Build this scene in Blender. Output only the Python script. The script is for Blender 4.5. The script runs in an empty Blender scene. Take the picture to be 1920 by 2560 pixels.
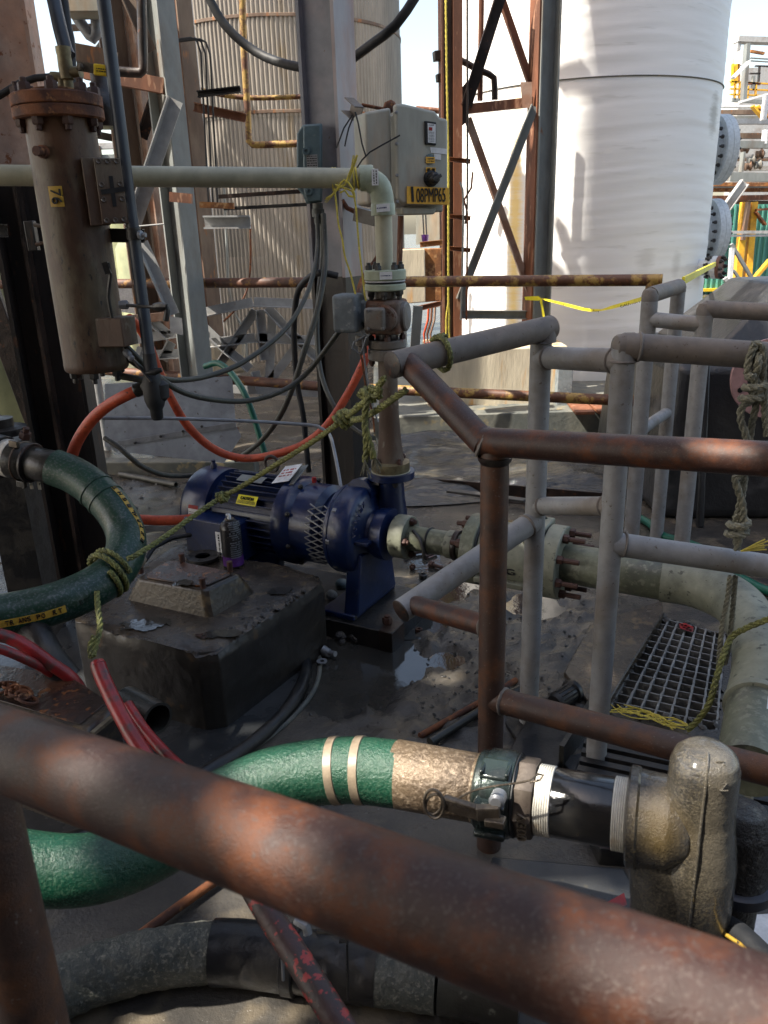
import bpy, bmesh, math, random
from mathutils import Vector, Matrix, noise
random.seed(7)
V = Vector
R = math.radians
sc = bpy.context.scene
# ------------------------------------------------------------------ camera
FX = 1990.0; CX = 960.0; CY = 1280.0; H = 1.30
PITCH = 19.5; ROLL = -1.9
RC = (Matrix.Rotation(R(90 - PITCH), 3, 'X') @ Matrix.Rotation(R(ROLL), 3, 'Z'))
EYE = V((0, 0, H))
cam = bpy.data.cameras.new('camera'); cob = bpy.data.objects.new('camera', cam)
sc.collection.objects.link(cob); sc.camera = cob
cob.matrix_world = Matrix.Translation(EYE) @ RC.to_4x4()
cam.sensor_fit = 'VERTICAL'; cam.sensor_height = 36.0; cam.sensor_width = 27.0
cam.lens = FX / 2560.0 * 36.0
cam.clip_start = 0.02; cam.clip_end = 500
cam.dof.use_dof = True; cam.dof.focus_distance = 2.4; cam.dof.aperture_fstop = 13.0
# ------------------------------------------------------------------ light
SUN_EL = 52.0; SUN_DIR = V((-.95 * math.cos(R(SUN_EL)), -.31 * math.cos(R(SUN_EL)), math.sin(R(SUN_EL)))).normalized()
w = bpy.data.worlds.new('World'); sc.world = w; w.use_nodes = True
nt = w.node_tree; nt.nodes.clear()
wo = nt.nodes.new('ShaderNodeOutputWorld'); bg = nt.nodes.new('ShaderNodeBackground'); sk = nt.nodes.new('ShaderNodeTexSky')
sk.sky_type = 'NISHITA'; sk.sun_disc = False; sk.sun_elevation = R(SUN_EL); sk.sun_rotation = R(252.0)
sk.air_density = 1.0; sk.dust_density = 2.5; sk.ozone_density = 0.4
bg.inputs['Strength'].default_value = 0.15
wb = nt.nodes.new('ShaderNodeVectorMath'); wb.operation = 'MULTIPLY'; wb.inputs[1].default_value = (1.10, 1.0, 0.88)
nt.links.new(sk.outputs[0], wb.inputs[0]); nt.links.new(wb.outputs[0], bg.inputs[0]); nt.links.new(bg.outputs[0], wo.inputs[0])
sl = bpy.data.lights.new('sun', 'SUN'); sl.energy = 5.0; sl.angle = R(0.5); sl.color = (1.0, 0.93, 0.82)
so = bpy.data.objects.new('sun', sl); sc.collection.objects.link(so)
so.rotation_euler = SUN_DIR.to_track_quat('Z', 'Y').to_euler()
sc.view_settings.view_transform = 'Standard'; sc.view_settings.look = 'None'
sc.view_settings.exposure = 1.35; sc.view_settings.gamma = 1.0
sc.view_settings.use_curve_mapping = False
try:
    sc.cycles.max_bounces = 6; sc.cycles.sample_clamp_indirect = 6; sc.cycles.sample_clamp_direct = 0
except Exception: pass
# ------------------------------------------------------------------ places
def ray(x, y): return RC @ V(((x - CX) / FX, -(y - CY) / FX, -1.0))
def P(x, y, d): return EYE + ray(x, y) * d            # point seen at x,y with depth d
def PY(x, y, Y):
    r = ray(x, y); return EYE + r * (Y / r.y)
def PZ(x, y, z=0.0):
    r = ray(x, y); return EYE + r * ((z - H) / r.z)
def proj(p):
    l = RC.transposed() @ (V(p) - EYE); return (CX + FX * l.x / -l.z, CY - FX * l.y / -l.z, -l.z)
def up(p, z): return V((p[0], p[1], z))
# ------------------------------------------------------------------ materials
MATS = {}
GAIN = .72; KEEP = {'ground', 'water', 'tank_white', 'yellow', 'white', 'tape', 'label_orange', 'rope_yellow', 'concrete', 'orange', 'red', 'flange_white', 'teal_wall', 'yellow_paint', 'cream', 'mint', 'box_grey', 'shank', 'tape_white', 'mud', 'rope_green', 'grating', 'column_pink', 'sheet_metal'}
def rgb(c): return (c[0], c[1], c[2], 1.0)
def mat(key, c1, c2=None, c3=None, s1=6.0, t1=0.5, w1=0.08, s3=60.0, t3=0.62, w3=0.04, rough=0.6, rough2=None,
        metal=0.0, bump=0.3, bs=80.0, dist=0.003, coat=0.0, stretch=(1, 1, 1), vor=False, spots=(), spec=0.5, coatr=0.1, mo_=0.2):
    m = bpy.data.materials.new(key); m.use_nodes = True; n = m.node_tree.nodes; L = m.node_tree.links
    b = n['Principled BSDF']; b.inputs['Roughness'].default_value = rough; b.inputs['Metallic'].default_value = metal
    b.inputs['Specular IOR Level'].default_value = spec
    if coat: b.inputs['Coat Weight'].default_value = coat; b.inputs['Coat Roughness'].default_value = coatr
    tc = n.new('ShaderNodeTexCoord'); mp = n.new('ShaderNodeMapping'); mp.inputs['Scale'].default_value = stretch
    L.new(tc.outputs['Object'], mp.inputs[0]); co = mp.outputs[0]
    def nz(s, det=6, ro=0.6):
        t = n.new('ShaderNodeTexNoise'); t.inputs['Scale'].default_value = s; t.inputs['Detail'].default_value = det
        t.inputs['Roughness'].default_value = ro; L.new(co, t.inputs['Vector']); return t.outputs[0]
    def ramp(src, t, wd):
        r = n.new('ShaderNodeMapRange'); r.inputs['From Min'].default_value = t - wd; r.inputs['From Max'].default_value = t + wd
        r.interpolation_type = 'SMOOTHSTEP'; L.new(src, r.inputs[0]); return r.outputs[0]
    def mix(f, a, bb):
        x = n.new('ShaderNodeMix'); x.data_type = 'RGBA'
        L.new(f, x.inputs['Factor'])
        for i, q in ((6, a), (7, bb)):
            if isinstance(q, tuple): x.inputs[i].default_value = q
            else: L.new(q, x.inputs[i])
        return x.outputs[2]
    if key not in KEEP: c1 = tuple(v * GAIN for v in c1); c2 = c2 and tuple(v * GAIN for v in c2); c3 = c3 and tuple(v * GAIN for v in c3)
    c2 = c2 or tuple(v * 0.7 for v in c1)
    f1 = ramp(nz(s1), t1, w1)
    col = mix(f1, rgb(c1), rgb(c2))
    # gentle value mottling
    mo = nz(s1 * 5, 4)
    vv = n.new('ShaderNodeMapRange'); vv.inputs['From Min'].default_value = 0.25; vv.inputs['From Max'].default_value = 0.75
    vv.inputs['To Min'].default_value = 1 - mo_; vv.inputs['To Max'].default_value = 1 + mo_; L.new(mo, vv.inputs[0])
    mm = n.new('ShaderNodeVectorMath'); mm.operation = 'SCALE'; L.new(col, mm.inputs[0]); L.new(vv.outputs[0], mm.inputs['Scale'])
    col = mm.outputs[0]
    if c3 is not None:
        f3 = ramp(nz(s3, 3), t3, w3); col = mix(f3, col, rgb(c3))
    for (pt, rad, cc, st) in spots:       # stains with a place of their own
        g = n.new('ShaderNodeNewGeometry'); vs = n.new('ShaderNodeVectorMath'); vs.operation = 'SUBTRACT'
        L.new(g.outputs['Position'], vs.inputs[0]); vs.inputs[1].default_value = pt
        vd = n.new('ShaderNodeVectorMath'); vd.operation = 'DIVIDE'; L.new(vs.outputs[0], vd.inputs[0]); vd.inputs[1].default_value = rad
        ln = n.new('ShaderNodeVectorMath'); ln.operation = 'LENGTH'; L.new(vd.outputs[0], ln.inputs[0])
        ad = n.new('ShaderNodeMath'); ad.operation = 'ADD'; L.new(ln.outputs['Value'], ad.inputs[0])
        ns = n.new('ShaderNodeMath'); ns.operation = 'MULTIPLY'; ns.inputs[1].default_value = 1.1; L.new(nz(9, 4), ns.inputs[0]); L.new(ns.outputs[0], ad.inputs[1])
        rr = n.new('ShaderNodeMapRange'); rr.inputs['From Min'].default_value = 0.9; rr.inputs['From Max'].default_value = 1.6
        rr.inputs['To Min'].default_value = st; rr.inputs['To Max'].default_value = 0; L.new(ad.outputs[0], rr.inputs[0])
        col = mix(rr.outputs[0], col, rgb(cc))
    L.new(col, b.inputs['Base Color'])
    if rough2 is not None:
        rm = n.new('ShaderNodeMapRange'); rm.inputs['To Min'].default_value = rough; rm.inputs['To Max'].default_value = rough2
        L.new(f1, rm.inputs[0]); L.new(rm.outputs[0], b.inputs['Roughness'])
    if bump:
        bp = n.new('ShaderNodeBump'); bp.inputs['Strength'].default_value = bump; bp.inputs['Distance'].default_value = dist
        if vor:
            vt = n.new('ShaderNodeTexVoronoi'); vt.inputs['Scale'].default_value = bs; L.new(co, vt.inputs['Vector']); hs = vt.outputs[0]
        else: hs = nz(bs, 5, 0.65)
        L.new(hs, bp.inputs['Height']); L.new(bp.outputs[0], b.inputs['Normal'])
    MATS[key] = m; return m
# ------------------------------------------------------------------ mesh builder
def spline(pts, step=0.02):
    pts = [V(p) for p in pts]
    if len(pts) < 3:
        return pts
    out = []; ex = [pts[0] * 2 - pts[1]] + pts + [pts[-1] * 2 - pts[-2]]
    for i in range(1, len(ex) - 2):
        a, b, c, d = ex[i - 1:i + 3]; k = max(1, int((c - b).length / step))
        for j in range(k):
            t = j / k; out.append(0.5 * ((2 * b) + (c - a) * t + (2 * a - 5 * b + 4 * c - d) * t * t + (3 * b - a - 3 * c + d) * t ** 3))
    out.append(pts[-1]); return out
def frames(pts):
    n = len(pts); T = []
    for i in range(n):
        t = pts[min(i + 1, n - 1)] - pts[max(i - 1, 0)]; T.append(t.normalized() if t.length > 1e-9 else V((0, 0, 1)))
    u = T[0].orthogonal().normalized(); U = [u]
    for i in range(1, n):
        u = U[-1] - T[i] * U[-1].dot(T[i]); u = u.normalized() if u.length > 1e-6 else T[i].orthogonal().normalized(); U.append(u)
    return T, U, [T[i].cross(U[i]) for i in range(n)]
class MB:
    def __init__(s): s.v = []; s.f = []
    def tube(s, pts, r, n=14, caps=True):
        pts = [V(p) for p in pts]; m = len(pts); rs = r if isinstance(r, (list, tuple)) else [r] * m
        T, U, B = frames(pts); o = len(s.v)
        for i in range(m):
            for k in range(n):
                a = 2 * math.pi * k / n; s.v.append(pts[i] + (U[i] * math.cos(a) + B[i] * math.sin(a)) * rs[i])
        for i in range(m - 1):
            for k in range(n):
                a = o + i * n + k; b = o + i * n + (k + 1) % n; s.f.append((a, b, b + n, a + n))
        if caps:
            s.f.append(tuple(o + k for k in reversed(range(n)))); s.f.append(tuple(o + (m - 1) * n + k for k in range(n)))
        return s
    def sp(s, pts, r, n=14, step=0.02): return s.tube(spline(pts, step), r, n)
    def lathe(s, p0, ax, prof, n=24, flat=False):
        """prof: [(radius, distance along axis)...]"""
        p0 = V(p0); ax = V(ax).normalized(); u = ax.orthogonal().normalized(); b = ax.cross(u); o = len(s.v); m = len(prof)
        for (r, t) in prof:
            for k in range(n):
                a = 2 * math.pi * (k + 0.5 * flat) / n; s.v.append(p0 + ax * t + (u * math.cos(a) + b * math.sin(a)) * max(r, 1e-5))
        for i in range(m - 1):
            for k in range(n):
                a = o + i * n + k; c = o + i * n + (k + 1) % n; s.f.append((a, c, c + n, a + n))
        if prof[0][0] > 1e-4: s.f.append(tuple(o + k for k in reversed(range(n))))
        if prof[-1][0] > 1e-4: s.f.append(tuple(o + (m - 1) * n + k for k in range(n)))
        return s
    def cyl(s, p0, p1, r, n=20): 
        p0 = V(p0); p1 = V(p1); return s.lathe(p0, p1 - p0, [(r, 0), (r, (p1 - p0).length)], n)
    def box(s, c, size, X=(1, 0, 0), Z=(0, 0, 1)):
        X = V(X).normalized(); Z = V(Z); Y = Z.cross(X).normalized(); Z = X.cross(Y).normalized(); c = V(c); o = len(s.v)
        for k in (-1, 1):
            for j in (-1, 1):
                for i in (-1, 1): s.v.append(c + X * i * size[0] / 2 + Y * j * size[1] / 2 + Z * k * size[2] / 2)
        for f in ((0, 2, 3, 1), (4, 5, 7, 6), (0, 1, 5, 4), (2, 6, 7, 3), (0, 4, 6, 2), (1, 3, 7, 5)): s.f.append(tuple(o + q for q in f))
        return s
    def prism(s, bot, top):
        n = len(bot); o = len(s.v); s.v += [V(p) for p in bot] + [V(p) for p in top]
        s.f.append(tuple(o + k for k in reversed(range(n)))); s.f.append(tuple(o + n + k for k in range(n)))
        for k in range(n): s.f.append((o + k, o + (k + 1) % n, o + n + (k + 1) % n, o + n + k))
        return s
    def beam(s, p0, p1, prof, X=(1, 0, 0)):
        """sweep a 2D outline [(a,b)..] from p0 to p1; a runs along X, b across"""
        p0 = V(p0); p1 = V(p1); t = (p1 - p0).normalized(); X = V(X); X = (X - t * X.dot(t)).normalized(); Y = t.cross(X)
        return s.prism([p0 + X * a + Y * b for a, b in prof], [p1 + X * a + Y * b for a, b in prof])
    def quad(s, a, b, c, d):
        o = len(s.v); s.v += [V(a), V(b), V(c), V(d)]; s.f.append((o, o + 1, o + 2, o + 3)); return s
    def mesh(s, name, centre):
        me = bpy.data.meshes.new(name); me.from_pydata([tuple(p - centre) for p in s.v], [], s.f); me.update(); return me
def hprof(d, w, tf=0.012, tw=0.008):     # H section: depth d along X, flange width w
    a = d / 2; b = w / 2; c = tw / 2
    return [(-a, -b), (-a + tf, -b), (-a + tf, -c), (a - tf, -c), (a - tf, -b), (a, -b), (a, b), (a - tf, b), (a - tf, c), (-a + tf, c), (-a + tf, b), (-a, b)]
def lprof(a, b, t=0.006): return [(0, 0), (a, 0), (a, t), (t, t), (t, b), (0, b)]
def rprof(a, b): return [(-a / 2, -b / 2), (a / 2, -b / 2), (a / 2, b / 2), (-a / 2, b / 2)]
def cprof(d, w, t=0.006):
    a = d / 2; return [(-a, 0), (a, 0), (a, w), (a - t, w), (a - t, t), (-a + t, t), (-a + t, w), (-a, w)]
# ------------------------------------------------------------------ objects
W = {}
def link(o, parent, M):
    sc.collection.objects.link(o); W[o.name] = M
    if parent is not None:
        o.parent = parent; o.matrix_local = W[parent.name].inverted() @ M
    else: o.matrix_world = M
    return o
def tag(o, label, cat, group=None):
    o['label'] = label; o['category'] = cat
    if group: o['group'] = group
    return o
def thing(name, label, cat, loc, group=None):
    o = bpy.data.objects.new(name, None); o.empty_display_size = 0.05
    link(o, None, Matrix.Translation(V(loc))); return tag(o, label, cat, group)
def part(name, mb, m, parent, label=None, bevel=0, ang=38, kind=None, seg=2):
    lo = V((min(p.x for p in mb.v), min(p.y for p in mb.v), min(p.z for p in mb.v))); hi = V((max(p.x for p in mb.v), max(p.y for p in mb.v), max(p.z for p in mb.v)))
    c = (lo + hi) / 2; me = mb.mesh(name, c)
    me.polygons.foreach_set('use_smooth', [True] * len(me.polygons)); me.set_sharp_from_angle(angle=R(ang))
    me.materials.append(MATS[m] if isinstance(m, str) else m)
    o = bpy.data.objects.new(name, me); link(o, parent, Matrix.Translation(c))
    if bevel:
        b = o.modifiers.new('bevel', 'BEVEL'); b.width = bevel; b.segments = seg; b.limit_method = 'ANGLE'; b.angle_limit = R(40)
    if label: o['label'] = label
    if kind: o['kind'] = kind
    return o
def solo(name, mb, m, label, cat, group=None, **k): return tag(part(name, mb, m, None, **k), label, cat, group)
def struct(name, mb, m, **k):
    o = part(name, mb, m, None, **k); o['kind'] = 'structure'; return o
SH = {}
def shared(key, mb, m):
    k = (key, m)
    if k not in SH:
        me = mb.mesh(key, V((0, 0, 0))); me.polygons.foreach_set('use_smooth', [True] * len(me.polygons)); me.set_sharp_from_angle(angle=R(35))
        me.materials.append(MATS[m]); SH[k] = me
    return SH[k]
def place(name, me, parent, p, d=(0, 0, 1), s=1.0, roll=0.0):
    o = bpy.data.objects.new(name, me); q = V(d).to_track_quat('Z', 'X')
    return link(o, parent, Matrix.Translation(V(p)) @ q.to_matrix().to_4x4() @ Matrix.Rotation(roll, 4, 'Z') @ Matrix.Scale(s, 4))
def boltmesh(m, stud=0.0):   # unit bolt: head radius 1, head height 1.2, along +Z
    mb = MB().lathe((0, 0, 0), (0, 0, 1), [(1, 0), (1, 1.0), (0.85, 1.2)], 6)
    mb.lathe((0, 0, 0), (0, 0, 1), [(0.55, 1.2), (0.55, 1.5 + stud), (0.4, 1.6 + stud)], 8)
    return shared('bolt%g' % stud, mb, m)
def bolt(parent, p, d, s, m='bolt_rust', stud=0.0, name='bolt'): return place(name, boltmesh(m, stud), parent, p, d, s, random.random())
def ringbolts(parent, c, ax, r, n, s, m='bolt_rust', stud=0.0, ph=0.2):
    ax = V(ax).normalized(); u = ax.orthogonal().normalized(); b = ax.cross(u)
    for k in range(n):
        a = 2 * math.pi * k / n + ph; bolt(parent, V(c) + (u * math.cos(a) + b * math.sin(a)) * r, ax, s, m, stud)
def rope(mb, pts, r, step=None):
    pts = spline(pts, step or r * 0.8)
    T, U, B = frames(pts); L = 0; ph = []
    for i in range(len(pts)):
        if i: L += (pts[i] - pts[i - 1]).length
        ph.append(L / (r * 6.5) * 2 * math.pi)
    for k in range(3):
        q = []
        for i in range(len(pts)):
            a = ph[i] + k * 2 * math.pi / 3; q.append(pts[i] + (U[i] * math.cos(a) + B[i] * math.sin(a)) * r * 0.52)
        mb.tube(q, r * 0.56, 6)
    return mb
def wrap(c, ax, r, turns, pitch, n=16, ph=0.0):   # helix points round an axis
    ax = V(ax).normalized(); u = ax.orthogonal().normalized(); b = ax.cross(u); out = []
    for i in range(int(turns * n) + 1):
        a = 2 * math.pi * i / n + ph; out.append(V(c) + ax * (pitch * (i / n - turns / 2)) + (u * math.cos(a) + b * math.sin(a)) * r)
    return out
def text(s, p, X, Y, h, m, parent, name='lettering', width=None, bold=0.0, centre=True):
    cu = bpy.data.curves.new('t', 'FONT'); cu.body = s; cu.size = 1; cu.offset = bold; cu.extrude = 0.002
    cu.align_x = 'CENTER' if centre else 'LEFT'; cu.align_y = 'CENTER' if centre else 'BOTTOM'
    to = bpy.data.objects.new('t', cu); sc.collection.objects.link(to)
    dg = bpy.context.evaluated_depsgraph_get(); me = bpy.data.meshes.new_from_object(to.evaluated_get(dg))
    bpy.data.objects.remove(to)
    me.materials.clear(); me.materials.append(MATS[m])
    xs = [v.co.x for v in me.vertices]; 
    sx = h * 1.35 if width is None or not xs else width / (max(xs) - min(xs))
    X = V(X).normalized(); Y = V(Y); Y = (Y - X * Y.dot(X)).normalized(); Z = X.cross(Y)
    M = Matrix(((X.x, Y.x, Z.x, p[0]), (X.y, Y.y, Z.y, p[1]), (X.z, Y.z, Z.z, p[2]), (0, 0, 0, 1))) @ Matrix.Diagonal((sx, h * 1.35, 1.0, 1.0))
    me.transform(M.to_3x3().to_4x4()); me.name = name
    o = bpy.data.objects.new(name, me); return link(o, parent, Matrix.Translation(V(p)))

def strokes(c, X, Y, w, h, rows, m, parent, seed=0):      # print too small to read: broken lines of tiny dashes
    X = V(X).normalized(); Y = V(Y); Y = (Y - X * Y.dot(X)).normalized(); rn = random.Random(rows * 7 + seed); mb = MB(); c = V(c)
    rh = h / rows
    for r in range(rows):
        x = -w / 2; y = h / 2 - rh * (r + .5)
        while x < w / 2:
            ww = min(rn.uniform(.3, 1.3) * rh * .8, w / 2 - x); hh = rh * rn.uniform(.35, .55)
            mb.box(c + X * (x + ww / 2) + Y * y, (ww, hh, .0006), X, X.cross(Y)); x += ww + rh * rn.uniform(.12, .4)
    return part('print', mb, m, parent)
# ================================================================== MATERIALS
mat('ground', (.082, .073, .060), (.040, .038, .036), (.13, .108, .078), s1=2.2, t1=.5, w1=.14, s3=7, t3=.60, w3=.10, rough=.32, rough2=.12, bump=.6, bs=90, dist=.005, spec=.45)
mat('water', (.045, .042, .036), (.03, .03, .028), rough=.02, bump=.10, bs=14, dist=.01, s1=2, spec=.8)
mat('gravel', (.12, .115, .105), (.06, .058, .055), s1=3, rough=.8, bump=.8, bs=60)
mat('mud', (.045, .043, .042), (.02, .02, .021), (.085, .075, .06), s1=9, s3=60, t3=.58, rough=.28, rough2=.08, bump=.9, bs=70, dist=.008)
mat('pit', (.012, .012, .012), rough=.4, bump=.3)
mat('pad', (.060, .062, .064), (.040, .043, .046), (.09, .085, .07), s1=3, s3=30, t3=.70, rough=.38, rough2=.2, bump=.35, bs=60)
mat('sheeting', (.06, .058, .050), (.022, .022, .023), (.14, .12, .08), s1=3, s3=6, t3=.58, w3=.08, rough=.10, rough2=.05, bump=.6, bs=7, dist=.03, stretch=(1, 4, 1), spec=.8)
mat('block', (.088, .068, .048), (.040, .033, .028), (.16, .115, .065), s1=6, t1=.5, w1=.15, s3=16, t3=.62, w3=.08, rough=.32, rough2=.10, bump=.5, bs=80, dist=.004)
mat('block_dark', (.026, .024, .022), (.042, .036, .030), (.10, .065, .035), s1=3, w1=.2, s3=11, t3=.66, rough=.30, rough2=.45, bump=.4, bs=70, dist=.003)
mat('rustplate', (.10, .042, .022), (.045, .028, .022), (.24, .09, .03), s1=7, s3=26, t3=.62, rough=.3, rough2=.15, bump=.6, bs=60, dist=.004)
mat('rail_rust', (.050, .022, .017), (.16, .050, .016), (.105, .075, .065), s1=22, t1=.56, w1=.12, s3=420, t3=.62, w3=.10, rough=.36, rough2=.55, spec=.38, bump=.55, bs=750, dist=.0012)
mat('rail_brown', (.075, .042, .032), (.16, .065, .028), (.20, .17, .15), s1=14, t1=.56, w1=.12, s3=170, t3=.68, w3=.03, rough=.42, rough2=.6, bump=.6, bs=360, dist=.0013)
mat('rail_grey', (.35, .355, .36), (.25, .22, .19), (.13, .10, .08), s1=5, t1=.57, w1=.1, s3=110, t3=.69, w3=.04, rough=.5, rough2=.65, bump=.4, bs=220, dist=.0012)
mat('rail_dust', (.26, .215, .175), (.21, .19, .175), (.10, .07, .05), s1=7, t1=.5, w1=.15, s3=90, t3=.68, rough=.65, bump=.35, bs=200, dist=.001)
mat('rail_yellow', (.44, .28, .07), (.12, .045, .02), (.20, .07, .025), s1=13, t1=.49, w1=.06, s3=45, t3=.60, w3=.04, rough=.55, bump=.55, bs=120, dist=.002)
mat('rail_red', (.16, .062, .032), (.08, .035, .024), (.34, .17, .04), s1=8, t1=.5, w1=.1, s3=16, t3=.60, w3=.05, rough=.6, bump=.5, bs=120, dist=.002)
mat('rust', (.27, .088, .026), (.10, .036, .020), (.40, .17, .06), s1=9, s3=40, t3=.63, w3=.06, rough=.75, bump=.7, bs=110, dist=.003)
mat('rust_orange', (.46, .19, .055), (.22, .085, .03), (.60, .33, .14), s1=8, s3=26, t3=.6, w3=.08, rough=.75, bump=.5, bs=110, dist=.002)
mat('rust_dark', (.050, .028, .020), (.022, .016, .014), (.15, .055, .022), s1=6, s3=30, t3=.66, rough=.5, rough2=.3, bump=.5, bs=90, dist=.003)
mat('bolt_rust', (.11, .042, .025), (.055, .024, .017), rough=.6, s1=60, bump=.5, bs=300, dist=.001)
mat('bolt_dark', (.022, .022, .024), (.05, .045, .04), rough=.4, s1=60, bump=.2)
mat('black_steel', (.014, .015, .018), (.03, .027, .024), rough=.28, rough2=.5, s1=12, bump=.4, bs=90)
mat('column_pink', (.58, .31, .20), (.50, .36, .29), (.30, .11, .05), s1=4, t1=.5, w1=.2, s3=35, t3=.64, rough=.65, bump=.45, bs=90, dist=.003)
mat('column_grey', (.30, .31, .35), (.40, .36, .38), (.20, .14, .10), s1=3, t1=.56, w1=.1, s3=30, t3=.72, rough=.5, bump=.3, bs=120, dist=.001)
mat('column_flange', (.50, .46, .47), (.52, .32, .26), s1=2.2, t1=.54, w1=.07, stretch=(1, 1, .4), rough=.5, bump=.25, bs=120, dist=.001)
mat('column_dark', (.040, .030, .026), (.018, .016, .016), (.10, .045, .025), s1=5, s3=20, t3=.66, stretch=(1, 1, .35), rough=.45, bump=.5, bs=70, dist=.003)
mat('steel_grey', (.27, .29, .28), (.20, .17, .14), (.30, .13, .06), s1=3.5, t1=.6, w1=.1, s3=30, t3=.72, stretch=(1, 1, .4), rough=.5, bump=.25, bs=120, dist=.001)
mat('steel_tan', (.24, .17, .12), (.15, .095, .065), (.36, .15, .055), s1=4, s3=14, t3=.62, stretch=(1, 1, .3), rough=.65, bump=.35, bs=120, dist=.001)
mat('steel_pale', (.50, .50, .49), (.38, .34, .31), (.42, .24, .13), s1=4, t1=.6, s3=24, t3=.72, rough=.5, bump=.25, bs=120, dist=.001)
mat('steel_rust', (.28, .105, .05), (.16, .065, .035), (.42, .22, .13), s1=4, s3=20, t3=.62, stretch=(1, 1, .3), rough=.7, bump=.45, bs=100, dist=.002)
mat('brace_pink', (.48, .33, .25), (.36, .19, .12), s1=5, rough=.65, bump=.3, bs=100)
mat('vessel', (.15, .11, .062), (.085, .040, .020), (.030, .022, .017), s1=11, t1=.47, w1=.08, stretch=(1, 1, .45), s3=90, t3=.65, w3=.04, rough=.5, bump=.5, bs=120, dist=.002, spots=((tuple(PY(165, 330, 2.22)), (.14, .14, .10), (.10, .038, .014), .7),))
mat('conduit', (.060, .078, .108), (.045, .052, .066), (.35, .33, .30), s1=5, s3=70, t3=.75, stretch=(1, 1, .5), rough=.42, bump=.15)
mat('cream', (.45, .43, .31), (.38, .37, .27), (.16, .15, .11), s1=4, t1=.55, w1=.15, s3=90, t3=.745, w3=.03, rough=.42, bump=.12, bs=120)
mat('mint', (.40, .44, .32), (.33, .37, .27), s1=8, rough=.45, bump=.15)
mat('box_grey', (.36, .36, .31), (.38, .29, .20), (.42, .20, .08), s1=3.5, t1=.60, w1=.1, s3=8, t3=.72, w3=.06, stretch=(1, 1, .3), rough=.5, bump=.2, bs=60)
mat('box_blue', (.15, .225, .245), (.115, .175, .19), (.22, .26, .27), s1=6, s3=60, t3=.68, rough=.5, bump=.2)
mat('box_pale', (.26, .30, .32), (.17, .20, .22), (.32, .34, .34), s1=9, s3=40, t3=.6, rough=.6, bump=.5, bs=80)
mat('valve_rust', (.24, .105, .055), (.20, .15, .12), (.12, .05, .03), s1=9, s3=50, t3=.6, rough=.75, bump=.7, bs=110, dist=.003)
mat('valve_grey', (.30, .29, .27), (.20, .17, .14), (.20, .08, .04), s1=8, s3=30, t3=.66, rough=.65, bump=.5, bs=90)
mat('pipe_brown', (.21, .165, .12), (.12, .07, .045), (.26, .22, .17), s1=6, s3=40, t3=.64, stretch=(1, 1, .5), rough=.6, bump=.4, bs=110)
mat('blue', (.006, .024, .105), (.005, .014, .060), (.075, .09, .12), s1=7, t1=.55, w1=.15, s3=30, t3=.68, w3=.08, rough=.3, rough2=.42, bump=.35, bs=90, dist=.002, coat=.3, coatr=.2)
mat('frp', (.20, .215, .145), (.12, .128, .095), (.27, .28, .20), s1=9, t1=.52, w1=.12, s3=60, t3=.58, w3=.08, rough=.5, rough2=.35, bump=.3, bs=90, dist=.002)
mat('frp_light', (.31, .32, .24), (.19, .20, .15), (.09, .095, .07), s1=7, t1=.55, w1=.12, s3=50, t3=.64, rough=.5, bump=.3, bs=90)
mat('hose_green', (.006, .042, .024), (.010, .070, .040), (.10, .13, .12), s1=5, t1=.5, w1=.2, s3=150, t3=.58, w3=.12, rough=.3, rough2=.42, bump=.35, bs=90, dist=.003)
mat('hose_green_wet', (.005, .055, .030), (.014, .085, .048), (.055, .13, .08), s1=6, t1=.5, w1=.2, s3=200, t3=.58, w3=.14, rough=.18, rough2=.3, bump=.8, bs=170, dist=.0035)
mat('hose_mud', (.115, .118, .10), (.06, .068, .06), (.19, .185, .155), s1=14, t1=.5, w1=.12, s3=150, t3=.58, w3=.06, rough=.55, bump=1.0, bs=90, dist=.006)
mat('band', (.34, .27, .19), (.24, .18, .12), rough=.4, s1=20, bump=.2)
mat('shank', (.15, .108, .068), (.09, .064, .042), (.24, .185, .13), s1=7, s3=150, t3=.58, w3=.10, rough=.25, rough2=.35, bump=.85, bs=120, dist=.004, metal=.3)
mat('shank_dark', (.05, .05, .042), (.03, .028, .024), (.12, .12, .10), s1=9, s3=50, t3=.68, rough=.3, bump=.4)
mat('cam', (.035, .055, .05), (.018, .026, .026), (.20, .22, .18), s1=10, s3=60, t3=.70, rough=.2, rough2=.35, bump=.45, bs=90, metal=.3, coat=.4)
mat('lever', (.24, .20, .155), (.15, .12, .09), rough=.35, metal=.5, s1=30, bump=.5, bs=120)
mat('hexfit', (.17, .14, .115), (.11, .085, .07), rough=.4, metal=.3, s1=12, bump=.4)
mat('nipple', (.012, .013, .015), (.024, .023, .022), (.06, .05, .04), s1=9, s3=70, t3=.70, rough=.10, rough2=.22, bump=.35, bs=60, dist=.002, coat=.5)
mat('tape_white', (.58, .56, .50), (.42, .34, .24), (.05, .05, .04), s1=12, t1=.6, s3=60, t3=.69, w3=.02, rough=.45, bump=.3)
mat('fitting', (.050, .042, .028), (.036, .037, .040), (.115, .098, .068), s1=7, t1=.5, w1=.2, s3=230, t3=.56, w3=.14, rough=.16, rough2=.30, bump=.8, bs=320, dist=.0028, coat=.7, spots=((tuple(P(1820, 1980, 1.13)), (.05, .2, .22), (.17, .15, .115), .5), (tuple(P(1640, 2060, 1.17)), (.05, .1, .06), (.075, .05, .015), .7)))
mat('fitting_dark', (.045, .046, .046), (.025, .025, .028), (.13, .125, .11), s1=9, s3=85, t3=.62, rough=.28, bump=1.0, bs=110, dist=.006)
mat('clamp_blue', (.05, .065, .115), (.03, .035, .05), rough=.4, s1=8, bump=.3)
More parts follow.
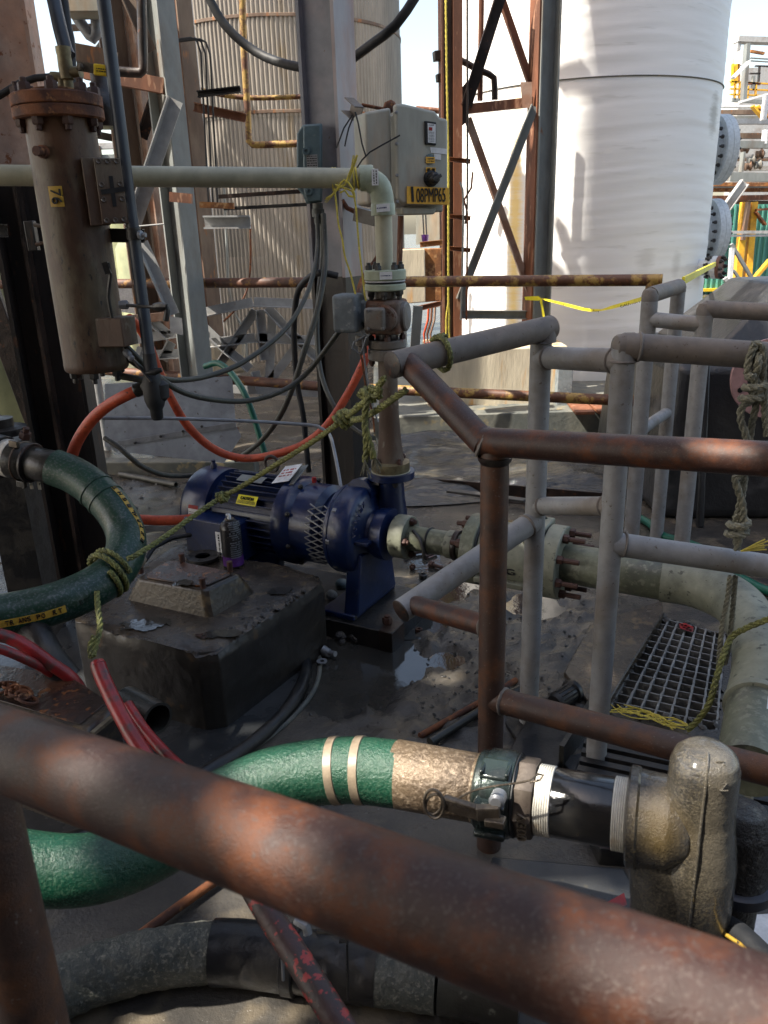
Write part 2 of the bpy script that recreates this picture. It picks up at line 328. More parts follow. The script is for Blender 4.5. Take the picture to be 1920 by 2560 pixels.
mat('rubber', (.016, .017, .019), (.03, .03, .03), rough=.45, s1=20, bump=.2)
mat('orange', (.52, .080, .030), (.38, .055, .022), (.14, .04, .025), s1=12, t1=.55, s3=80, t3=.66, w3=.04, rough=.5, bump=.2)
mat('red', (.32, .020, .022), (.23, .016, .018), (.10, .045, .04), s1=10, s3=30, t3=.58, w3=.12, rough=.32, bump=.2)
mat('red_worn', (.060, .022, .020), (.04, .022, .020), (.42, .04, .035), s1=12, s3=75, t3=.58, w3=.02, rough=.5, bump=.5, bs=90)
mat('teal', (.0, .15, .095), (.0, .11, .07), rough=.4, s1=9, bump=.1)
mat('olive', (.075, .075, .056), (.05, .05, .04), (.11, .11, .09), s1=12, s3=70, t3=.64, rough=.48, bump=.2)
mat('cable_black', (.014, .016, .020), (.03, .03, .032), rough=.6, s1=12, bump=.15)
mat('galv', (.36, .38, .41), (.30, .31, .33), (.23, .22, .21), s1=6, s3=26, t3=.66, rough=.42, rough2=.55, metal=.4, bump=.12)
mat('sheet_metal', (.34, .37, .42), (.28, .30, .34), (.14, .13, .12), s1=3, s3=34, t3=.70, rough=.45, bump=.12, metal=.3)
mat('brass', (.32, .27, .15), (.22, .17, .09), rough=.5, metal=.4, s1=20, bump=.3)
mat('yellow', (.78, .55, .02), (.68, .46, .02), rough=.45, s1=9, bump=.05)
mat('yellow_label', (.72, .45, .06), (.60, .36, .05), (.12, .09, .04), s1=20, s3=90, t3=.68, rough=.5, bump=.05)
mat('label_orange', (.80, .43, .04), (.75, .40, .04), s1=10, rough=.5, bump=0)
mat('white', (.74, .75, .76), (.66, .67, .68), rough=.5, s1=12, bump=.05)
mat('ink', (.012, .012, .014), rough=.6, bump=0)
mat('ink_red', (.5, .02, .02), rough=.6, bump=0)
mat('ink_blue', (.04, .06, .2), rough=.6, bump=0)
mat('purple', (.16, .045, .30), (.12, .03, .22), rough=.35, s1=30, bump=0)
mat('can', (.022, .021, .024), (.035, .030, .030), (.12, .10, .09), s1=30, s3=120, t3=.66, rough=.28, bump=.1)
mat('rope_green', (.17, .175, .045), (.10, .105, .035), (.33, .33, .12), s1=60, s3=200, t3=.6, rough=.7, bump=.6, bs=900, dist=.001)
mat('rope_grey', (.30, .29, .21), (.20, .20, .15), (.42, .40, .30), s1=60, s3=200, t3=.6, rough=.8, bump=.6, bs=900, dist=.001)
mat('rope_yellow', (.66, .54, .08), (.50, .41, .07), rough=.6, s1=60, bump=.3, bs=900, dist=.001)
mat('tape', (.85, .75, .04), (.75, .66, .04), rough=.4, s1=8, bump=0)
mat('tank_white', (.87, .86, .84), (.85, .84, .82), (.76, .75, .72), s1=1.5, t1=.55, w1=.2, s3=4, t3=.66, w3=.05, stretch=(.6, .6, 6), rough=.5, bump=.16, bs=4, dist=.006, mo_=.02,
    spots=(((2.52, 6.45, 2.02), (.07, .3, .17), (.36, .34, .31), .8), ((1.98, 6.15, 1.03), (.09, .4, .10), (.55, .53, .50), .5), ((1.05, 6.5, 1.2), (.05, 1, 1.3), (.85, .60, .10), .75), ((2.25, 6.3, .99), (.05, .4, .12), (.52, .5, .47), .5)))
mat('corrugated', (.34, .305, .26), (.29, .265, .23), (.31, .24, .15), s1=2, s3=3, t3=.66, w3=.06, stretch=(1, 1, .25), rough=.45, metal=.2, bump=.1)
mat('concrete', (.58, .51, .38), (.44, .38, .28), (.62, .32, .09), s1=3, t1=.55, s3=7, t3=.62, w3=.05, stretch=(1, 1, .2), rough=.75, bump=.6, bs=40, dist=.006)
mat('concrete_grey', (.20, .20, .17), (.12, .13, .12), (.30, .25, .15), s1=4, s3=10, t3=.63, rough=.7, bump=.5, bs=40, dist=.005)
mat('green_tank', (.30, .32, .17), (.25, .27, .15), (.30, .20, .08), s1=2, s3=5, t3=.68, rough=.5, bump=.1)
mat('black_tank', (.025, .027, .030), (.040, .042, .045), (.12, .12, .125), s1=2.5, t1=.52, w1=.12, s3=4, t3=.66, w3=.1, rough=.38, bump=.5, bs=7, dist=.02)
mat('pink_flange', (.46, .27, .26), (.40, .23, .22), rough=.55, s1=6, bump=.15)
mat('flange_brown', (.26, .12, .08), (.22, .10, .07), rough=.6, s1=9, bump=.1)
mat('flange_white', (.62, .66, .68), (.56, .60, .62), rough=.45, s1=9, bump=.1)
mat('grating', (.20, .205, .20), (.13, .13, .125), (.30, .29, .26), s1=9, s3=60, t3=.62, rough=.65, bump=.5, bs=120)
mat('teal_wall', (.10, .32, .26), (.09, .28, .23), s1=2, stretch=(6, 6, .2), rough=.6, bump=.1)
mat('yellow_paint', (.74, .42, .03), (.62, .33, .03), rough=.55, s1=5, bump=.1)
mat('wood', (.26, .23, .15), (.18, .16, .11), rough=.7, s1=9, stretch=(1, 6, 1), bump=.5, bs=60)
mat('deck', (.14, .13, .12), (.18, .09, .05), rough=.7, s1=3, bump=.2)
# ================================================================== GROUND, PIT AND WATER
GR = [PZ(1650, 1545), PZ(1812, 1588), PZ(1790, 1830), PZ(1522, 1775)]          # the grated opening
def inquad(x, y, q):
    sg = [(q[(i + 1) % 4].x - q[i].x) * (y - q[i].y) - (q[(i + 1) % 4].y - q[i].y) * (x - q[i].x) > 0 for i in range(4)]
    return all(sg) or not any(sg)
MUDC = [(PZ(1180, 1600), .42), (PZ(1420, 1560), .30), (PZ(1050, 1750), .32), (PZ(1300, 1740), .22)]
PUD = [(PZ(905, 1650), .20), (PZ(930, 1585), .15), (PZ(890, 1730), .15), (PZ(1000, 1690), .08), (PZ(1120, 1650), .07), (PZ(700, 1620), .10), (PZ(1020, 1400), .17), (PZ(1350, 1370), .22), (PZ(1330, 1520), .12), (PZ(1180, 1440), .15), (PZ(450, 1330), .14), (PZ(1120, 1480), .10), (PZ(1080, 1560), .07)]
def gz(x, y):
    n1 = noise.noise(V((x * 1.7, y * 1.7, 3.1))); n2 = noise.noise(V((x * 9, y * 9, 1.7)))
    z = 0.003 + 0.004 * n1 + 0.002 * n2
    mu = 0.0
    for c, r in MUDC: mu = max(mu, 1 - ((x - c.x) ** 2 + (y - c.y) ** 2) / r ** 2)
    if mu > 0:
        n3 = abs(noise.noise(V((x * 21, y * 21, 5)))) ; n4 = noise.noise(V((x * 48, y * 48, 9)))
        z += min(1, mu * 2) * (0.008 + 0.034 * n3 + 0.014 * n4)
    for c, r in PUD:
        d = ((x - c.x) ** 2 + (y - c.y) ** 2) / r ** 2 + .55 * n2 + .3 * noise.noise(V((x * 24, y * 24, 2)))
        if d < 1: z = min(z, -0.010 * (1 - d) + 0.0035 * d)
    if x < -.2 and y > 3: z += .012 * n2
    return max(z, -.012)
def ground():
    X0, X1, Y0, Y1, S = -3.0, 2.8, .45, 5.4, .022
    nx = int((X1 - X0) / S); ny = int((Y1 - Y0) / S); mb = MB(); idx = {}
    for j in range(ny + 1):
        for i in range(nx + 1):
            x = X0 + (X1 - X0) * i / nx; y = Y0 + (Y1 - Y0) * j / ny
            e = min(x - X0, X1 - x, y - Y0, Y1 - y); mb.v.append(V((x, y, gz(x, y) * min(1, e * 8))))
    for j in range(ny):
        for i in range(nx):
            x = X0 + (X1 - X0) * (i + .5) / nx; y = Y0 + (Y1 - Y0) * (j + .5) / ny
            if inquad(x, y, GR): continue
            a = j * (nx + 1) + i; mb.f.append((a, a + 1, a + nx + 2, a + nx + 1))
    struct('ground', mb, 'ground', ang=80)
    mb = MB(); B = 220
    for a in ((-B, -B, B, Y0), (-B, Y1, B, B), (-B, Y0, X0, Y1), (X1, Y0, B, Y1)):
        mb.quad((a[0], a[1], 0), (a[2], a[1], 0), (a[2], a[3], 0), (a[0], a[3], 0))
    struct('ground', mb, 'ground')
    wl = MB()
    for c, r in PUD:
        k = r * 1.6; wl.quad((c.x - k, c.y - k, .0005), (c.x + k, c.y - k, .0005), (c.x + k, c.y + k, .0005), (c.x - k, c.y + k, .0005))
        for v in wl.v[-4:]: v.z += .00004 * len(wl.v)
    struct('puddle_water', wl, 'water')
    # pit below the grating
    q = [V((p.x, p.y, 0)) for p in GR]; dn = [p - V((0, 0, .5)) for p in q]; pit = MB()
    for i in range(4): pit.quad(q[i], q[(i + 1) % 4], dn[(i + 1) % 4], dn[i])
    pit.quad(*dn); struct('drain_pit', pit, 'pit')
ground()
# round slab carrying the big block, with the black lip round it
rim = [PZ(x, y, .02) for x, y in ((700, 1530), (724, 1560), (748, 1600), (763, 1650), (762, 1690), (735, 1750), (680, 1815), (600, 1880), (500, 1940), (380, 2010), (200, 2090), (-60, 2160))]
rs = spline(rim, .03)
mb = MB(); far = [PZ(-120, 1500, .02), PZ(300, 1420, .02), PZ(560, 1440, .02)]
poly = [up(p, .014) for p in rs] + [up(p, .014) for p in far]; mb.prism([up(p, -.01) for p in poly], poly)
struct('round_slab', mb, 'pad')
solo('slab_lip', MB().tube(rs, [.019 + .003 * noise.noise(p * 9) for p in rs], 10), 'black_steel', 'black rubber lip curving round the slab in front of the concrete block', 'edging')
solo('slab_lip', MB().sp([PZ(x, y, .006) for x, y in ((770, 1545), (790, 1600), (800, 1660), (785, 1725), (730, 1795), (650, 1860), (560, 1920))], .007, 8, .03), 'concrete_grey', 'thin grey ridge of old concrete outside the black slab lip', 'edging')

# ================================================================== WHITE TANK AND ITS PLINTHS
TC = V((1.717, 7.095, 0)); TR = 1.025
def wall_cyl(c, r0, z0, z1, n, dz, fn):
    mb = MB(); m = int((z1 - z0) / dz)
    for j in range(m + 1):
        z = z0 + (z1 - z0) * j / m
        for k in range(n):
            a = 2 * math.pi * k / n; r = r0 + fn(a, z); mb.v.append(V((c.x + r * math.cos(a), c.y + r * math.sin(a), z)))
    for j in range(m):
        for k in range(n):
            a = j * n + k; b = j * n + (k + 1) % n; mb.f.append((a, b, b + n, a + n))
    return mb
T = thing('storage_tank', 'tall white fibreglass storage tank with horizontal wrinkles behind the steel tower', 'tank', TC + V((0, 0, .16)))
def wr(a, z):
    t = z * 1.0 + .03 * math.sin(3 * a + z); x = math.cos(a); y = math.sin(a)
    w = noise.noise(V((x * .8, y * .8, t * 9))); w2 = noise.noise(V((x * 1.6, y * 1.6, t * 26)))
    return .0042 * w + .0030 * w2 + .002 * max(0, noise.noise(V((x * 1.2, y * 1.2, t * 14 + 7)))) 
part('wall', wall_cyl(TC, TR, .16, 5.0, 200, .014, wr), 'tank_white', T)
part('roof', MB().lathe(TC + V((0, 0, 5.0)), (0, 0, 1), [(TR + .01, 0), (.6, .2), (.02, .3)], 60), 'tank_white', T)
zs = PZ(1600, 188, 0); sy = PY(1600, 188, TC.y - TR).z
part('seam', MB().lathe(TC + V((0, 0, sy - .004)), (0, 0, 1), [(TR + .006, 0), (TR + .010, .004), (TR + .006, .008)], 120), 'concrete_grey', T)
def tflange(px, py, r, th, az, m1, m2, nb, neck, lab, mid=None):
    ax = V((math.cos(az), math.sin(az), 0)); z = PY(px, py, TC.y + .15).z
    c = V((TC.x, TC.y, z)) + ax * (TR + neck)
    f = part('flange', MB().lathe(c, ax, [(r * .72, -neck - .05), (r * .72, -.005), (r, 0), (r, th * .48), (r * .985, th * .5), (r, th * .52), (r, th)], 48), m1, T, lab)
    if m2: part('cover', MB().lathe(c + ax * (th + .001), ax, [(r, 0), (r, th * .7)], 48), m2, T)
    ringbolts(f, c - ax * .02, -ax, r * .86, nb, .016, 'bolt_dark', .6)
    ringbolts(f, c + ax * (th * (1.75 if m2 else 1)), ax, r * .86, nb, .016, 'bolt_dark', .3)
tflange(1812, 375, .27, .10, R(7), 'flange_white', None, 20, .09, 'large white bolted manway flange, the upper one')
tflange(1800, 580, .27, .09, R(5), 'flange_white', None, 20, .09, 'large white bolted manway flange, the middle one')
tflange(1775, 800, .20, .06, R(0), 'flange_white', None, 16, .08, 'lowest white flange with a blue gasket line')
tflange(1770, 655, .085, .035, R(-38), 'flange_white', 'flange_brown', 8, .10, 'small nozzle flange with a brown blind cover')
# tank slab and pedestal
SB = PZ(1500, 1085, 0).y
mb = MB().box((1.75, SB + 1.3, .08), (3.6, 2.6, .16)); solo('tank_slab', mb, 'concrete_grey', 'low stained concrete slab under the white tank', 'slab', bevel=.008)
mb = MB()
for k in range(7): mb.box((1.3 + .13 * k, SB + .10 + .01 * (k % 2), .175), (.12, .5, .02), X=(1, .06 * (k % 3 - 1), 0))
solo('planking', mb, 'steel_rust', 'row of rusty orange boards lying at the foot of the white tank', 'boards', bevel=.003)
py0 = PZ(1130, 1072, 0); pz = PY(1200, 872, py0.y).z; px1 = PY(1415, 1000, py0.y).x; px0 = PY(1070, 1000, py0.y).x
mb = MB().box(((px0 + px1) / 2, py0.y + .30, pz / 2), (px1 - px0, .6, pz)); solo('tower_plinth', mb, 'concrete', 'cream concrete plinth with orange rust runs under the steel tower', 'plinth', bevel=.012)
mb = MB().box((px1 - .03, py0.y - .03, pz * .42), (.10, .10, pz * .84)); solo('plinth_pilaster', mb, 'box_pale', 'grey painted post against the right corner of the cream plinth', 'post', bevel=.004)

# ================================================================== CORRUGATED TANK
CC = V((-.976, 9.95, 0)); CR = 1.32; NC = 190
T = thing('corrugated_tank', 'tall beige tank clad in vertical corrugated metal behind the grey column', 'tank', CC)
def cor(z0, z1, r):
    mb = MB(); n = NC * 6
    for z in (z0, z1):
        for k in range(n):
            a = 2 * math.pi * k / n; q = r + .0085 * math.cos(a * NC); mb.v.append(V((CC.x + q * math.cos(a), CC.y + q * math.sin(a), z)))
    for k in range(n): mb.f.append((k, (k + 1) % n, n + (k + 1) % n, n + k))
    return mb
zz = [0.0] + [PY(700, y, CC.y - CR).z for y in (640, 282, 40)] + [3.74, 3.75]
for i in range(len(zz) - 1): part('cladding', cor(zz[i] - (.03 if i else 0), zz[i + 1], CR - .006 * (i % 2)), 'corrugated', T, ang=80)
for z in (zz[2], zz[3]): part('band', MB().lathe(V((CC.x, CC.y, z)), (0, 0, 1), [(CR + .010, 0), (CR + .014, .003), (CR + .014, .028), (CR + .010, .031)], 90), 'steel_tan', T)
part('roof', MB().lathe(CC + V((0, 0, 3.75)), (0, 0, 1), [(CR + .01, 0), (.02, .15)], 48), 'corrugated', T)

# ================================================================== COLUMNS
# grey column in the middle
YB = 3.4; cb = PY(868, 1290, YB); cx0 = V((cb.x, YB, 0))
T = thing('steel_column', 'thick grey steel column carrying the control box, dark at the foot', 'column', cx0)
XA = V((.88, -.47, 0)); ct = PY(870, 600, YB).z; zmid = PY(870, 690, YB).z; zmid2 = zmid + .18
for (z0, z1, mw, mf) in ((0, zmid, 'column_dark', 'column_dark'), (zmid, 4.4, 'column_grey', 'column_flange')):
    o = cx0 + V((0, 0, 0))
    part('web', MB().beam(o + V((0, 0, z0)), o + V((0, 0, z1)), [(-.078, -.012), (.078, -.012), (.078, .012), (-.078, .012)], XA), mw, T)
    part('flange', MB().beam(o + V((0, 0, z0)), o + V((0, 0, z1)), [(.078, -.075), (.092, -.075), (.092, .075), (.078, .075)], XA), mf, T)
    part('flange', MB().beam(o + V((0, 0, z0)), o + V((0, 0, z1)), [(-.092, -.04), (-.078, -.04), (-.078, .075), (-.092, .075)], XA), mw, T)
part('base_plate', MB().box(cx0 + V((0, 0, .01)), (.34, .30, .02), XA), 'rust_dark', T)
COL = cx0
# left column
LB = PZ(238, 1452, 0); T = thing('steel_column', 'rust stained column at the left edge with a pink orange web and dark foot', 'column', LB)
XL = V((.99, .10, 0)); zl = PY(60, 455, LB.y).z
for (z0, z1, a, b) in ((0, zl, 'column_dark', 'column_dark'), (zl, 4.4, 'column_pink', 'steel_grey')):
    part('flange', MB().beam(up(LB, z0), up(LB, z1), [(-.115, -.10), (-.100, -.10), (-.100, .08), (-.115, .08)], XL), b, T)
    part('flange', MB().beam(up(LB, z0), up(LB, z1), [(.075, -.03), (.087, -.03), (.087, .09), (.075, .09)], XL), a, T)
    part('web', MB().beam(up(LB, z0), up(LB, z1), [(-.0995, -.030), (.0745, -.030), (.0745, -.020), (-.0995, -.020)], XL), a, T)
part('rust_edge', MB().beam(up(LB, zl), up(LB, 4.4), [(-.0995, -.045), (-.080, -.045), (-.080, -.031), (-.0995, -.031)], XL), 'rust_orange', T)
part('angle_strip', MB().beam(up(LB, 0), up(LB, zl), [(-.03, -.09), (-.018, -.09), (-.018, -.031), (-.03, -.031)], XL), 'rust_dark', T)
part('base_plate', MB().box(up(LB, .01), (.32, .28, .02), XL), 'rust_dark', T)
sp0 = PZ(262, 1405, 0); part('stiffener', MB().box(up(sp0, .44), (.13, .03, .88), (1, .1, 0)), 'column_dark', T, bevel=.002)
# rusty edge plate and brace behind
solo('diagonal_brace', MB().beam(PY(-40, 700, 3.3), PY(120, 1130, 3.3), rprof(.09, .03), (1, 0, 0)), 'rust_dark', 'dark brown diagonal brace at the far left below the cream pipe', 'brace', bevel=.003)

# ================================================================== STEEL TOWER (right of centre)
tw = py0.y + .28
def vpost(x, y, Y): p = PY(x, y, Y); return V((p.x, Y, 0))
T = thing('steel_tower', 'rusty braced steel tower standing on the cream plinth', 'tower', V(((vpost(1130, 600, tw).x + vpost(1350, 600, tw).x) / 2, tw, pz)))
def member(name, x0, y0, x1, y1, Y, prof, m, T, X=(1, 0, 0), lab=None, Y1=None): return part(name, MB().beam(PY(x0, y0, Y), PY(x1, y1, Y if Y1 is None else Y1), prof, X), m, T, lab)
l = vpost(1128, 600, tw); r = vpost(1348, 640, tw)
part('leg', MB().beam(up(l, pz), up(l, 4.6), [(-.068, -.06), (-.056, -.06), (-.056, .06), (-.068, .06)], (1, .1, 0)), 'steel_rust', T)
part('leg', MB().beam(up(l, pz), up(l, 4.6), [(-.055, .0), (.005, .0), (.005, .012), (-.055, .012)], (1, .1, 0)), 'steel_tan', T)
part('leg', MB().beam(up(l, pz), up(l, 4.6), [(.006, -.06), (.062, -.06), (.062, .06), (.006, .06)], (1, .1, 0)), 'steel_rust', T)
part('leg', MB().beam(up(r, pz), up(r, 4.6), hprof(.13, .13, .010, .008), (.95, .30, 0)), 'steel_grey', T)
part('leg', MB().beam(up(r + V((-.072, -.01, 0)), pz), up(r + V((-.072, -.01, 0)), 4.6), rprof(.012, .13), (.95, .30, 0)), 'steel_rust', T)
member('brace', 1252, -60, 1152, 262, tw - .03, lprof(.07, .06), 'rust_dark', T)
member('brace', 1222, -60, 1318, 215, tw + .05, lprof(.05, .05), 'steel_rust', T)
member('cross_beam', 1140, 276, 1332, 255, tw, rprof(.055, .05), 'steel_rust', T, X=(0, 0, 1))
member('brace', 1326, 262, 1140, 745, tw - .06, lprof(.055, .05), 'steel_grey', T)
member('brace', 1160, 300, 1330, 775, tw + .04, lprof(.05, .05), 'brace_pink', T)
member('cross_beam', 1138, 786, 1332, 787, tw, hprof(.055, .05, .005, .005), 'steel_grey', T, X=(0, 0, 1))
part('gusset', MB().prism([PY(*q, tw - .005) for q in ((1140, 720), (1170, 720), (1168, 780), (1140, 780))], [PY(*q, tw + .005) for q in ((1140, 720), (1170, 720), (1168, 780), (1140, 780))]), 'steel_grey', T)
part('gusset', MB().prism([PY(*q, tw - .045) for q in ((1145, 230), (1170, 200), (1172, 300), (1150, 320))], [PY(*q, tw - .035) for q in ((1145, 230), (1170, 200), (1172, 300), (1150, 320))]), 'rust_dark', T)
part('gusset', MB().prism([PY(*q, tw - .07) for q in ((1301, 205), (1330, 205), (1330, 270), (1306, 270))], [PY(*q, tw - .06) for q in ((1301, 205), (1330, 205), (1330, 270), (1306, 270))]), 'brace_pink', T)
part('base_plate', MB().box(up(l, pz + .012), (.2, .2, .02)), 'rust', T); part('base_plate', MB().box(up(r, pz + .012), (.2, .2, .02)), 'rust', T)
# strut channel brackets with conduits on the tower's left leg
for i, y in enumerate((398, 540, 620)):
    mb = MB(); a = PY(1118, y, tw - .09); b = PY(1176, y + 6, tw - .09); mb.beam(a, b, cprof(.028, .02, .003), (0, 0, 1))
    o = solo('strut_channel', mb, 'rust', ('upper', 'middle', 'lowest')[i] + ' slotted rusty strut channel across the tower leg with the yellow rope', 'bracket', 'slotted strut brackets on the tower')
def pipe(name, pts, wpx, m, label, cat, group=None, n=12, Y=None, step=.05, line=False):
    q = [PY(p[0], p[1], Y if len(p) < 3 else p[2]) for p in pts]; d = sum(proj(p)[2] for p in q) / len(q)
    r = wpx * d / FX / 2
    return solo(name, MB().tube(q if line else spline(q, step), r, n), m, label, cat, group)
cY = tw - .12
pipe('conduit', [(1168, -30), (1168, 520), (1163, 560)], 5, 'rust_dark', 'thin rusty conduit running from the top of the photo beside the tower', 'conduit', Y=cY)
pipe('conduit', [(1150, 455), (1157, 475), (1158, 560), (1155, 700), (1152, 800)], 5, 'steel_grey', 'thin grey conduit in the lower strut brackets of the tower', 'conduit', Y=cY)
pipe('conduit', [(1182, 430), (1178, 470), (1160, 500), (1168, 530), (1167, 700), (1166, 800)], 5, 'rust', 'thin rusty conduit with a double bend at the tower leg', 'conduit', Y=cY)
pipe('red_pipe', [(1204, -30), (1200, 252)], 14, 'steel_rust', 'rusty red vertical pipe hanging in front of the white tank', 'pipe', Y=tw + .25)
pipe('elbow_pipe', [(1090, 138), (1150, 150), (1190, 172), (1222, 185), (1235, 195), (1237, 250)], 16, 'rust_dark', 'dark bent pipe crossing between the tower leg and the white tank', 'pipe', Y=tw + .2)
o = solo('junction_fitting', MB().box(PY(1096, 140, tw), (.06, .06, .055), (1, .2, .1)), 'black_steel', 'upper small black fitting sticking out left of the tower against the sky', 'fitting', bevel=.004)
o = solo('junction_fitting', MB().box(PY(1098, 195, tw), (.035, .05, .045), (1, .2, .1)), 'black_steel', 'lower small black fitting sticking out left of the tower against the sky', 'fitting', bevel=.004)
pipe('overhead_pipe', [(1040, 272), (1105, 278)], 14, 'steel_rust', 'short rusty red horizontal pipe behind the control box', 'pipe', Y=tw + .6, line=True)
# ================================================================== LEFT STEELWORK
def ground_at(x, Y): p = PY(x, 600, Y); return V((p.x, Y, 0))
def hcol(x, Y, d, wd, m, lab, X=(.85, -.52, 0), z1=4.7, m2=None, z0=0):
    b = ground_at(x, Y); T = thing('steel_column', lab, 'column', up(b, z0)); a = d / 2; h = wd / 2
    part('web', MB().beam(up(b, z0), up(b, z1), [(-a + .006, -.005), (a - .006, -.005), (a - .006, .005), (-a + .006, .005)], X), m, T)
    for s in (-1, 1): part('flange', MB().beam(up(b, z0), up(b, z1), [(s * a - .005, -h), (s * a + .005, -h), (s * a + .005, h), (s * a - .005, h)], X), m2 or m, T)
    part('base_plate', MB().box(up(b, z0 + .01), (d * 1.5, wd * 1.6, .02), X), m, T); return T, b
hcol(455, 4.85, .145, .12, 'steel_grey', 'tall grey steel column standing left of the corrugated tank, foot behind the orange hose', X=(.80, -.6, 0))
hcol(505, 5.5, .11, .11, 'steel_rust', 'slimmer column with a rust red flange between the grey column and the corrugated tank', X=(.75, -.66, 0), m2='steel_tan')
hcol(522, 5.62, .06, .05, 'steel_pale', 'pale thin column just behind the rust red one', X=(.9, -.4, 0))
hcol(348, 5.2, .15, .14, 'steel_tan', 'dark brown steel column directly right of the blue grey conduit', X=(.9, .3, 0))
hcol(388, 5.5, .09, .10, 'brace_pink', 'tan column with orange edges behind the dark brown one', X=(.97, -.2, 0), z1=4.7)
YS = 4.75
def bar(name, x0, y0, x1, y1, Y0, prof, m, lab, cat, X=(1, 0, 0), Y1=None, group=None, bevel=0):
    return solo(name, MB().beam(PY(x0, y0, Y0), PY(x1, y1, Y1 or Y0), prof, X), m, lab, cat, group, bevel=bevel)
bar('diagonal_brace', 424, 242, 318, 560, YS, lprof(.075, .06), 'steel_pale', 'pale grey angle brace slanting down left from the grey column', 'brace')
bar('diagonal_brace', 392, 372, 352, 520, YS + .15, lprof(.04, .03), 'rust_orange', 'short sunlit orange angle behind the pale slanting brace', 'brace')
bar('diagonal_brace', 345, 610, 425, 790, YS, lprof(.06, .05), 'steel_pale', 'pale grey angle brace under the rusty handrail left of the grey column', 'brace')
bar('diagonal_brace', 296, -30, 365, 135, YS, lprof(.06, .05), 'steel_tan', 'tan angle brace at the top left behind the blue grey conduit', 'brace')
bar('diagonal_brace', 376, 250, 345, 340, YS + .6, lprof(.06, .05), 'rust_dark', 'dark rusty brace between the brown column and the pale brace', 'brace')
bar('diagonal_brace', 442, 240, 470, 360, 5.9, lprof(.06, .05), 'brace_pink', 'sunlit tan brace right of the tall grey column', 'brace')
bar('diagonal_brace', 405, 460, 430, 560, 5.3, lprof(.03, .03), 'brace_pink', 'thin tan brace left of the grey column below the cream pipe', 'brace')
bar('cross_beam', 210, 178, 412, 216, YS + .05, rprof(.075, .06), 'steel_rust', 'rust pink horizontal beam meeting the grey column', 'beam', X=(0, 0, 1))
bar('cross_beam', 175, 128, 290, 150, YS + .3, rprof(.085, .06), 'steel_tan', 'tan bolted beam behind the brass fittings', 'beam', X=(0, 0, 1))
bar('cross_beam', 235, 336, 320, 352, YS + .5, rprof(.04, .04), 'rust_dark', 'small dark rusty beam behind the blue grey conduit', 'beam', X=(0, 0, 1))
bar('cross_beam', 486, 268, 615, 296, 5.4, cprof(.05, .03), 'steel_rust', 'short rusty channel arm from the rust red column', 'beam', X=(0, 0, 1))
bar('strut_channel', 495, 237, 602, 224, 5.2, cprof(.035, .03), 'black_steel', 'black strut channel arm pointing right in front of the corrugated tank', 'bracket', X=(0, 0, 1))
bar('strut_channel', 425, 492, 480, 497, 4.7, rprof(.05, .04), 'steel_rust', 'rusty bracket on the grey column just below the cream pipe', 'bracket', X=(0, 0, 1))
bar('strut_channel', 500, 512, 585, 515, 5.3, rprof(.035, .03), 'rust_orange', 'orange rusty strut on the slim column below the cream pipe', 'bracket', X=(0, 0, 1))
bar('light_channel', 512, 556, 627, 555, 5.1, cprof(.075, .05, .01), 'steel_pale', 'short pale channel hanging in front of the corrugated tank', 'bracket', X=(0, 0, 1))
pipe('wire', [(345, 566), (410, 560)], 4, 'steel_pale', 'pale bare wire left of the grey column', 'wire', Y=4.7, line=True)
pipe('rust_pipe', [(353, -30), (358, 175), (350, 182), (290, 178)], 24, 'rust_dark', 'dark rusty pipe ending in an elbow left of the grey column', 'pipe', Y=4.6)
pipe('gas_pipe', [(605, -30), (610, 120), (620, 300), (622, 352), (632, 362), (800, 357)], 17, 'rail_yellow', 'yellow brown pipe dropping in front of the corrugated tank and turning right', 'pipe', Y=6.2)
pipe('gas_pipe', [(440, 210), (600, 243), (800, 240)], 12, 'rail_yellow', 'thin yellow pipe crossing the corrugated tank above the other', 'pipe', Y=6.3)
for i, (x, yb) in enumerate(((492, 92), (503, 94), (515, 96))):
    pipe('conduit', [(428, yb + 10), (x - 15, yb + 2), (x, yb + 10), (x + 10, yb + 40), (x + 16, 250), (x + 30, 520)], 5, 'cable_black', ('left', 'middle', 'right')[i] + ' one of the three black conduits bending down beside the corrugated tank', 'conduit', 'black conduits beside the corrugated tank', Y=5.3)
pipe('conduit', [(560, 470), (568, 640), (572, 720), (590, 790), (612, 830), (618, 900)], 6, 'steel_grey', 'thin grey conduit running down the corrugated tank with a bend', 'conduit', Y=6.8)
pipe('conduit', [(626, 560), (624, 690), (600, 760), (530, 830)], 5, 'rust', 'thin rusty pipe slanting down in front of the corrugated tank', 'pipe', Y=6.0)
bar('strut_channel', 545, 492, 760, 478, 6.6, rprof(.03, .03), 'rust_dark', 'long dark rusty strut across the corrugated tank just below the cream pipe', 'bracket', X=(0, 0, 1))
bar('strut_channel', 560, 522, 790, 510, 6.6, rprof(.025, .03), 'black_steel', 'lower long black strut across the corrugated tank', 'bracket', X=(0, 0, 1))
# things at the very top left
T = thing('gearbox_housing', 'cream rust edged box at the top left above the silver pipe elbow', 'box', PY(212, 10, 4.2))
part('housing', MB().box(PY(210, -20, 4.2), (.17, .14, .19), (1, .1, 0)), 'box_grey', T, bevel=.006)
solo('silver_pipe', MB().sp([PY(*q, 4.3) for q in ((165, -20), (188, 35), (215, 75), (232, 96), (240, 85), (240, 40), (238, 20))], .026, 14), 'galv', 'silver pipe with a tight elbow under the cream box', 'pipe')
bar('diagonal_brace', 268, 88, 215, 160, 6.5, lprof(.05, .05), 'steel_grey', 'thin grey brace against the sky behind the silver elbow', 'brace')
bar('cross_beam', 168, 70, 300, 66, 6.5, rprof(.035, .05), 'steel_tan', 'thin tan beam against the sky behind the silver elbow', 'beam', X=(0, 0, 1))
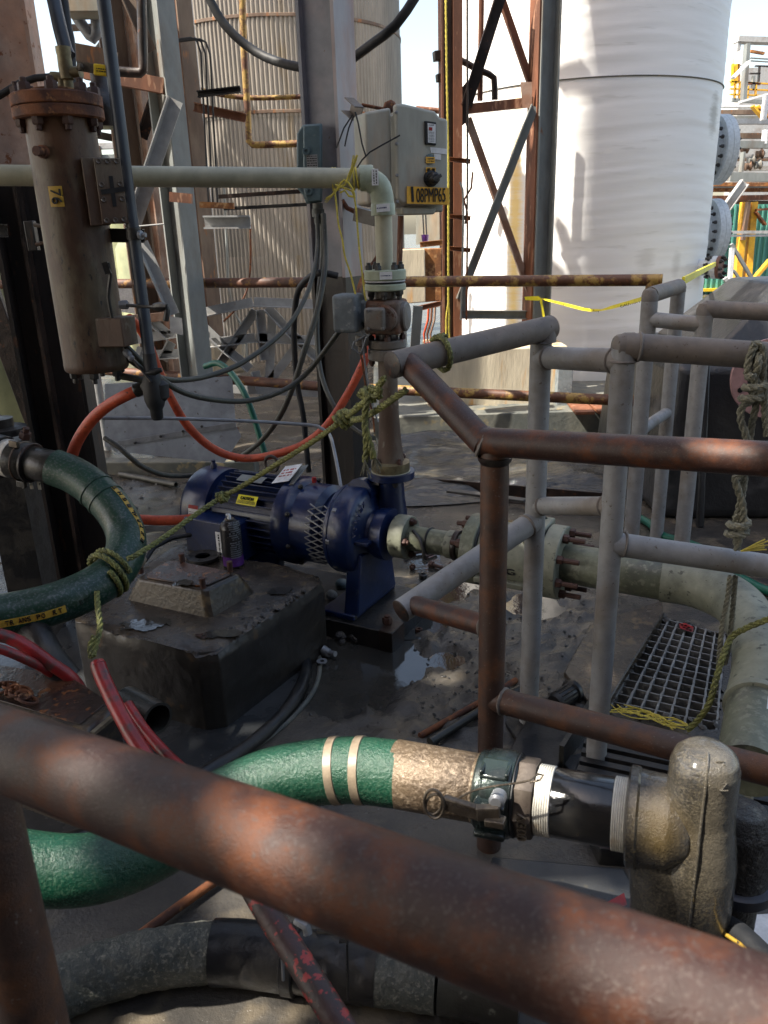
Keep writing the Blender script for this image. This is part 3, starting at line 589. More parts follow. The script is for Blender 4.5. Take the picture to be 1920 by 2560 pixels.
# pale conveyor truss behind the handrail
YT = 5.05
T = thing('pale_truss', 'pale grey angle iron truss lying behind the rusty handrail', 'truss', V((PY(500, 860, YT).x, YT, 0)))
def tm(x0, y0, x1, y1, prof=None, m='steel_pale', Y=YT, Yb=None): return part('chord' if abs(y1 - y0) < 40 else 'lattice_bar', MB().beam(PY(x0, y0, Y), PY(x1, y1, Yb or Y), prof or lprof(.055, .04), (0, 0, 1) if abs(y1 - y0) < 40 else (1, 0, 0)), m, T)
tm(490, 797, 635, 766, Y=5.0); tm(635, 766, 800, 772, Y=5.0); tm(320, 862, 475, 838); tm(490, 872, 640, 855); tm(640, 855, 810, 862)
tm(340, 900, 470, 893); tm(480, 960, 800, 975, rprof(.09, .02)); tm(300, 800, 430, 790, rprof(.05, .04), 'brace_pink')
tm(630, 770, 540, 905); tm(492, 815, 560, 880); tm(560, 880, 620, 930); tm(640, 775, 652, 900); tm(660, 775, 735, 855); tm(735, 855, 790, 905)
tm(662, 950, 670, 775); tm(668, 945, 735, 855); tm(372, 808, 420, 850); tm(420, 850, 398, 895); tm(350, 868, 340, 905, rprof(.03, .03)); tm(628, 930, 640, 975)
tm(520, 830, 535, 990, rprof(.015, .015), 'steel_grey')
mb = MB(); mb.prism([PY(*q, 5.3) for q in ((528, 850), (610, 832), (614, 930), (532, 945))], [PY(*q, 5.7) for q in ((528, 850), (610, 832), (614, 930), (532, 945))])
solo('machine_block', mb, 'concrete', 'small rounded cream block behind the pale truss', 'block', bevel=.02)
solo('control_plate', MB().prism([PY(*q, 4.7) for q in ((424, 790), (455, 795), (458, 838), (426, 832))], [PY(*q, 4.71) for q in ((424, 790), (455, 795), (458, 838), (426, 832))]), 'steel_pale', 'small pale grey plate bolted to the foot of the tall grey column', 'plate')
solo('white_cabinet', MB().prism([PY(*q, 5.9) for q in ((290, 700), (362, 720), (362, 788), (290, 778))], [PY(*q, 5.93) for q in ((290, 700), (362, 720), (362, 788), (290, 778))]), 'white', 'white cabinet behind the blue grey conduit below the handrail', 'panel')
# background tanks and slabs on the left
T = thing('green_tank', 'pale olive green tank in the distance behind the tan column', 'tank', V((PY(400, 800, 9).x, 9.6, 0)))
part('shell', MB().lathe(V((PY(400, 800, 9).x, 9.6, 0)), (0, 0, 1), [(.55, 0), (.55, PY(400, 620, 9).z), (.50, PY(400, 600, 9).z)], 40), 'green_tank', T)
part('shell_top', MB().lathe(V((PY(330, 800, 9).x, 10.6, 0)), (0, 0, 1), [(.75, 0), (.75, PY(400, 500, 9.6).z), (.70, PY(400, 495, 9.6).z)], 40), 'green_tank', T, 'darker taller green drum behind')
p = PZ(5, 1110); T = thing('green_drum', 'yellow green drum standing at the left edge behind the black coupling', 'drum', (p.x - .02, p.y + .35, 0))
part('shell', MB().lathe((p.x - .05, p.y + .35, 0), (0, 0, 1), [(.17, 0), (.175, .01), (.175, PY(20, 700, p.y).z), (.16, PY(20, 690, p.y).z + .01)], 40), 'green_tank', T)
solo('grey_wall', MB().box((PY(50, 700, 6.4).x, 6.4, .95), (.85, .12, 1.9)), 'steel_pale', 'grey wall panel far left behind the rusty handrail', 'wall', bevel=.01)
# far buildings behind everything, seen through gaps
T = thing('far_pipe_rack', 'rusty pipe rack glimpsed far behind the left columns', 'pipe rack', V((-4.2, 15, 0)))
for k, (z, m) in enumerate(((2.45, 'steel_pale'), (2.62, 'steel_grey'), (2.8, 'steel_pale'), (2.1, 'steel_rust'), (1.2, 'rust_orange'), (1.75, 'steel_rust'))): part('beam', MB().box((-4.0, 15, z), (4.2, .14, .09)), m, T)
for x in (-5.6, -4.7, -3.9): part('post', MB().box((x, 14.9, 1.4), (.14, .14, 2.8)), 'steel_tan', T)
solo('far_wall', MB().box((-3.3, 17, .55), (6, .2, 1.1)), 'green_tank', 'low green wall far behind the left columns', 'wall')
# sheet metal cover and beam left of the motor
p0, p1, p2, p3 = PZ(262, 1185, .06), PZ(560, 1158, .05), PZ(602, 1072, .22), PZ(250, 1060, .26)
T = thing('sheet_metal_cover', 'bent grey galvanised sheet lying behind the motor under the orange hose', 'cover', up(p0, 0))
YP = 4.25
def sheet(name, pts, m, T, th=.012, Y=YP): return part(name, MB().prism([PY(*q, Y) for q in pts], [PY(*q, Y + th) for q in pts]), m, T)
sheet('panel', ((262, 960), (580, 940), (590, 1062), (300, 1110), (262, 1118)), 'sheet_metal', T)
sheet('panel', ((280, 1118), (590, 1064), (604, 1090), (560, 1158), (285, 1128)), 'sheet_metal', T, Y=YP - .03)
part('flange_strip', MB().beam(PY(275, 1113, YP - .035), PY(590, 1062, YP - .035), rprof(.03, .008), (0, 0, 1)), 'galv', T)
for (x, y) in ((338, 1107), (402, 1091), (458, 1078), (505, 1066)): bolt(T, PY(x, y, YP - .045), (0, -1, .1), .008, 'bolt_dark')
solo('white_pipe_post', MB().cyl(PZ(268, 1125, 0), PZ(268, 1125, 0) + V((0, 0, PY(262, 930, PZ(268, 1125).y).z)), .03), 'steel_pale', 'short pale upright pipe between the dark column and the galvanised sheet', 'post')
a = PZ(250, 1190); b = PZ(640, 1190)
solo('dark_curb', MB().box((a + b) / 2 + V((0, .06, .035)), ((b - a).length, .1, .09), b - a), 'concrete_grey', 'dark low kerb in front of the galvanised sheet', 'kerb', bevel=.006)
solo('loose_pipe', MB().lathe(PZ(300, 1185, .02), PZ(440, 1212, .02) - PZ(300, 1185, .02), [(.016, 0), (.016, (PZ(440, 1212, .02) - PZ(300, 1185, .02)).length), (.012, (PZ(440, 1212, .02) - PZ(300, 1185, .02)).length), (.012, .05)], 14), 'olive', 'short open ended grey pipe lying on the ground left of the motor', 'pipe')
# ================================================================== RIGHT BACKGROUND
T = thing('far_pipe_rack', 'steel pipe rack with grey and rusty beams right of the white tank', 'pipe rack', V((PY(1900, 600, 14).x, 14, 0)))
def rb(x0, y0, x1, y1, wpx, m, Y=14, nm='beam', dz=.12):
    a = PY(x0, y0, Y); b = PY(x1, y1, Y); hw = wpx * proj(a)[2] / FX
    return part(nm, MB().beam(a, b, rprof(hw, dz), (0, 0, 1) if abs(x1 - x0) > abs(y1 - y0) else (1, 0, 0)), m, T)
rb(1700, 265, 2050, 268, 5, 'white'); rb(1700, 300, 2050, 300, 16, 'steel_grey', 14.3); rb(1700, 304, 2050, 304, 12, 'galv', 13.5); rb(1700, 282, 2050, 280, 10, 'steel_tan', 14.6)
rb(1700, 340, 2050, 340, 12, 'steel_tan', 14.5); rb(1700, 361, 2050, 363, 16, 'steel_grey', 13.2); rb(1700, 388, 2050, 392, 6, 'steel_pale'); rb(1700, 398, 2050, 400, 6, 'steel_tan')
rb(1700, 425, 2050, 418, 10, 'steel_pale', 14.2); rb(1822, 442, 2050, 446, 20, 'steel_grey', 12.5); rb(1700, 461, 2050, 461, 9, 'rust_orange'); rb(1700, 475, 2050, 475, 9, 'rust_orange', 14.3); rb(1700, 470, 2050, 470, 8, 'steel_grey', 14.8)
rb(1700, 497, 2050, 492, 12, 'steel_rust', 13.8); rb(1700, 505, 2050, 507, 8, 'rust_dark'); rb(1700, 582, 2050, 579, 7, 'steel_pale', 12.5); rb(1700, 590, 2050, 588, 5, 'galv', 12.3)
rb(1916, 240, 1908, 300, 8, 'white', 13, 'post'); rb(1913, 325, 1910, 360, 6, 'white', 13.2, 'post'); rb(1868, 110, 1858, 255, 9, 'steel_grey', 12.8, 'post'); rb(1858, 380, 1852, 430, 5, 'steel_grey', 13, 'post')
rb(1850, 255, 1930, 232, 5, 'white', 12.6); rb(1832, 195, 1872, 155, 6, 'white', 12.6)
for i, (x, y) in enumerate(((1862, 372), (1878, 400), (1900, 385), (1895, 412), (1870, 415))): part('valve_body', MB().lathe(PY(x, y, 13.6), (1, 0, .2), [(.03, -.06), (.06, -.05), (.05, 0), (.08, .03), (.03, .07)], 12), 'steel_grey' if i % 2 else 'steel_tan', T)
T = thing('steel_bracket', 'pale angled strut dropping from the rack beam beside the white tank flanges', 'brace', PY(1850, 500, 12.2))
part('strut', MB().beam(PY(1862, 455, 12.2), PY(1815, 520, 12.2), hprof(.12, .1, .012, .01), (1, 0, 0)), 'steel_pale', T)
T = thing('yellow_platform', 'yellow railed platform high up beyond the white tank', 'platform', PY(1870, 255, 16))
for (x0, y0, x1, y1, wd, m) in ((1825, 204, 1925, 210, 3, 'yellow_paint'), (1825, 222, 1925, 226, 3, 'yellow_paint'), (1825, 236, 1925, 240, 3, 'yellow_paint'), (1842, 160, 1838, 210, 9, 'yellow_paint'), (1832, 160, 1830, 215, 5, 'yellow'), (1846, 160, 1846, 205, 5, 'rust_orange'),
    (1850, 205, 1848, 250, 3, 'yellow_paint'), (1838, 205, 1836, 250, 3, 'yellow_paint'), (1870, 215, 1868, 250, 3, 'yellow_paint'), (1890, 212, 1888, 245, 3, 'yellow_paint'), (1888, 165, 1925, 166, 3, 'rust_dark'), (1874, 184, 1900, 184, 3, 'rust_dark'), (1899, 165, 1896, 205, 3, 'rust_dark'), (1868, 208, 1900, 210, 5, 'rust'),
    (1830, 250, 1925, 256, 8, 'steel_grey'), (1876, 128, 1910, 134, 6, 'rust_orange'), (1875, 145, 1925, 148, 2, 'steel_grey'), (1875, 152, 1925, 155, 2, 'steel_grey'), (1884, 190, 1882, 226, 6, 'steel_grey')): rb(x0, y0, x1, y1, wd, m, 16, 'bar', .06)
solo('far_building', MB().box((PY(1915, 200, 20).x + 1.1, 20.3, PY(1915, 165, 20).z / 2), (3.2, .3, PY(1915, 165, 20).z)), 'steel_pale', 'pale grey building far beyond the yellow platform', 'building')
T = thing('far_silo', 'cream roofed structure at the far right against the sky', 'building', PY(1900, 110, 19))
rb(1840, 100, 1950, 104, 12, 'steel_pale', 19, 'fascia', .3); rb(1845, 100, 1838, 165, 8, 'steel_pale', 19, 'post', .2); rb(1852, 128, 1848, 165, 9, 'white', 18.5, 'post', .2)
T = thing('yellow_stair', 'yellow stair flight on the far rack', 'stairs', PY(1900, 290, 13.9))
rb(1880, 265, 1915, 305, 4, 'yellow_paint', 13.9, 'stringer'); rb(1893, 265, 1925, 300, 4, 'yellow_paint', 13.9, 'stringer')
for k in range(4): rb(1886 + 8 * k, 272 + 9 * k, 1899 + 8 * k, 271 + 9 * k, 2, 'yellow_paint', 13.9, 'tread')
b = PY(1880, 600, 15); mb = MB()
T = thing('green_cladding_wall', 'sea green ribbed metal wall beyond the grey staircase', 'wall', V((b.x, 15, 0)))
part('panel', MB().box((b.x + .6, 15.2, PY(1880, 508, 15).z / 2), (4, .1, PY(1880, 508, 15).z)), 'teal_wall', T)
mb = MB()
for k in range(40): mb.box((b.x - 1.4 + k * .1, 15.13, PY(1880, 508, 15).z / 2), (.03, .03, PY(1880, 508, 15).z))
part('rib', mb, 'teal_wall', T, kind='stuff'); part('trim', MB().box((b.x + .6, 15.1, PY(1880, 722, 15).z), (4, .12, .05)), 'yellow', T)
T = thing('yellow_steel_frame', 'yellow painted steel frame in front of the sea green wall', 'frame', V((b.x, 13.5, 0)))
rb(1862, 505, 1836, 770, 16, 'yellow_paint', 13.5, 'post'); rb(1884, 505, 1862, 770, 15, 'yellow_paint', 13.5, 'post'); rb(1870, 505, 1856, 600, 8, 'steel_tan', 13.4, 'post'); rb(1925, 650, 1882, 700, 7, 'yellow_paint', 13.4, 'brace'); rb(1890, 525, 1925, 522, 5, 'rust', 13.4, 'brace'); rb(1888, 530, 1912, 562, 4, 'rust', 13.4, 'brace')
T = thing('grey_staircase', 'grey steel staircase rail slanting down behind the white tank flanges', 'stairs', V((PY(1870, 700, 10).x, 10, 0)))
for (x0, y0, x1, y1, wd, m) in ((1828, 610, 1918, 760, 7, 'steel_grey'), (1834, 676, 1876, 742, 5, 'steel_grey'), (1812, 695, 1856, 756, 10, 'steel_pale'), (1806, 735, 1828, 760, 6, 'steel_grey'), (1830, 620, 1824, 715, 9, 'white'), (1884, 705, 1878, 755, 8, 'white')): rb(x0, y0, x1, y1, wd, m, 9.5, 'rail', .05)
# white sloping hopper and black lined tank at the right
YK = 3.75
T = thing('black_tank', 'large black rubber lined tank at the right edge with a pink flange', 'tank', V((PY(1800, 1000, YK).x, YK + .6, 0)))
def kq(pts, Y0=YK): return [PY(x, y, Y0) for x, y in pts]
f0 = PZ(1640, 1300); zt = PY(1700, 912, f0.y + .05).z; X1 = f0.x + 2.2
part('shell', MB().prism([f0, V((X1, f0.y - .25, 0)), V((X1, f0.y + 1.2, 0)), V((f0.x + .02, f0.y + 1.2, 0))],
    [V((f0.x + .06, f0.y + .08, zt)), V((X1, f0.y - .15, zt)), V((X1, f0.y + 1.2, zt)), V((f0.x + .08, f0.y + 1.2, zt))]), 'black_tank', T, bevel=.05, seg=4)
part('seam_strip', MB().beam(PZ(1745, 1315) + V((0, -.02, 0)), V((PY(1775, 900, f0.y).x, f0.y + .035, zt)), rprof(.03, .03), (1, 0, 0)), 'black_tank', T, bevel=.008)
part('top_step', MB().prism([V((f0.x + .30, f0.y + .3, zt)), V((X1, f0.y + .1, zt)), V((X1, f0.y + 1.1, zt)), V((f0.x + .30, f0.y + 1.1, zt))], [V((f0.x + .65, f0.y + .45, zt + .30)), V((X1, f0.y + .35, zt + .30)), V((X1, f0.y + 1.0, zt + .30)), V((f0.x + .65, f0.y + 1.0, zt + .30))]), 'black_tank', T, bevel=.02)
fc = PY(1925, 945, f0.y - .12); mb = MB(); ax = V((-.06, -1, .08)).normalized(); uu = V((1, -.06, 0)).normalized(); vv = ax.cross(uu)
n = 48; o = 0
ring = [];
for k in range(n): a = 2 * math.pi * k / n; ring.append(uu * math.cos(a) + vv * math.sin(a))
for rr, t in ((.10, 0), (.10, .02), (.165, .02), (.165, 0)): mb.v += [fc + q * rr + ax * t for q in ring]
for j in range(4):
    for k in range(n): a = j * n + k; b2 = j * n + (k + 1) % n; c2 = ((j + 1) % 4) * n + (k + 1) % n; d2 = ((j + 1) % 4) * n + k; mb.f.append((a, b2, c2, d2))
fl = part('flange', mb, 'pink_flange', T)
part('bore', MB().lathe(fc, ax, [(.0, .003), (.101, .003)], 40), 'black_tank', T)
for k in range(8):
    a = 2 * math.pi * k / 8 + .35; part('bolt_hole', MB().lathe(fc + (uu * math.cos(a) + vv * math.sin(a)) * .135, ax, [(.0, .0222), (.011, .0222)], 16), 'ink', T)
T = thing('pale_hopper', 'pale weathered sloping hopper cover behind the black tank', 'hopper', V((PY(1880, 800, 5).x, 5.2, 0)))
part('cover', MB().prism([PY(*q, 5.0) for q in ((1790, 900), (1815, 795), (1940, 790), (1960, 900))], [PY(*q, 6.0) for q in ((1790, 900), (1815, 795), (1940, 790), (1960, 900))]), 'rail_dust', T, bevel=.01)
solo('pale_pipe', MB().sp([PY(*q, 5.2) for q in ((1668, 955), (1700, 935), (1760, 905), (1830, 880))], .035, 14), 'steel_pale', 'pale sloping pipe in front of the white tank foot', 'pipe')
# green hose snaking on the ground by the black tank
solo('teal_hose', MB().sp([PZ(*q, .02) for q in ((1590, 1290), (1625, 1310), (1655, 1338), (1700, 1352), (1760, 1375), (1830, 1430), (1900, 1470), (1990, 1500))], .017, 12), 'teal', 'teal hose on the ground beside the black tank', 'hose')
# rippled black sheeting lying behind the pump
mb = MB(); X0, X1, Y0, Y1 = -.05, 1.75, 3.72, 5.0; nx, ny = 90, 64
for j in range(ny + 1):
    for i in range(nx + 1):
        x = X0 + (X1 - X0) * i / nx; y = Y0 + (Y1 - Y0) * j / ny; e = min(1, 9 * min(i / nx, 1 - i / nx, j / ny, 1 - j / ny))
        mb.v.append(V((x + .05 * noise.noise(V((y * 3, 2, 1))), y + .05 * noise.noise(V((x * 3, 5, 1))), .012 + e * (.055 + .045 * noise.noise(V((x * 1.8, y * 5, 0))) + .030 * noise.noise(V((x * 4.5, y * 11, 4))) + .010 * noise.noise(V((x * 11, y * 22, 4)))))))
for j in range(ny):
    for i in range(nx): a = j * (nx + 1) + i; mb.f.append((a, a + 1, a + nx + 2, a + nx + 1))
solo('liner_sheet', mb, 'sheeting', 'wet wrinkled black liner sheet lying between the pump and the cream plinth', 'sheet', ang=80)
a = PZ(930, 1232); b = PZ(1560, 1290)
solo('rust_channel', MB().beam(up(a, .0) + V((0, .08, 0)), up(b, .0) + V((0, .08, 0)), [(0, 0), (.085, 0), (.085, .012), (.012, .012), (.012, .05), (0, .05)], (0, 0, 1)), 'rust_dark', 'low rusty steel channel kerb behind the pump valve', 'kerb', bevel=.003)
# orange junction box between riser and tower
YJ = 4.9
T = thing('junction_box', 'rust orange electrical box behind the pipe riser with cables below', 'electrical box', PY(1050, 760, YJ))
part('door', MB().prism([PY(*q, YJ) for q in ((1004, 624), (1062, 622), (1064, 755), (1006, 760))], [PY(*q, YJ + .02) for q in ((1004, 624), (1062, 622), (1064, 755), (1006, 760))]), 'concrete', T, bevel=.004)
part('housing', MB().prism([PY(*q, YJ + .021) for q in ((1004, 622), (1105, 620), (1105, 752), (1006, 760))], [PY(*q, YJ + .12) for q in ((1004, 622), (1105, 620), (1105, 752), (1006, 760))]), 'rust_orange', T, bevel=.006)
bar('strut_channel', 1050, 612, 1106, 606, YJ - .05, cprof(.03, .02, .003), 'rust_orange', 'orange slotted strut on top of the rust orange box', 'bracket', X=(0, 0, 1))
bar('strut_channel', 1040, 772, 1102, 758, YJ - .05, cprof(.03, .02, .003), 'steel_rust', 'slotted rusty strut under the rust orange box', 'bracket', X=(0, 0, 1))
for i, (x, m, nm) in enumerate(((1072, 'orange', 'bright orange'), (1080, 'steel_rust', 'rusty brown'), (1088, 'brace_pink', 'tan'))): pipe('cable', [(x, 765), (x - 2, 800), (x - 12, 835), (x - 10, 860), (x + 25, 850)], 6, m, nm + ' cable curling under the rust orange box', 'cable', Y=YJ)
bar('grey_post', 1045, 765, 1037, 870, YJ - .5, rprof(.05, .05), 'steel_grey', 'grey post standing behind the valve under the rust orange box', 'post')
T = thing('grey_cabinet', 'beige back panel with black wires behind the control box', 'panel', PY(1072, 600, 7))
part('panel', MB().prism([PY(*q, 7) for q in ((1040, 520), (1110, 515), (1112, 605), (1040, 612))], [PY(*q, 7.2) for q in ((1040, 520), (1110, 515), (1112, 605), (1040, 612))]), 'box_grey', T)
for x in (1057, 1064): part('wire', MB().tube([PY(x, 535, 6.9), PY(x + 3, 595, 6.9)], .006, 6), 'cable_black', T)
solo('purple_cup', MB().lathe(PY(1063, 612, 6.6), (0, 0, 1), [(.022, 0), (.03, .07), (.032, .075)], 16), 'purple', 'small purple cup standing on the strut behind the control box', 'cup')
# ================================================================== HANDRAILS
def rail(name, a, b, r, m, T, n=20, lab=None): return part(name, MB().cyl(a, b, r, n), m, T, lab)
# rusty yellow handrail crossing the middle distance
ra = PY(-120, 712, 5.7); rbb = P(1656, 700, 3.85); mz = P(1656, 1000, 3.95)
T = thing('handrail', 'long rusty handrail across the background with flaking yellow paint to the right', 'handrail', V((rbb.x, rbb.y, 0)))
zt = (ra.z + rbb.z) / 2; dv = (rbb - ra)
def onrail(px, z, dz=0):
    lo, hi = 0.0, 1.0
    for _ in range(40):
        t = (lo + hi) / 2
        if proj(ra + dv * t)[0] < px: lo = t
        else: hi = t
    q = ra + dv * t; return V((q.x, q.y, z if z is not None else q.z + dz))
k1 = onrail(815, None); k2 = onrail(1010, None); rr = .0285
def zline(px, py): q = onrail(px, None); return PY(px, py, q.y).z
for (x0, x1, m) in ((-100, 815, 'rail_red'), (815, 1656, 'rail_yellow')): rail('top_rail', onrail(x0, None), onrail(x1, None), rr, m, T)
mr = [V((*onrail(x, None).xy, zline(x, y))) for x, y in ((-100, 905), (815, 968))]; rail('mid_rail', mr[0], mr[1], rr, 'rail_red', T)
mr2 = [V((*onrail(x, None).xy, zline(x, y))) for x, y in ((815, 968), (1640, 1003))]; rail('mid_rail', mr2[0], mr2[1], rr, 'rail_yellow', T)
for x in (817, 1630): q = onrail(x, None); rail('post', up(q, 0), q, rr, 'rail_yellow', T)
# grey guard rails
HR = .027
def pst(T, base, z, m='rail_grey', r=.025): return rail('post', up(base, 0), up(base, z), r, m, T)
T = thing('guard_rail', 'grey pipe guard rail with two near posts and a dusty brown top pipe', 'guard rail', PZ(1320, 1815))
B1 = PZ(1320, 1815); B2 = PZ(1487, 1935)
c1 = PY(982, 912, 1.62)                      # capped end of the top pipe
t1 = PY(1362, 822, B1.y)
pst(T, B1, t1.z - .0); rail('top_rail', c1, t1 + (t1 - c1).normalized() * .02, .0275, 'rail_dust', T)
part('end_cap', MB().lathe(c1, c1 - t1, [(.0275, 0), (.028, .002), (.024, .004)], 24), 'rust_dark', T)
part('elbow', MB().lathe(t1, (0, 0, 1), [(.0272, -.03), (.0272, 0), (.02, .018), (.001, .026)], 20), 'rail_dust', T)
z2 = PY(1546, 866, B2.y).z; pst(T, B2, z2 - .005)
u1 = V((B1.x, B1.y, PY(1362, 893, B1.y).z)); u2 = V((B2.x, B2.y, PY(1546, 903, B2.y).z)); rail('cross_rail', u1, u2, .0255, 'rail_grey', T)
l1 = V((B1.x, B1.y, PY(1345, 1264, B1.y).z)); l2 = V((B2.x, B2.y, PY(1520, 1266, B2.y).z)); rail('cross_rail', l1, l2, .022, 'rail_grey', T)
e2 = PY(2150, 905, B2.y - .06); s2 = V((B2.x - .0, B2.y, z2)); rail('top_rail', s2, e2, .0275, 'rail_dust', T)
part('elbow', MB().lathe(s2, V((-1, 0, 0)), [(.0275, -.02), (.0275, 0), (.022, .016), (.001, .025)], 20), 'rail_dust', T)
l3 = PY(1540, 1358, B2.y); l4 = PY(2100, 1442, B2.y - .05); rail('mid_rail', l3 - V((.01, 0, 0)), l4, .027, 'rail_grey', T)
c2 = PY(1003, 1527, 1.62); l5 = V((B1.x, B1.y, PY(1342, 1300, B1.y).z)); rail('mid_rail', c2, l5, .0275, 'rail_grey', T)
part('end_cap', MB().lathe(c2, c2 - l5, [(.0275, 0), (.028, .002), (.024, .004)], 24), 'rust_dark', T)
for b in (B1, B2): part('base_plate', MB().box(up(b, .012), (.13, .13, .014), (1, .3, 0)), 'black_steel', T, bevel=.002)
def weld(T, p, ax, r, s=.0035):
    ax = V(ax).normalized(); pf = [(r - .001, -s), (r + s * .5, -s * .6), (r + s * .8, 0), (r + s * .5, s * .6), (r - .001, s)]; mb = MB().lathe(p, ax, pf, 28)
    for i, v in enumerate(mb.v): mb.v[i] = v + ax * .0016 * noise.noise(v * 160) + (v - p) * .02 * noise.noise(v * 210)
    part('weld_bead', mb, 'rail_dust', T)
weld(T, u1 + (u2 - u1).normalized() * .026, u2 - u1, .0262); weld(T, u2 - (u2 - u1).normalized() * .026, u2 - u1, .0262); weld(T, l1 + (l2 - l1).normalized() * .026, l2 - l1, .0226); weld(T, l2 - (l2 - l1).normalized() * .026, l2 - l1, .0226)
weld(T, l3 + (l4 - l3).normalized() * .018, l4 - l3, .0277); weld(T, up(B2, z2 - .03), (0, 0, 1), .0256); weld(T, up(B1, t1.z - .03), (0, 0, 1), .0256); weld(T, l5 - (l5 - c2).normalized() * .03, l5 - c2, .0282)
weld(T, s2 + (e2 - s2).normalized() * .03, e2 - s2, .0282)
# three farther posts
YC = 2.85; T = thing('guard_rail', 'farther grey guard rail made of three close posts right of the rusty yellow post', 'guard rail', V((PY(1600, 900, YC).x, YC, 0)))
def cpost(x, y, Y): q = PY(x, y, Y); return V((q.x, Y, 0))
g1 = cpost(1619, 818, 2.85); g2 = cpost(1693, 756, 3.2); g3 = cpost(1760, 806, 2.75); RR = .0285
zg1 = PY(1628, 738, 2.85).z; zg2 = PY(1702, 716, 3.2).z; zg3 = PY(1768, 772, 2.75).z
pst(T, g1, zg1, r=RR); pst(T, g2, zg2, r=.0275); pst(T, g3, zg3, r=.028)
rail('top_rail', up(g1, zg1), up(g2, zg2), RR, 'rail_dust', T)
for g, z in ((g1, zg1), (g2, zg2), (g3, zg3)): part('elbow', MB().lathe(up(g, z), (0, 0, 1), [(RR * 1.01, -.02), (RR * 1.01, 0), (RR * .7, .018), (.001, .026)], 20), 'rail_dust', T)
rail('cross_rail', up(g1, PY(1619, 798, 2.85).z), up(g3, PY(1755, 812, 2.75).z), .0265, 'rail_grey', T)
rail('top_rail', up(g3, zg3), PY(2100, 790, 2.65), .0285, 'rail_dust', T)
rail('cross_rail', up(g1, PY(1600, 1078, 2.85).z), up(g2, PY(1672, 1030, 3.2).z), .022, 'rail_grey', T)
# dark rusty guard rail close by
pd = P(1238, 1104, 1.46); BD = V((pd.x, pd.y, 0)); RD = .0265
T = thing('guard_rail', 'dark brown rusty guard rail with one post and rails running off right', 'guard rail', BD)
er = P(1920, 1147, 1.17); er2 = pd + (er - pd) * 1.5; cr = P(1207, 1104, 1.47)
rail('post', BD, pd, RD, 'rail_brown', T); rail('top_rail', cr, er2, RD, 'rail_rust', T)
cc = c1 + (t1 - c1).normalized() * .035; rail('diagonal_rail', cr + (cr - cc).normalized() * .01, cc, .0262, 'rail_rust', T)
mm0 = V((BD.x, BD.y, PY(1240, 1745, BD.y).z)); mm1 = P(1920, 1928, 1.36); rail('mid_rail', mm0, mm0 + (mm1 - mm0) * 1.5, RD * .98, 'rail_brown', T)
st = PY(1240, 1572, BD.y); rail('stub_rail', c2 + (l5 - c2).normalized() * .03, st, .0225, 'rail_rust', T)
part('weld_collar', MB().lathe(up(BD, pd.z - .042), (0, 0, 1), [(RD, 0), (RD + .004, .006), (RD + .006, .014)], 24), 'rust_dark', T)
weld(T, cr, (cr - cc).normalized() + (er - cr).normalized() * -1 + V((.8, 0, .3)), .0275, .004); weld(T, up(BD, mm0.z), (mm1 - mm0), .0274) if False else weld(T, mm0 + (mm1 - mm0).normalized() * .028, mm1 - mm0, .0268); weld(T, st - (st - c2).normalized() * .028, st - c2, .0232)
# nearest rail
n0 = P(0, 1868, .545); n1 = P(1280, 2342, .36); d = n1 - n0
T = thing('guard_rail', 'blurred rusty brown pipe rail crossing the whole foreground', 'guard rail', V((n0.x, n0.y, 0)))
rail('top_rail', n0 - d * .9, n0 + d * 1.75, .0268, 'rail_rust', T, 40)
pb = P(-22, 2100, .63); rail('post', V((pb.x, pb.y, -.0)), up(pb, (n0 - d * .04).z - .02), .0262, 'rail_brown', T, 30)

# ================================================================== PUMP SET
ZC = .34; A0 = PZ(500, 1258, ZC); E0 = PZ(1760, 1465, ZC); AX = (E0 - A0).normalized(); SD = V((0, 0, 1)).cross(AX).normalized()   # SD points away from camera
if SD.y < 0: SD = -SD
UPV = V((0, 0, 1))
def axp(px):
    lo, hi = -1.0, 4.0
    for _ in range(50):
        t = (lo + hi) / 2
        if proj(A0 + AX * t)[0] < px: lo = t
        else: hi = t
    return A0 + AX * t
def tt(px): return (axp(px) - A0).dot(AX)
def at(t, s=0, u=0): return A0 + AX * t + SD * s + UPV * u
MR = .150
T = thing('pump_motor', 'dark blue cast iron electric motor with cooling fins and yellow caution sticker', 'motor', up(at(tt(600)), 0))
t0, t1_, t2_, t3_ = tt(522), tt(592), tt(740), tt(792)
f = part('fan_cowl', MB().lathe(at(t0 - .02), AX, [(.02, -.005), (MR * .75, -.004), (MR * .95, .006), (MR * 1.0, .022), (MR * 1.0, t1_ - t0 - .02), (MR * .985, t1_ - t0 - .01)], 48), 'blue', T)
part('barrel', MB().lathe(at(t1_ - .04), AX, [(MR * .82, 0), (MR * .82, t2_ - t1_ + .06)], 40), 'blue', T)
nf = 34; 
for k in range(nf):
    a = 2 * math.pi * k / nf; 
    if 3.5 < a % (2 * math.pi) < 5.0 and False: continue
    dr = SD * math.cos(a) + UPV * math.sin(a); c = at((t1_ + t2_) / 2) + dr * MR * .885
    part('fin', MB().box(c, (t2_ - t1_ + .01, .004, MR * .19), AX, dr), 'blue', T, bevel=.0012, seg=1)
part('end_bell', MB().lathe(at(t2_ - .01), AX, [(MR * .9, 0), (MR * 1.04, .008), (MR * 1.05, .045), (MR * 1.0, .062), (MR * .93, .075), (MR * .93, t3_ - t2_ + .07), (MR * .80, t3_ - t2_ + .09)], 48), 'blue', T)
for k in range(8):
    a = 2 * math.pi * k / 8 + .3; bolt(T, at(t2_ + .055, 0, 0) + (SD * math.cos(a) + UPV * math.sin(a)) * MR * .985, AX, .009, 'bolt_dark')
bxc = at(tt(642) - .035, -MR * 1.02, -.045)
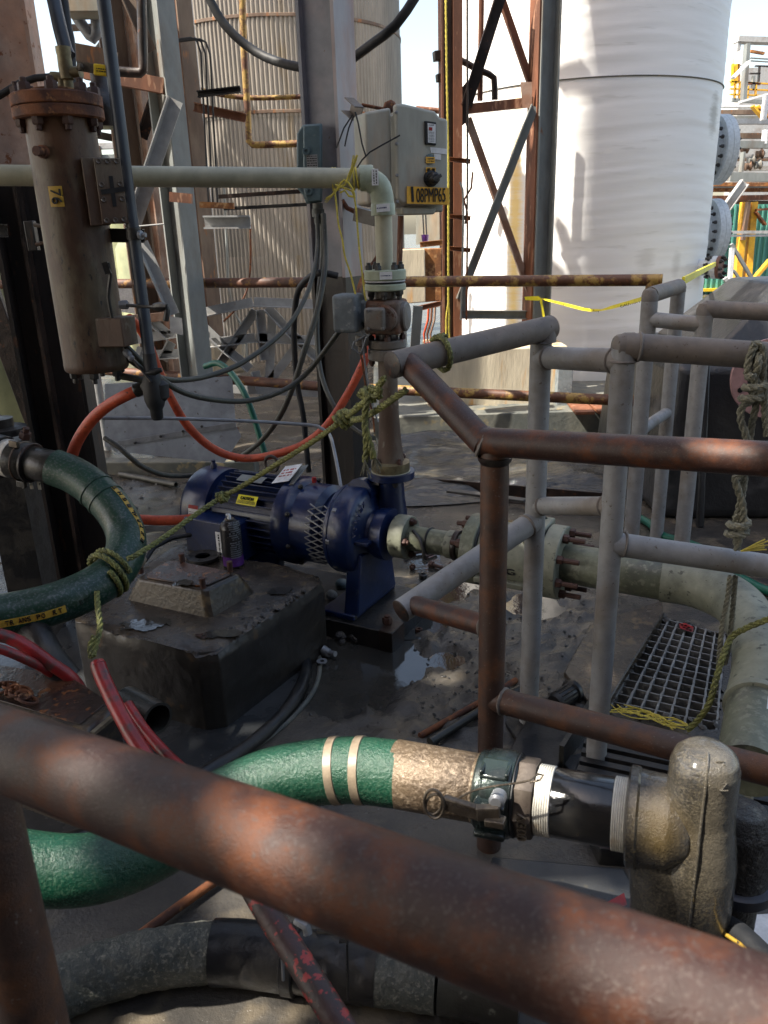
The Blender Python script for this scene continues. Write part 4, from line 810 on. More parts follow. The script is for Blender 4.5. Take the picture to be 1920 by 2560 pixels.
tb = part('terminal_box', MB().box(bxc, (.20, .13, .15), AX), 'blue', T, bevel=.008)
part('box_lid', MB().box(bxc + V(SD) * -.068, (.215, .014, .165), AX), 'blue', T, bevel=.004)
for i in (-1, 1):
    for j in (-1, 1): bolt(T, bxc - SD * .075 + AX * .098 * i + UPV * .073 * j, -SD, .007, 'bolt_dark')
for i in (-1, 1): part('foot', MB().box(at((t1_ + t2_) / 2 + .0, i * .105, -.165), (t2_ - t1_ + .02, .07, .02), AX), 'blue', T, bevel=.003)
for i in (-1, 1): part('foot_leg', MB().box(at((t1_ + t2_) / 2 + .0, i * .09, -.135), (t2_ - t1_ - .02, .03, .07), AX), 'blue', T, bevel=.003)
part('eye_bolt', MB().tube([at(tt(690)) + UPV * (MR + .045 + .028 * math.cos(a)) + AX * .028 * math.sin(a) for a in [2 * math.pi * k / 20 for k in range(21)]], .006, 8), 'rust_dark', T)
part('oil_cap', MB().lathe(at(t0 + .045) + UPV * MR, (0, 0, 1), [(.012, 0), (.012, .012), (.007, .02), (.008, .03)], 8), 'blue', T)
part('red_plug', MB().lathe(at(t3_ - .0) + UPV * MR * .98, (0, 0, 1), [(.008, 0), (.008, .018), (.004, .02)], 10), 'ink_red', T)
def decal(T, c, X, Y, w, h, m, name='sticker', th=.0015, bend=None): 
    X = V(X).normalized(); Y = V(Y).normalized(); Z = X.cross(Y).normalized()
    return part(name, MB().box(c, (w, h, th), X, Z), m, T)
def curved(T, tc, ang, w, deg, r, m, name='sticker'):   # sticker bent round the motor axis
    mb = MB(); n = 8
    for i in range(n + 1):
        a = R(ang - deg / 2 + deg * i / n); dr = -SD * math.cos(a) + UPV * math.sin(a)
        mb.v += [at(tc - w / 2) + dr * r, at(tc + w / 2) + dr * r]
    for i in range(n): a = 2 * i; mb.f.append((a, a + 1, a + 3, a + 2))
    return part(name, mb, m, T)
def drr(a): return -SD * math.cos(R(a)) + UPV * math.sin(R(a)), SD * math.sin(R(a)) + UPV * math.cos(R(a))
lb = curved(T, t0 + .055, 4, .044, 30, MR * 1.004, 'white'); curved(T, t0 + .055, 17, .044, 5, MR * 1.008, 'ink_red', 'sticker_band')
for k in range(9):
    dr, tg = drr(10 - 2.6 * k); strokes(at(t0 + .055) + dr * (MR * 1.006 + .0004), AX, tg, .037, .0035, 1, 'ink', lb, k)
ys = curved(T, tt(672) - .0, 38, .085, 14, MR * .985, 'tape')
dr, tg = drr(40); text('CAUTION', at(tt(672)) + dr * (MR * .985 + .001), AX, tg, .012, 'ink', ys, width=.055)
dr, tg = drr(35); strokes(at(tt(672)) + dr * (MR * .985 + .0006), AX, tg, .075, .012, 3, 'ink', ys)
curved(T, tt(655), 74, .11, 15, MR * 1.005, 'steel_grey', 'name_plate')
wt = part('paper_tag', MB().box(at(tt(730), -.01, MR * 1.13), (.075, .105, .0015), AX + UPV * .25, (UPV + SD * -.35 - AX * .2)), 'white', T)
nn = (UPV + SD * -.35 - AX * .2).normalized(); xx = (AX + UPV * .25).normalized(); yy = nn.cross(xx).normalized()
strokes(at(tt(730), -.01, MR * 1.13) + nn * .0012 + yy * .005, xx, yy, .055, .055, 3, 'ink_red', wt)
part('tag_plate', MB().box(at(tt(737) + .025, .0, MR * 1.1), (.03, .12, .003), AX + UPV * .3, nn), 'steel_grey', T)
st2 = part('sticker', MB().box(bxc - SD * .0765 + AX * .062, (.062, .0015, .10), AX), 'white', T)
strokes(bxc - SD * .0775 + AX * .062, UPV, -AX, .085, .048, 4, 'ink', st2)
# adapter with mesh guard
a0, a1 = tt(826) + .035, tt(880)
T = thing('pump', 'dark blue centrifugal pump with round casing, mesh guard and pedestal foot', 'pump', up(at(tt(900)), .07))
part('adapter', MB().lathe(at(t3_ + .05), AX, [(MR * .86, 0), (MR * .88, .015), (MR * .72, .03), (MR * .72, a1 - t3_ - .05), (MR * .8, a1 - t3_ - .03)], 40), 'blue', T)
gm = MB(); n1_, n2_ = 10, 3
for i in range(n1_):
    for s in (0, 1):
        pts = []
        for j in range(7):
            a = R(-48 + 96 * (i + (j / 6.0) * 1) / n1_ if s == 0 else -48 + 96 * (i + 1 - (j / 6.0)) / n1_); dr = -SD * math.cos(a) + UPV * math.sin(a)
            pts.append(at(a0 - .050 + (j / 6.0) * .055) + dr * MR * .93)
        gm.tube(pts, .0026, 4, False)
        pts = [p + AX * .055 for p in pts]; q = []
        for j in range(7):
            a = R(-48 + 96 * (i + (1 - j / 6.0)) / n1_ if s == 0 else -48 + 96 * (i + (j / 6.0)) / n1_); dr = -SD * math.cos(a) + UPV * math.sin(a)
            q.append(at(a0 + .005 + (j / 6.0) * .055) + dr * MR * .93)
        gm.tube(q, .0026, 4, False)
part('mesh_guard', gm, 'galv', T)
for (a, px) in ((42, 885), (2, 880), (-40, 882)): dr, tg = drr(a); bolt(T, at(tt(px) - .01) + dr * MR * .97, AX, .012, 'galv')
v0 = tt(884); VR = .154
part('casing', MB().lathe(at(v0 - .03), AX, [(VR * .7, -.005), (VR * .985, 0), (VR * 1.0, .006), (VR * 1.0, .014), (VR * .985, .016), (VR * 1.0, .020), (VR * 1.0, .084), (VR * .96, .093), (VR * .82, .101), (VR * .62, .107), (VR * .50, .116), (VR * .48, .127)], 64), 'blue', T)
part('volute', MB().tube([at(v0 + .03) + (SD * math.cos(a) + UPV * math.sin(a)) * VR * .88 for a in [R(-100 + 12 * k) for k in range(17)]], [.022 + .0016 * k for k in range(17)], 14), 'blue', T)
sx = tt(974); part('suction_flange', MB().lathe(at(sx - .015), AX, [(.085, -.02), (.088, 0), (.088, .022)], 40), 'blue', T)
for a in (60, -60, 180): 
    dr = SD * math.cos(R(a)) + UPV * math.sin(R(a)); part('rib', MB().box(at(v0 + .085) + dr * .085, (.07, .012, .07), AX, dr), 'blue', T, bevel=.002)
dp = PY(977, 1178, at(tt(930)).y + .05); dz = PY(975, 1178, dp.y).z
part('discharge_neck', MB().lathe(up(dp, ZC + .08), (0, 0, 1), [(.055, -.06), (.045, .03), (.042, dz - ZC - .09)], 30), 'blue', T)
df = part('discharge_flange', MB().lathe(up(dp, dz - .022), (0, 0, 1), [(.075, 0), (.080, .003), (.080, .024)], 36), 'blue', T)
ringbolts(df, up(dp, dz - .022), (0, 0, -1), .066, 4, .010, 'bolt_dark', .1, .6)
foot = MB(); w0 = .055
X_, S_ = AX, SD
def fp(t, s, z): return up(at(t, s, 0), z)
tf = v0 + .040; foot.prism([fp(tf - .01, -.14, .085), fp(tf + .045, -.14, .085), fp(tf + .045, .14, .085), fp(tf - .01, .14, .085)], [fp(tf - .01, -.10, ZC - .05), fp(tf + .045, -.10, ZC - .05), fp(tf + .045, .10, ZC - .05), fp(tf - .01, .10, ZC - .05)])
part('pedestal', foot, 'blue', T, bevel=.006); part('pedestal_foot', MB().box(fp(tf - .03, 0, .080), (.13, .30, .02), AX), 'blue', T, bevel=.004)
dr, tg = drr(48)
for k, ch in enumerate('VORTEX'):
    a = 14 + k * 9.5; dr, tg = drr(a); text(ch, at(v0 + .081) + dr * VR * .86, dr.cross(AX) * -1 if False else tg, dr, .020, 'blue', T, 'raised_letter', width=.015)
# skid
T = thing('pump_skid', 'low dark steel skid under the pump with a rusty bolt at its corner', 'skid', up(at(tt(780)), 0))
part('frame', MB().box(up(at(tt(760) , 0, 0), .035), (.84, .34, .07), AX), 'black_steel', T, bevel=.004)
part('corner_bracket', MB().box(up(at(tt(760) + .41, -.13, 0), .036), (.05, .09, .076), AX), 'rust_dark', T, bevel=.003)
bolt(T, up(at(tt(760) + .39, -.12), .076), (0, 0, 1), .017, 'bolt_rust', .1)
for s in (-.1, .05): bolt(T, up(at(tt(760) + .22, -.135), .071) + AX * s, (0, 0, 1), .012, 'bolt_dark', .1)
# riser: flange, valve, check body
def zat(y): return PY(978, y, dp.y).z
T = thing('riser_spool', 'flared brown pipe spool with a rusty yellow flange on top of the pump', 'pipe', up(dp, dz))
part('flange', MB().lathe(up(dp, dz + .004), (0, 0, 1), [(.062, 0), (.064, .003), (.064, .030), (.05, .034)], 36), 'rust_orange' if False else 'brass', T)
part('gasket', MB().lathe(up(dp, dz), (0, 0, 1), [(.066, 0), (.066, .004)], 36), 'cream', T)
zv = zat(897); hh = zv - dz
part('pipe', MB().lathe(up(dp, dz + .03), (0, 0, 1), [(.046, 0), (.042, .04), (.037, .09), (.033, .16), (.0325, .20), (.031, .22), (.031, hh - .03)], 30), 'pipe_brown', T)
for k in range(4): a = .6 + math.pi / 2 * k; bolt(T, up(dp, dz + .034) + V((math.cos(a), math.sin(a), 0)) * .053, (0, 0, 1), .010, 'bolt_rust', .3)
def rl(T, name, y0, y1, r, m, lab=None): 
    z0, z1 = zat(y0), zat(y1); return part(name, MB().lathe(up(dp, z0), (0, 0, 1), [(r * .96, 0), (r, .003), (r, z1 - z0 - .003), (r * .96, z1 - z0)], 36), m, T, lab)
T = thing('valve', 'rusty square bodied valve with grey cover plates on the pipe riser', 'valve', up(dp, zv))
rl(T, 'lower_flange', 897, 870, .062, 'valve_grey'); rl(T, 'lower_flange', 868, 848, .060, 'valve_grey'); rl(T, 'neck', 850, 825, .036, 'rust_dark')
ringbolts(T, up(dp, zat(848)), (0, 0, 1), .05, 4, .011, 'bolt_rust', .3, .8); ringbolts(T, up(dp, zat(899)), (0, 0, -1), .05, 4, .011, 'bolt_rust', .2, .8)
zb = (zat(832) + zat(748)) / 2; hb = zat(748) - zat(832); XV = V((.95, -.3, 0))
part('body', MB().box(up(dp, zb), (.115, .11, hb), XV), 'valve_rust', T, bevel=.012, seg=3)
cp = up(dp, zb) + V((-.035, -.075, -.0)); part('cover', MB().box(cp, (.062, .035, hb * .66), XV), 'valve_grey', T, bevel=.008, seg=3)
part('cover', MB().lathe(cp + V((.03, .015, 0)), V((-.3, -1, 0)), [(.04, -.02), (.04, .012), (.035, .016)], 30), 'valve_rust', T)
for sx_ in (-1, 1):
    for sz in (-1, 1): bolt(T, cp + V((.022 * sx_, -.020 - .005 * sx_, sz * hb * .26)), (-.3, -1, 0), .0055, 'valve_grey')
part('side_plate', MB().lathe(up(dp, zb) + XV * .055, XV, [(.045, 0), (.045, .012), (.04, .016)], 30), 'valve_grey', T)
rl(T, 'neck', 745, 722, .034, 'valve_grey')
act = PY(882, 780, dp.y - .02)
T = thing('valve_actuator', 'pale grey rounded actuator box on the left of the rusty valve with loose wires', 'actuator', act - V((0, 0, .06)))
part('housing', MB().box(PY(872, 782, dp.y - .02), (.082, .08, PY(872, 735, dp.y).z - PY(872, 830, dp.y).z), (1, -.35, 0)), 'box_pale', T, bevel=.012, seg=3)
part('arm', MB().box(PY(910, 778, dp.y - .01), (.04, .05, .07), (1, -.35, 0)), 'box_pale', T, bevel=.01)
part('gland', MB().lathe(PY(905, 838, dp.y - .02), (0, 0, -1), [(.022, 0), (.022, .03), (.014, .035), (.014, .055)], 14), 'valve_grey', T)
part('wire', MB().sp([PY(*q, dp.y - .04) for q in ((905, 828), (908, 870), (915, 930), (928, 1000), (945, 1055))], .0035, 6), 'galv', T)
part('wire', MB().sp([PY(*q, dp.y - .045) for q in ((912, 840), (885, 855), (880, 870), (900, 885), (915, 845), (925, 835))], .003, 6), 'galv', T)
part('wire', MB().sp([PY(*q, dp.y - .04) for q in ((900, 880), (905, 900), (915, 970), (932, 1040), (936, 1080))], .003, 6), 'rust', T)
# upper flange pair
T = thing('pipe_flange', 'pale mint green flange pair with black bolts under the cream elbow', 'flange', up(dp, zat(735)))
rl(T, 'lower_flange', 725, 708, .064, 'mint'); rl(T, 'gasket', 708, 704, .062, 'rubber'); rl(T, 'gasket', 703, 700, .063, 'white'); u = rl(T, 'upper_flange', 699, 673, .065, 'mint')
ringbolts(T, up(dp, zat(673)), (0, 0, 1), .050, 6, .0115, 'bolt_dark', .3, .35); ringbolts(T, up(dp, zat(727)), (0, 0, -1), .050, 6, .0115, 'bolt_dark', .5, .35)
fcn = up(dp, zat(686)); tgx = V((1, 0, 0)); q = fcn + V((.002, -.0655, 0)); s = decal(T, q, (1, 0, 0), (0, 0, 1), .038, .022, 'white'); strokes(q + V((0, -.0009, 0)), (1, 0, 0), (0, 0, 1), .032, .006, 1, 'ink_blue', s)
# cream pipe with elbow
PR = .0285; ze = zat(443)
T = thing('cream_pipe', 'cream plastic pipe crossing from the left and turning down into the riser', 'pipe', up(dp, zat(672)))
lf = PY(-160, 437, 2.45); rt = PY(900, 446, dp.y - .0); eb = V((dp.x, dp.y, rt.z))
part('straight_pipe', MB().cyl(lf, rt, PR, 28), 'cream', T)
part('elbow', MB().tube(spline([rt, rt + (eb - rt) * .3, eb + V((-.035, 0, -.006)), eb + V((-.008, 0, -.028)), eb + V((0, 0, -.075)), eb + V((0, 0, -.10))], .008), .0345, 28), 'mint', T)
part('elbow_collar', MB().lathe(rt, (eb - rt), [(.036, 0), (.0365, .006), (.0365, .035), (.0345, .04)], 30), 'mint', T)
part('elbow_collar', MB().lathe(eb + V((0, 0, -.105)), (0, 0, 1), [(.0365, 0), (.0365, .03), (.0345, .034)], 30), 'mint', T)
part('drop_pipe', MB().cyl(up(dp, zat(676)), eb + V((0, 0, -.09)), PR * .93, 28), 'cream', T)
q = rt + V((.045, -.036, 0)); s = decal(T, q, (1, 0, 0), (0, 0, 1), .020, .045, 'white'); strokes(q + V((0, -.0009, 0)), (0, 0, 1), (-1, 0, 0), .036, .014, 2, 'ink', s)
q = eb + V((0, -.0375, -.085)); s = decal(T, q, (1, 0, .05), (0, 0, 1), .040, .022, 'white'); strokes(q + V((-.004, -.0009, 0)), (1, 0, .05), (0, 0, 1), .030, .008, 1, 'ink_blue', s)
# suction line
T = thing('suction_valve', 'grey green fibreglass ball valve with rusty bolts on the pump suction line', 'valve', up(at(tt(1290)), .1))
g0 = tt(985)
def sl_(name, x0, x1, r0, r1, m='frp', lab=None, TT=None): 
    a, b = tt(x0), tt(x1); return part(name, MB().lathe(at(a), AX, [(r0 * .97, 0), (r0, .003), (r1, b - a - .003), (r1 * .97, b - a)], 40), m, TT or T, lab)
sl_('pump_flange', 992, 1026, .073, .073, 'frp_light'); ringbolts(T, at(tt(1024)), AX, .055, 4, .013, 'bolt_rust', .3, .75)
sl_('spool', 1020, 1180, .042, .040); sl_('collar', 1120, 1140, .046, .046, 'frp_light'); sl_('collar', 1138, 1150, .050, .05, 'rust_dark')
part('hose_clamp', MB().tube([at(tt(1075)) + (SD * math.cos(a) + UPV * math.sin(a)) * .0425 for a in [R(15 * k) for k in range(25)]], .004, 6), 'black_steel', T)
sl_('front_flange', 1178, 1212, .112, .112, 'frp'); sl_('ring', 1212, 1216, .108, .108, 'rubber'); sl_('body', 1216, 1360, .098, .098, 'frp_light')
bc = at(tt(1345), 0, .085); part('bolt_lug', MB().box(bc + UPV * .0, (.06, .14, .06), AX), 'frp_light', T, bevel=.006)
for s in (-.05, .05): part('bolt_hole', MB().lathe(bc + SD * s + UPV * .0305, (0, 0, 1), [(.0, .0), (.010, .0)], 14), 'ink', T)
part('side_rib', MB().box(at((tt(1216) + tt(1360)) / 2, -.085, -.055), (tt(1360) - tt(1216), .05, .018), AX), 'frp_light', T, bevel=.003)
text('FIG', at(tt(1290), -.099, -.015), AX, UPV, .020, 'ink', T, width=.06)
sl_('gasket', 1360, 1372, .108, .108, 'rubber'); fl2 = sl_('back_flange', 1372, 1412, .112, .112, 'frp_light')
for k in range(8):
    a = 2 * math.pi * k / 8 + .3; c = at(tt(1412)) + (SD * math.cos(a) + UPV * math.sin(a)) * .093; bolt(T, c, AX, .014, 'bolt_rust', 3.0)
for k in range(8):
    a = 2 * math.pi * k / 8 + .3; c = at(tt(1178)) + (SD * math.cos(a) + UPV * math.sin(a)) * .093; bolt(T, c, -AX, .014, 'bolt_rust', 1.0)
lv = at(tt(1240), .06, .10); part('lever', MB().box(lv + UPV * .06 - AX * .06, (.26, .03, .008), AX), 'black_steel', T, bevel=.002); part('stem', MB().cyl(lv - UPV * .02, lv + UPV * .06, .014), 'rust_dark', T); bolt(T, lv + UPV * .064, (0, 0, 1), .010, 'galv')
part('drain_cock', MB().tube([at(tt(1040), -.02, .035), at(tt(1065), -.045, .02), at(tt(1078), -.06, -.01), at(tt(1080), -.06, -.04)], .006, 8), 'black_steel', T)
T = thing('suction_pipe', 'fat grey green fibreglass suction pipe with a long elbow at the right edge', 'pipe', up(at(tt(1560)), .2))
SR = .060
sl_('straight_pipe', 1412, 1700, SR, SR, 'frp'); 
p1_ = at(tt(1655)); ecs = [p1_, at(tt(1740)), PZ(1836, 1505, ZC), PZ(1893, 1590, ZC), PZ(1905, 1680, ZC), PZ(1893, 1760, ZC - .01)]
part('elbow', MB().tube(spline(ecs, .02), SR * 1.07, 32), 'frp_light', T, ang=60)
ec = ecs[-1]; ee = PZ(1868, 1960, ZC - .03); dd = (ee - ec).normalized(); part('elbow_rim', MB().lathe(ec, dd, [(SR * 1.07, 0), (SR * 1.12, .004), (SR * 1.12, .02), (SR, .022)], 32), 'frp_light', T)
part('straight_pipe', MB().cyl(ec + dd * .01, ec + dd * .22, SR, 32), 'frp', T)
for k_, (t_, a_) in enumerate(((.05, -60), (.07, -28))):
    uu = dd.cross(V((0, 0, 1))).normalized(); vv = uu.cross(dd).normalized(); mb = MB()
    for i in range(7):
        a = R(a_ + 24 * (i / 6 - .5)); dr = vv * math.cos(a) + uu * math.sin(a)
        for t2 in (-.022, .022): mb.v.append(ec + dd * (t_ - .10 + t2) * -1 * -1 + dr * (SR * 1.07 + .001) if False else ec + dd * (t_ + t2) + dr * (SR + .001))
    mb.f = [(2 * i, 2 * i + 2, 2 * i + 3, 2 * i + 1) for i in range(6)]; s = part('sticker', mb, 'white' if k_ else 'valve_grey', T)
# ================================================================== CONTROL BOX ON THE COLUMN
YC_ = 3.15; FX_ = V((.80, -.60, 0)).normalized(); ND = V((-.60, -.80, 0)).normalized()
# box frame: its front face turns to the right of the camera, its side faces left
bl = PY(1003, 262, 3.10); BX = V((.93, .37, 0)).normalized(); BN = V((.37, -.93, 0)).normalized()
T = thing('control_box', 'grey electrical control box reading 108PMP65 mounted beside the grey column', 'control box', PY(1050, 540, 3.15))
def bxp(px, py, off=0.0):    # point on the front plane of the box under a pixel
    r = ray(px, py); n = BN; p0 = bl; t = (p0 - EYE).dot(n) / r.dot(n); return EYE + r * t + n * off
def bpoly(pts, off, depth): return MB().prism([bxp(x, y, off) for x, y in pts][::-1], [bxp(x, y, off) - BN * 0 + BN * (-depth) for x, y in pts][::-1])
part('body', bpoly(((1010, 275), (1112, 296), (1112, 530), (1016, 524)), -.012, .13), 'box_grey', T, bevel=.008, seg=3)
part('door', bpoly(((980, 262), (1004, 262), (1080, 280), (1092, 296), (1112, 300), (1112, 512), (1080, 515), (1000, 512), (985, 500)), .028, .030), 'box_grey', T, bevel=.010, seg=3)
part('back_body', bpoly(((912, 280), (978, 268), (982, 520), (920, 510)), .0, .12), 'box_grey', T, bevel=.010, seg=3)
part('lower_lip', bpoly(((1000, 518), (1088, 520), (1084, 536), (1004, 538)), .012, .06), 'box_grey', T, bevel=.006, seg=3)
dk = part('display', bpoly(((1052, 305), (1080, 309), (1080, 366), (1053, 363)), .036, .010), 'ink', T, bevel=.002)
part('display_face', bpoly(((1058, 311), (1078, 314), (1078, 361), (1059, 359)), .0375, .002), 'white', dk)
part('red_window', bpoly(((1061, 321), (1069, 322), (1069, 330), (1061, 329)), .0390, .002), 'ink_red', dk)
strokes(bxp(1068, 345, .0378), BX, UPV, .021, .034, 7, 'galv', dk); strokes(bxp(1067, 316, .0378), BX, UPV, .020, .006, 1, 'ink', dk)
part('tape_patch', bpoly(((1067, 370), (1108, 374), (1108, 388), (1068, 384)), .0300, .001), 'white', T)
part('tape_patch', bpoly(((1076, 386), (1093, 388), (1093, 402), (1077, 400)), .0305, .001), 'white', T)
part('plug', MB().lathe(bxp(1066, 400, .028), BN, [(.018, 0), (.018, .004), (.010, .005)], 20), 'box_blue', T)
for k, (y0, y1, tx) in enumerate(((394, 410, None), (420, 433, 'OFF   ON'))):
    p_ = part('label', bpoly(((1055, y0), (1077 + 2 * k, y0 + 1), (1077 + 2 * k, y1), (1055, y1)), .0335, .0015), 'label_orange', T)
    c_ = bxp(1067, (y0 + y1) / 2, .0342)
    if tx: text(tx, c_ + BN * .001, BX, UPV, .010, 'ink', p_, width=.030)
    else: strokes(c_, BX, UPV, .024, .016, 2, 'ink', p_)
part('switch_base', MB().lathe(bxp(1068, 448, .028), BN, [(.028, 0), (.028, .008), (.020, .012), (.020, .022)], 28), 'ink', T)
part('switch_knob', MB().lathe(bxp(1068, 448, .050), BN, [(.021, 0), (.020, .02), (.014, .026)], 10).box(bxp(1068, 448, .078), (.036, .012, .02), (BX + UPV * .5), BN), 'rubber', T, bevel=.002)
p_ = part('number_label', bpoly(((1008, 467), (1112, 471), (1112, 513), (1008, 510)), .0345, .002), 'label_orange', T)
c_ = bxp(1070, 491, .0352); wid = (bxp(1100, 492) - bxp(1028, 492)).length
text('08PMP65', c_ - BX * .004, BX, UPV, .050, 'ink', p_, width=wid)
text('1', bxp(1021, 489, .0355), BX + UPV * .05, UPV, .055, 'ink', p_, width=.009)
for (x, y) in ((981, 284), (982, 362), (983, 440), (984, 505)): bolt(T, bxp(x, y, .030), BN, .006, 'galv')
# brackets behind the box
part('bracket', MB().beam(PY(880, 262, 3.25), PY(905, 285, 3.2), cprof(.05, .04, .004), (0, 0, 1)), 'rail_dust', T); part('bracket', MB().cyl(PY(905, 262, 3.24), PY(962, 273, 3.22), .006), 'rust', T)
part('bracket', MB().beam(PY(893, 535, 3.25), PY(945, 548, 3.2), rprof(.05, .05), (0, 0, 1)), 'rust_dark', T); part('hinge_bolt', MB().lathe(PY(972, 268, 3.2), BN, [(.022, 0), (.022, .02), (.012, .03)], 8), 'rust', T)
for pts in (((881, 287), (860, 320), (848, 352), (841, 370)), ((884, 290), (872, 320), (865, 350), (862, 366)), ((888, 280), (896, 310), (905, 360), (915, 392)), ((892, 420), (905, 400), (925, 380), (960, 360), (1000, 338))):
    pipe('cable_tie', [(x, y, 3.0) for x, y in pts], 4.2, 'cable_black', {841: 'long black cable tie tail at the left of the bracket', 862: 'second black cable tie tail beside the longest one', 915: 'black cable tie running down beside the control box', 1000: 'black cable tie tail pointing up right across the control box'}[pts[-1][0]], 'cable tie', n=6)
# blue grey disconnect box on the left of the column
YQ = 3.28; T = thing('disconnect_box', 'blue grey cast electrical box on the left side of the grey column', 'electrical box', PY(775, 512, YQ))
part('housing', MB().prism([PY(*q, YQ) for q in ((757, 312), (806, 308), (806, 505), (766, 510), (758, 490), (742, 470), (742, 335))], [PY(*q, YQ + .10) for q in ((757, 312), (806, 308), (806, 505), (766, 510), (758, 490), (742, 470), (742, 335))]), 'box_blue', T, bevel=.006)
part('cover', MB().prism([PY(*q, YQ - .02) for q in ((758, 313), (802, 310), (804, 503), (768, 506), (762, 490), (758, 470))], [PY(*q, YQ) for q in ((758, 313), (802, 310), (804, 503), (768, 506), (762, 490), (758, 470))]), 'box_blue', T, bevel=.006)
for (x, y) in ((766, 378), (773, 478)): part('cover_lug', MB().lathe(PY(x, y, YQ - .015), (0, -1, 0), [(.016, 0), (.014, .014), (.006, .014), (.006, .008)], 14), 'box_blue', T)
s = part('label', MB().prism([PY(*q, YQ - .0215) for q in ((766, 388), (793, 386), (795, 424), (768, 424))], [PY(*q, YQ - .020) for q in ((766, 388), (793, 386), (795, 424), (768, 424))]), 'steel_pale', T); strokes(PY(780, 405, YQ - .0225), (1, 0, 0), (0, 0, 1), .036, .048, 6, 'ink', s)
part('gland', MB().lathe(PY(794, 508, YQ), (0, 0, -1), [(.020, 0), (.020, .02), (.024, .022), (.024, .05), (.017, .055), (.017, .075)], 16), 'olive', T)
# ================================================================== CABLES AND HOSES
def cable(pts, wpx, m, label, nm='cable', cat='cable', n=10, group=None): return pipe(nm, [(x, y, Y) for x, y, Y in pts], wpx, m, label, cat, n=n, step=.03)
cable([(792, 535, 3.25), (795, 600, 3.22), (789, 660, 3.15), (765, 740, 3.0), (720, 815, 2.9), (660, 870, 2.8), (590, 915, 2.7), (520, 940, 2.6), (460, 950, 2.5), (415, 948, 2.42), (370, 930, 2.35), (310, 890, 2.3)], 13, 'olive', 'olive cable drooping from the blue grey box towards the rusty vessel')
cable([(808, 535, 3.25), (812, 620, 3.2), (810, 690, 3.12), (790, 790, 3.05), (760, 880, 3.0), (735, 960, 3.0), (700, 1040, 3.05), (650, 1105, 3.2), (590, 1150, 3.4)], 14, 'olive', 'olive cable hanging from the column and slanting down behind the motor')
cable([(308, 858, 2.28), (350, 900, 2.3), (400, 945, 2.35), (460, 982, 2.4), (540, 1000, 2.5), (620, 1002, 2.6), (700, 980, 2.65), (760, 940, 2.7), (810, 880, 2.7), (850, 825, 2.68), (872, 800, 2.68)], 14, 'olive', 'olive cable looping from the vessel box up to the valve actuator')
cable([(805, 560, 3.3), (806, 640, 3.28), (796, 740, 3.2), (793, 830, 3.15), (800, 920, 3.1), (822, 990, 3.0), (860, 1050, 2.95), (905, 1085, 2.9), (935, 1095, 2.85)], 12, 'olive', 'olive cable hanging in front of the dark column foot and curling right')
cable([(845, 690, 3.15), (800, 682, 3.15), (765, 700, 3.2), (742, 740, 3.3), (735, 830, 3.35), (742, 950, 3.4), (758, 1040, 3.4), (768, 1140, 3.4), (772, 1180, 3.4)], 15, 'cable_black', 'thick black hose looping over the handrail left of the column', 'hose', 'hose')
cable([(262, 1095, 2.75), (300, 1120, 2.72), (345, 1160, 2.7), (400, 1185, 2.75), (460, 1190, 2.85), (530, 1180, 3.0)], 13, 'olive', 'olive cable curving along the ground towards the back of the motor')
cable([(930, 1085, 2.9), (945, 1110, 2.85), (942, 1140, 2.8), (925, 1150, 2.8)], 5, 'rope_grey', 'short pale wire loop behind the riser pipe', 'wire', 'wire')
pipe('hanging_hose', [(495, -60, 3.9), (560, 60, 3.9), (640, 130, 3.9), (720, 162, 3.8), (790, 172, 3.75), (850, 165, 3.7), (930, 110, 3.6), (990, 62, 3.5), (1040, -10, 3.5), (1070, -60, 3.5)], 23, 'cable_black', 'thick black hose hanging in an arc behind the top of the grey column', 'hose', n=14)
solo('bent_rod', MB().sp([PY(*q) for q in ((255, 1045, 2.7), (420, 1046, 2.75), (600, 1052, 2.8), (740, 1060, 2.85), (795, 1066, 2.85), (822, 1082, 2.83), (834, 1120, 2.8), (846, 1180, 2.72), (853, 1222, 2.65))], .0062, 8, .03), 'galv', 'thin bent metal rod running above the motor and down to the pump guard', 'rod')
cable([(855, 500, 3.3), (868, 520, 3.3), (955, 560, 3.28), (955, 600, 3.25), (945, 640, 3.2), (905, 700, 3.1), (895, 740, 3.0)], 12, 'rust', 'rusty brown conduit passing behind the cream drop pipe', 'conduit', 'conduit')
solo('red_brown_conduit', MB().cyl(PY(1002, 540, 3.15), PY(998, 680, 3.15), .011), 'steel_rust', 'short rust red conduit under the control box', 'conduit')
# orange hoses
def hose(name, pts, wpx, m, label, cat='hose', n=16, zfix=None, step=.02):
    q = [P(*p) for p in pts]; r = [p[2] for p in pts]; d = sum(r) / len(r); sp_ = spline(q, step); r0 = wpx * d / FX / 2; return solo(name, MB().tube([p + V((0, 0, 1)) * .003 * noise.noise(p * 7) for p in sp_], [r0 * (1 + .06 * noise.noise(p * 12)) for p in sp_], n), m, label, cat)
hose('orange_hose', [(352, 972, 2.35), (320, 985, 2.35), (275, 1010, 2.38), (225, 1055, 2.42), (190, 1110, 2.45), (175, 1170, 2.5), (185, 1215, 2.6), (225, 1255, 2.7), (275, 1285, 2.78), (340, 1298, 2.85), (420, 1300, 2.86), (500, 1297, 2.86)], 27, 'orange', 'orange hose curving down from the black coupling and under the green hose to the motor')
part('tape_wrap', MB().lathe(P(338, 976, 2.35), (P(366, 968, 2.35) - P(338, 976, 2.35)), [(.019, 0), (.021, .005), (.02, .04)], 16), 'hose_green', None) if False else None
solo('green_tape_wrap', MB().lathe(P(336, 978, 2.345), (P(366, 966, 2.345) - P(336, 978, 2.345)), [(.0185, 0), (.021, .004), (.020, .030), (.017, .042)], 16), 'shank_dark', 'dark green tape wrapped round the upper end of the orange hose', 'tape')
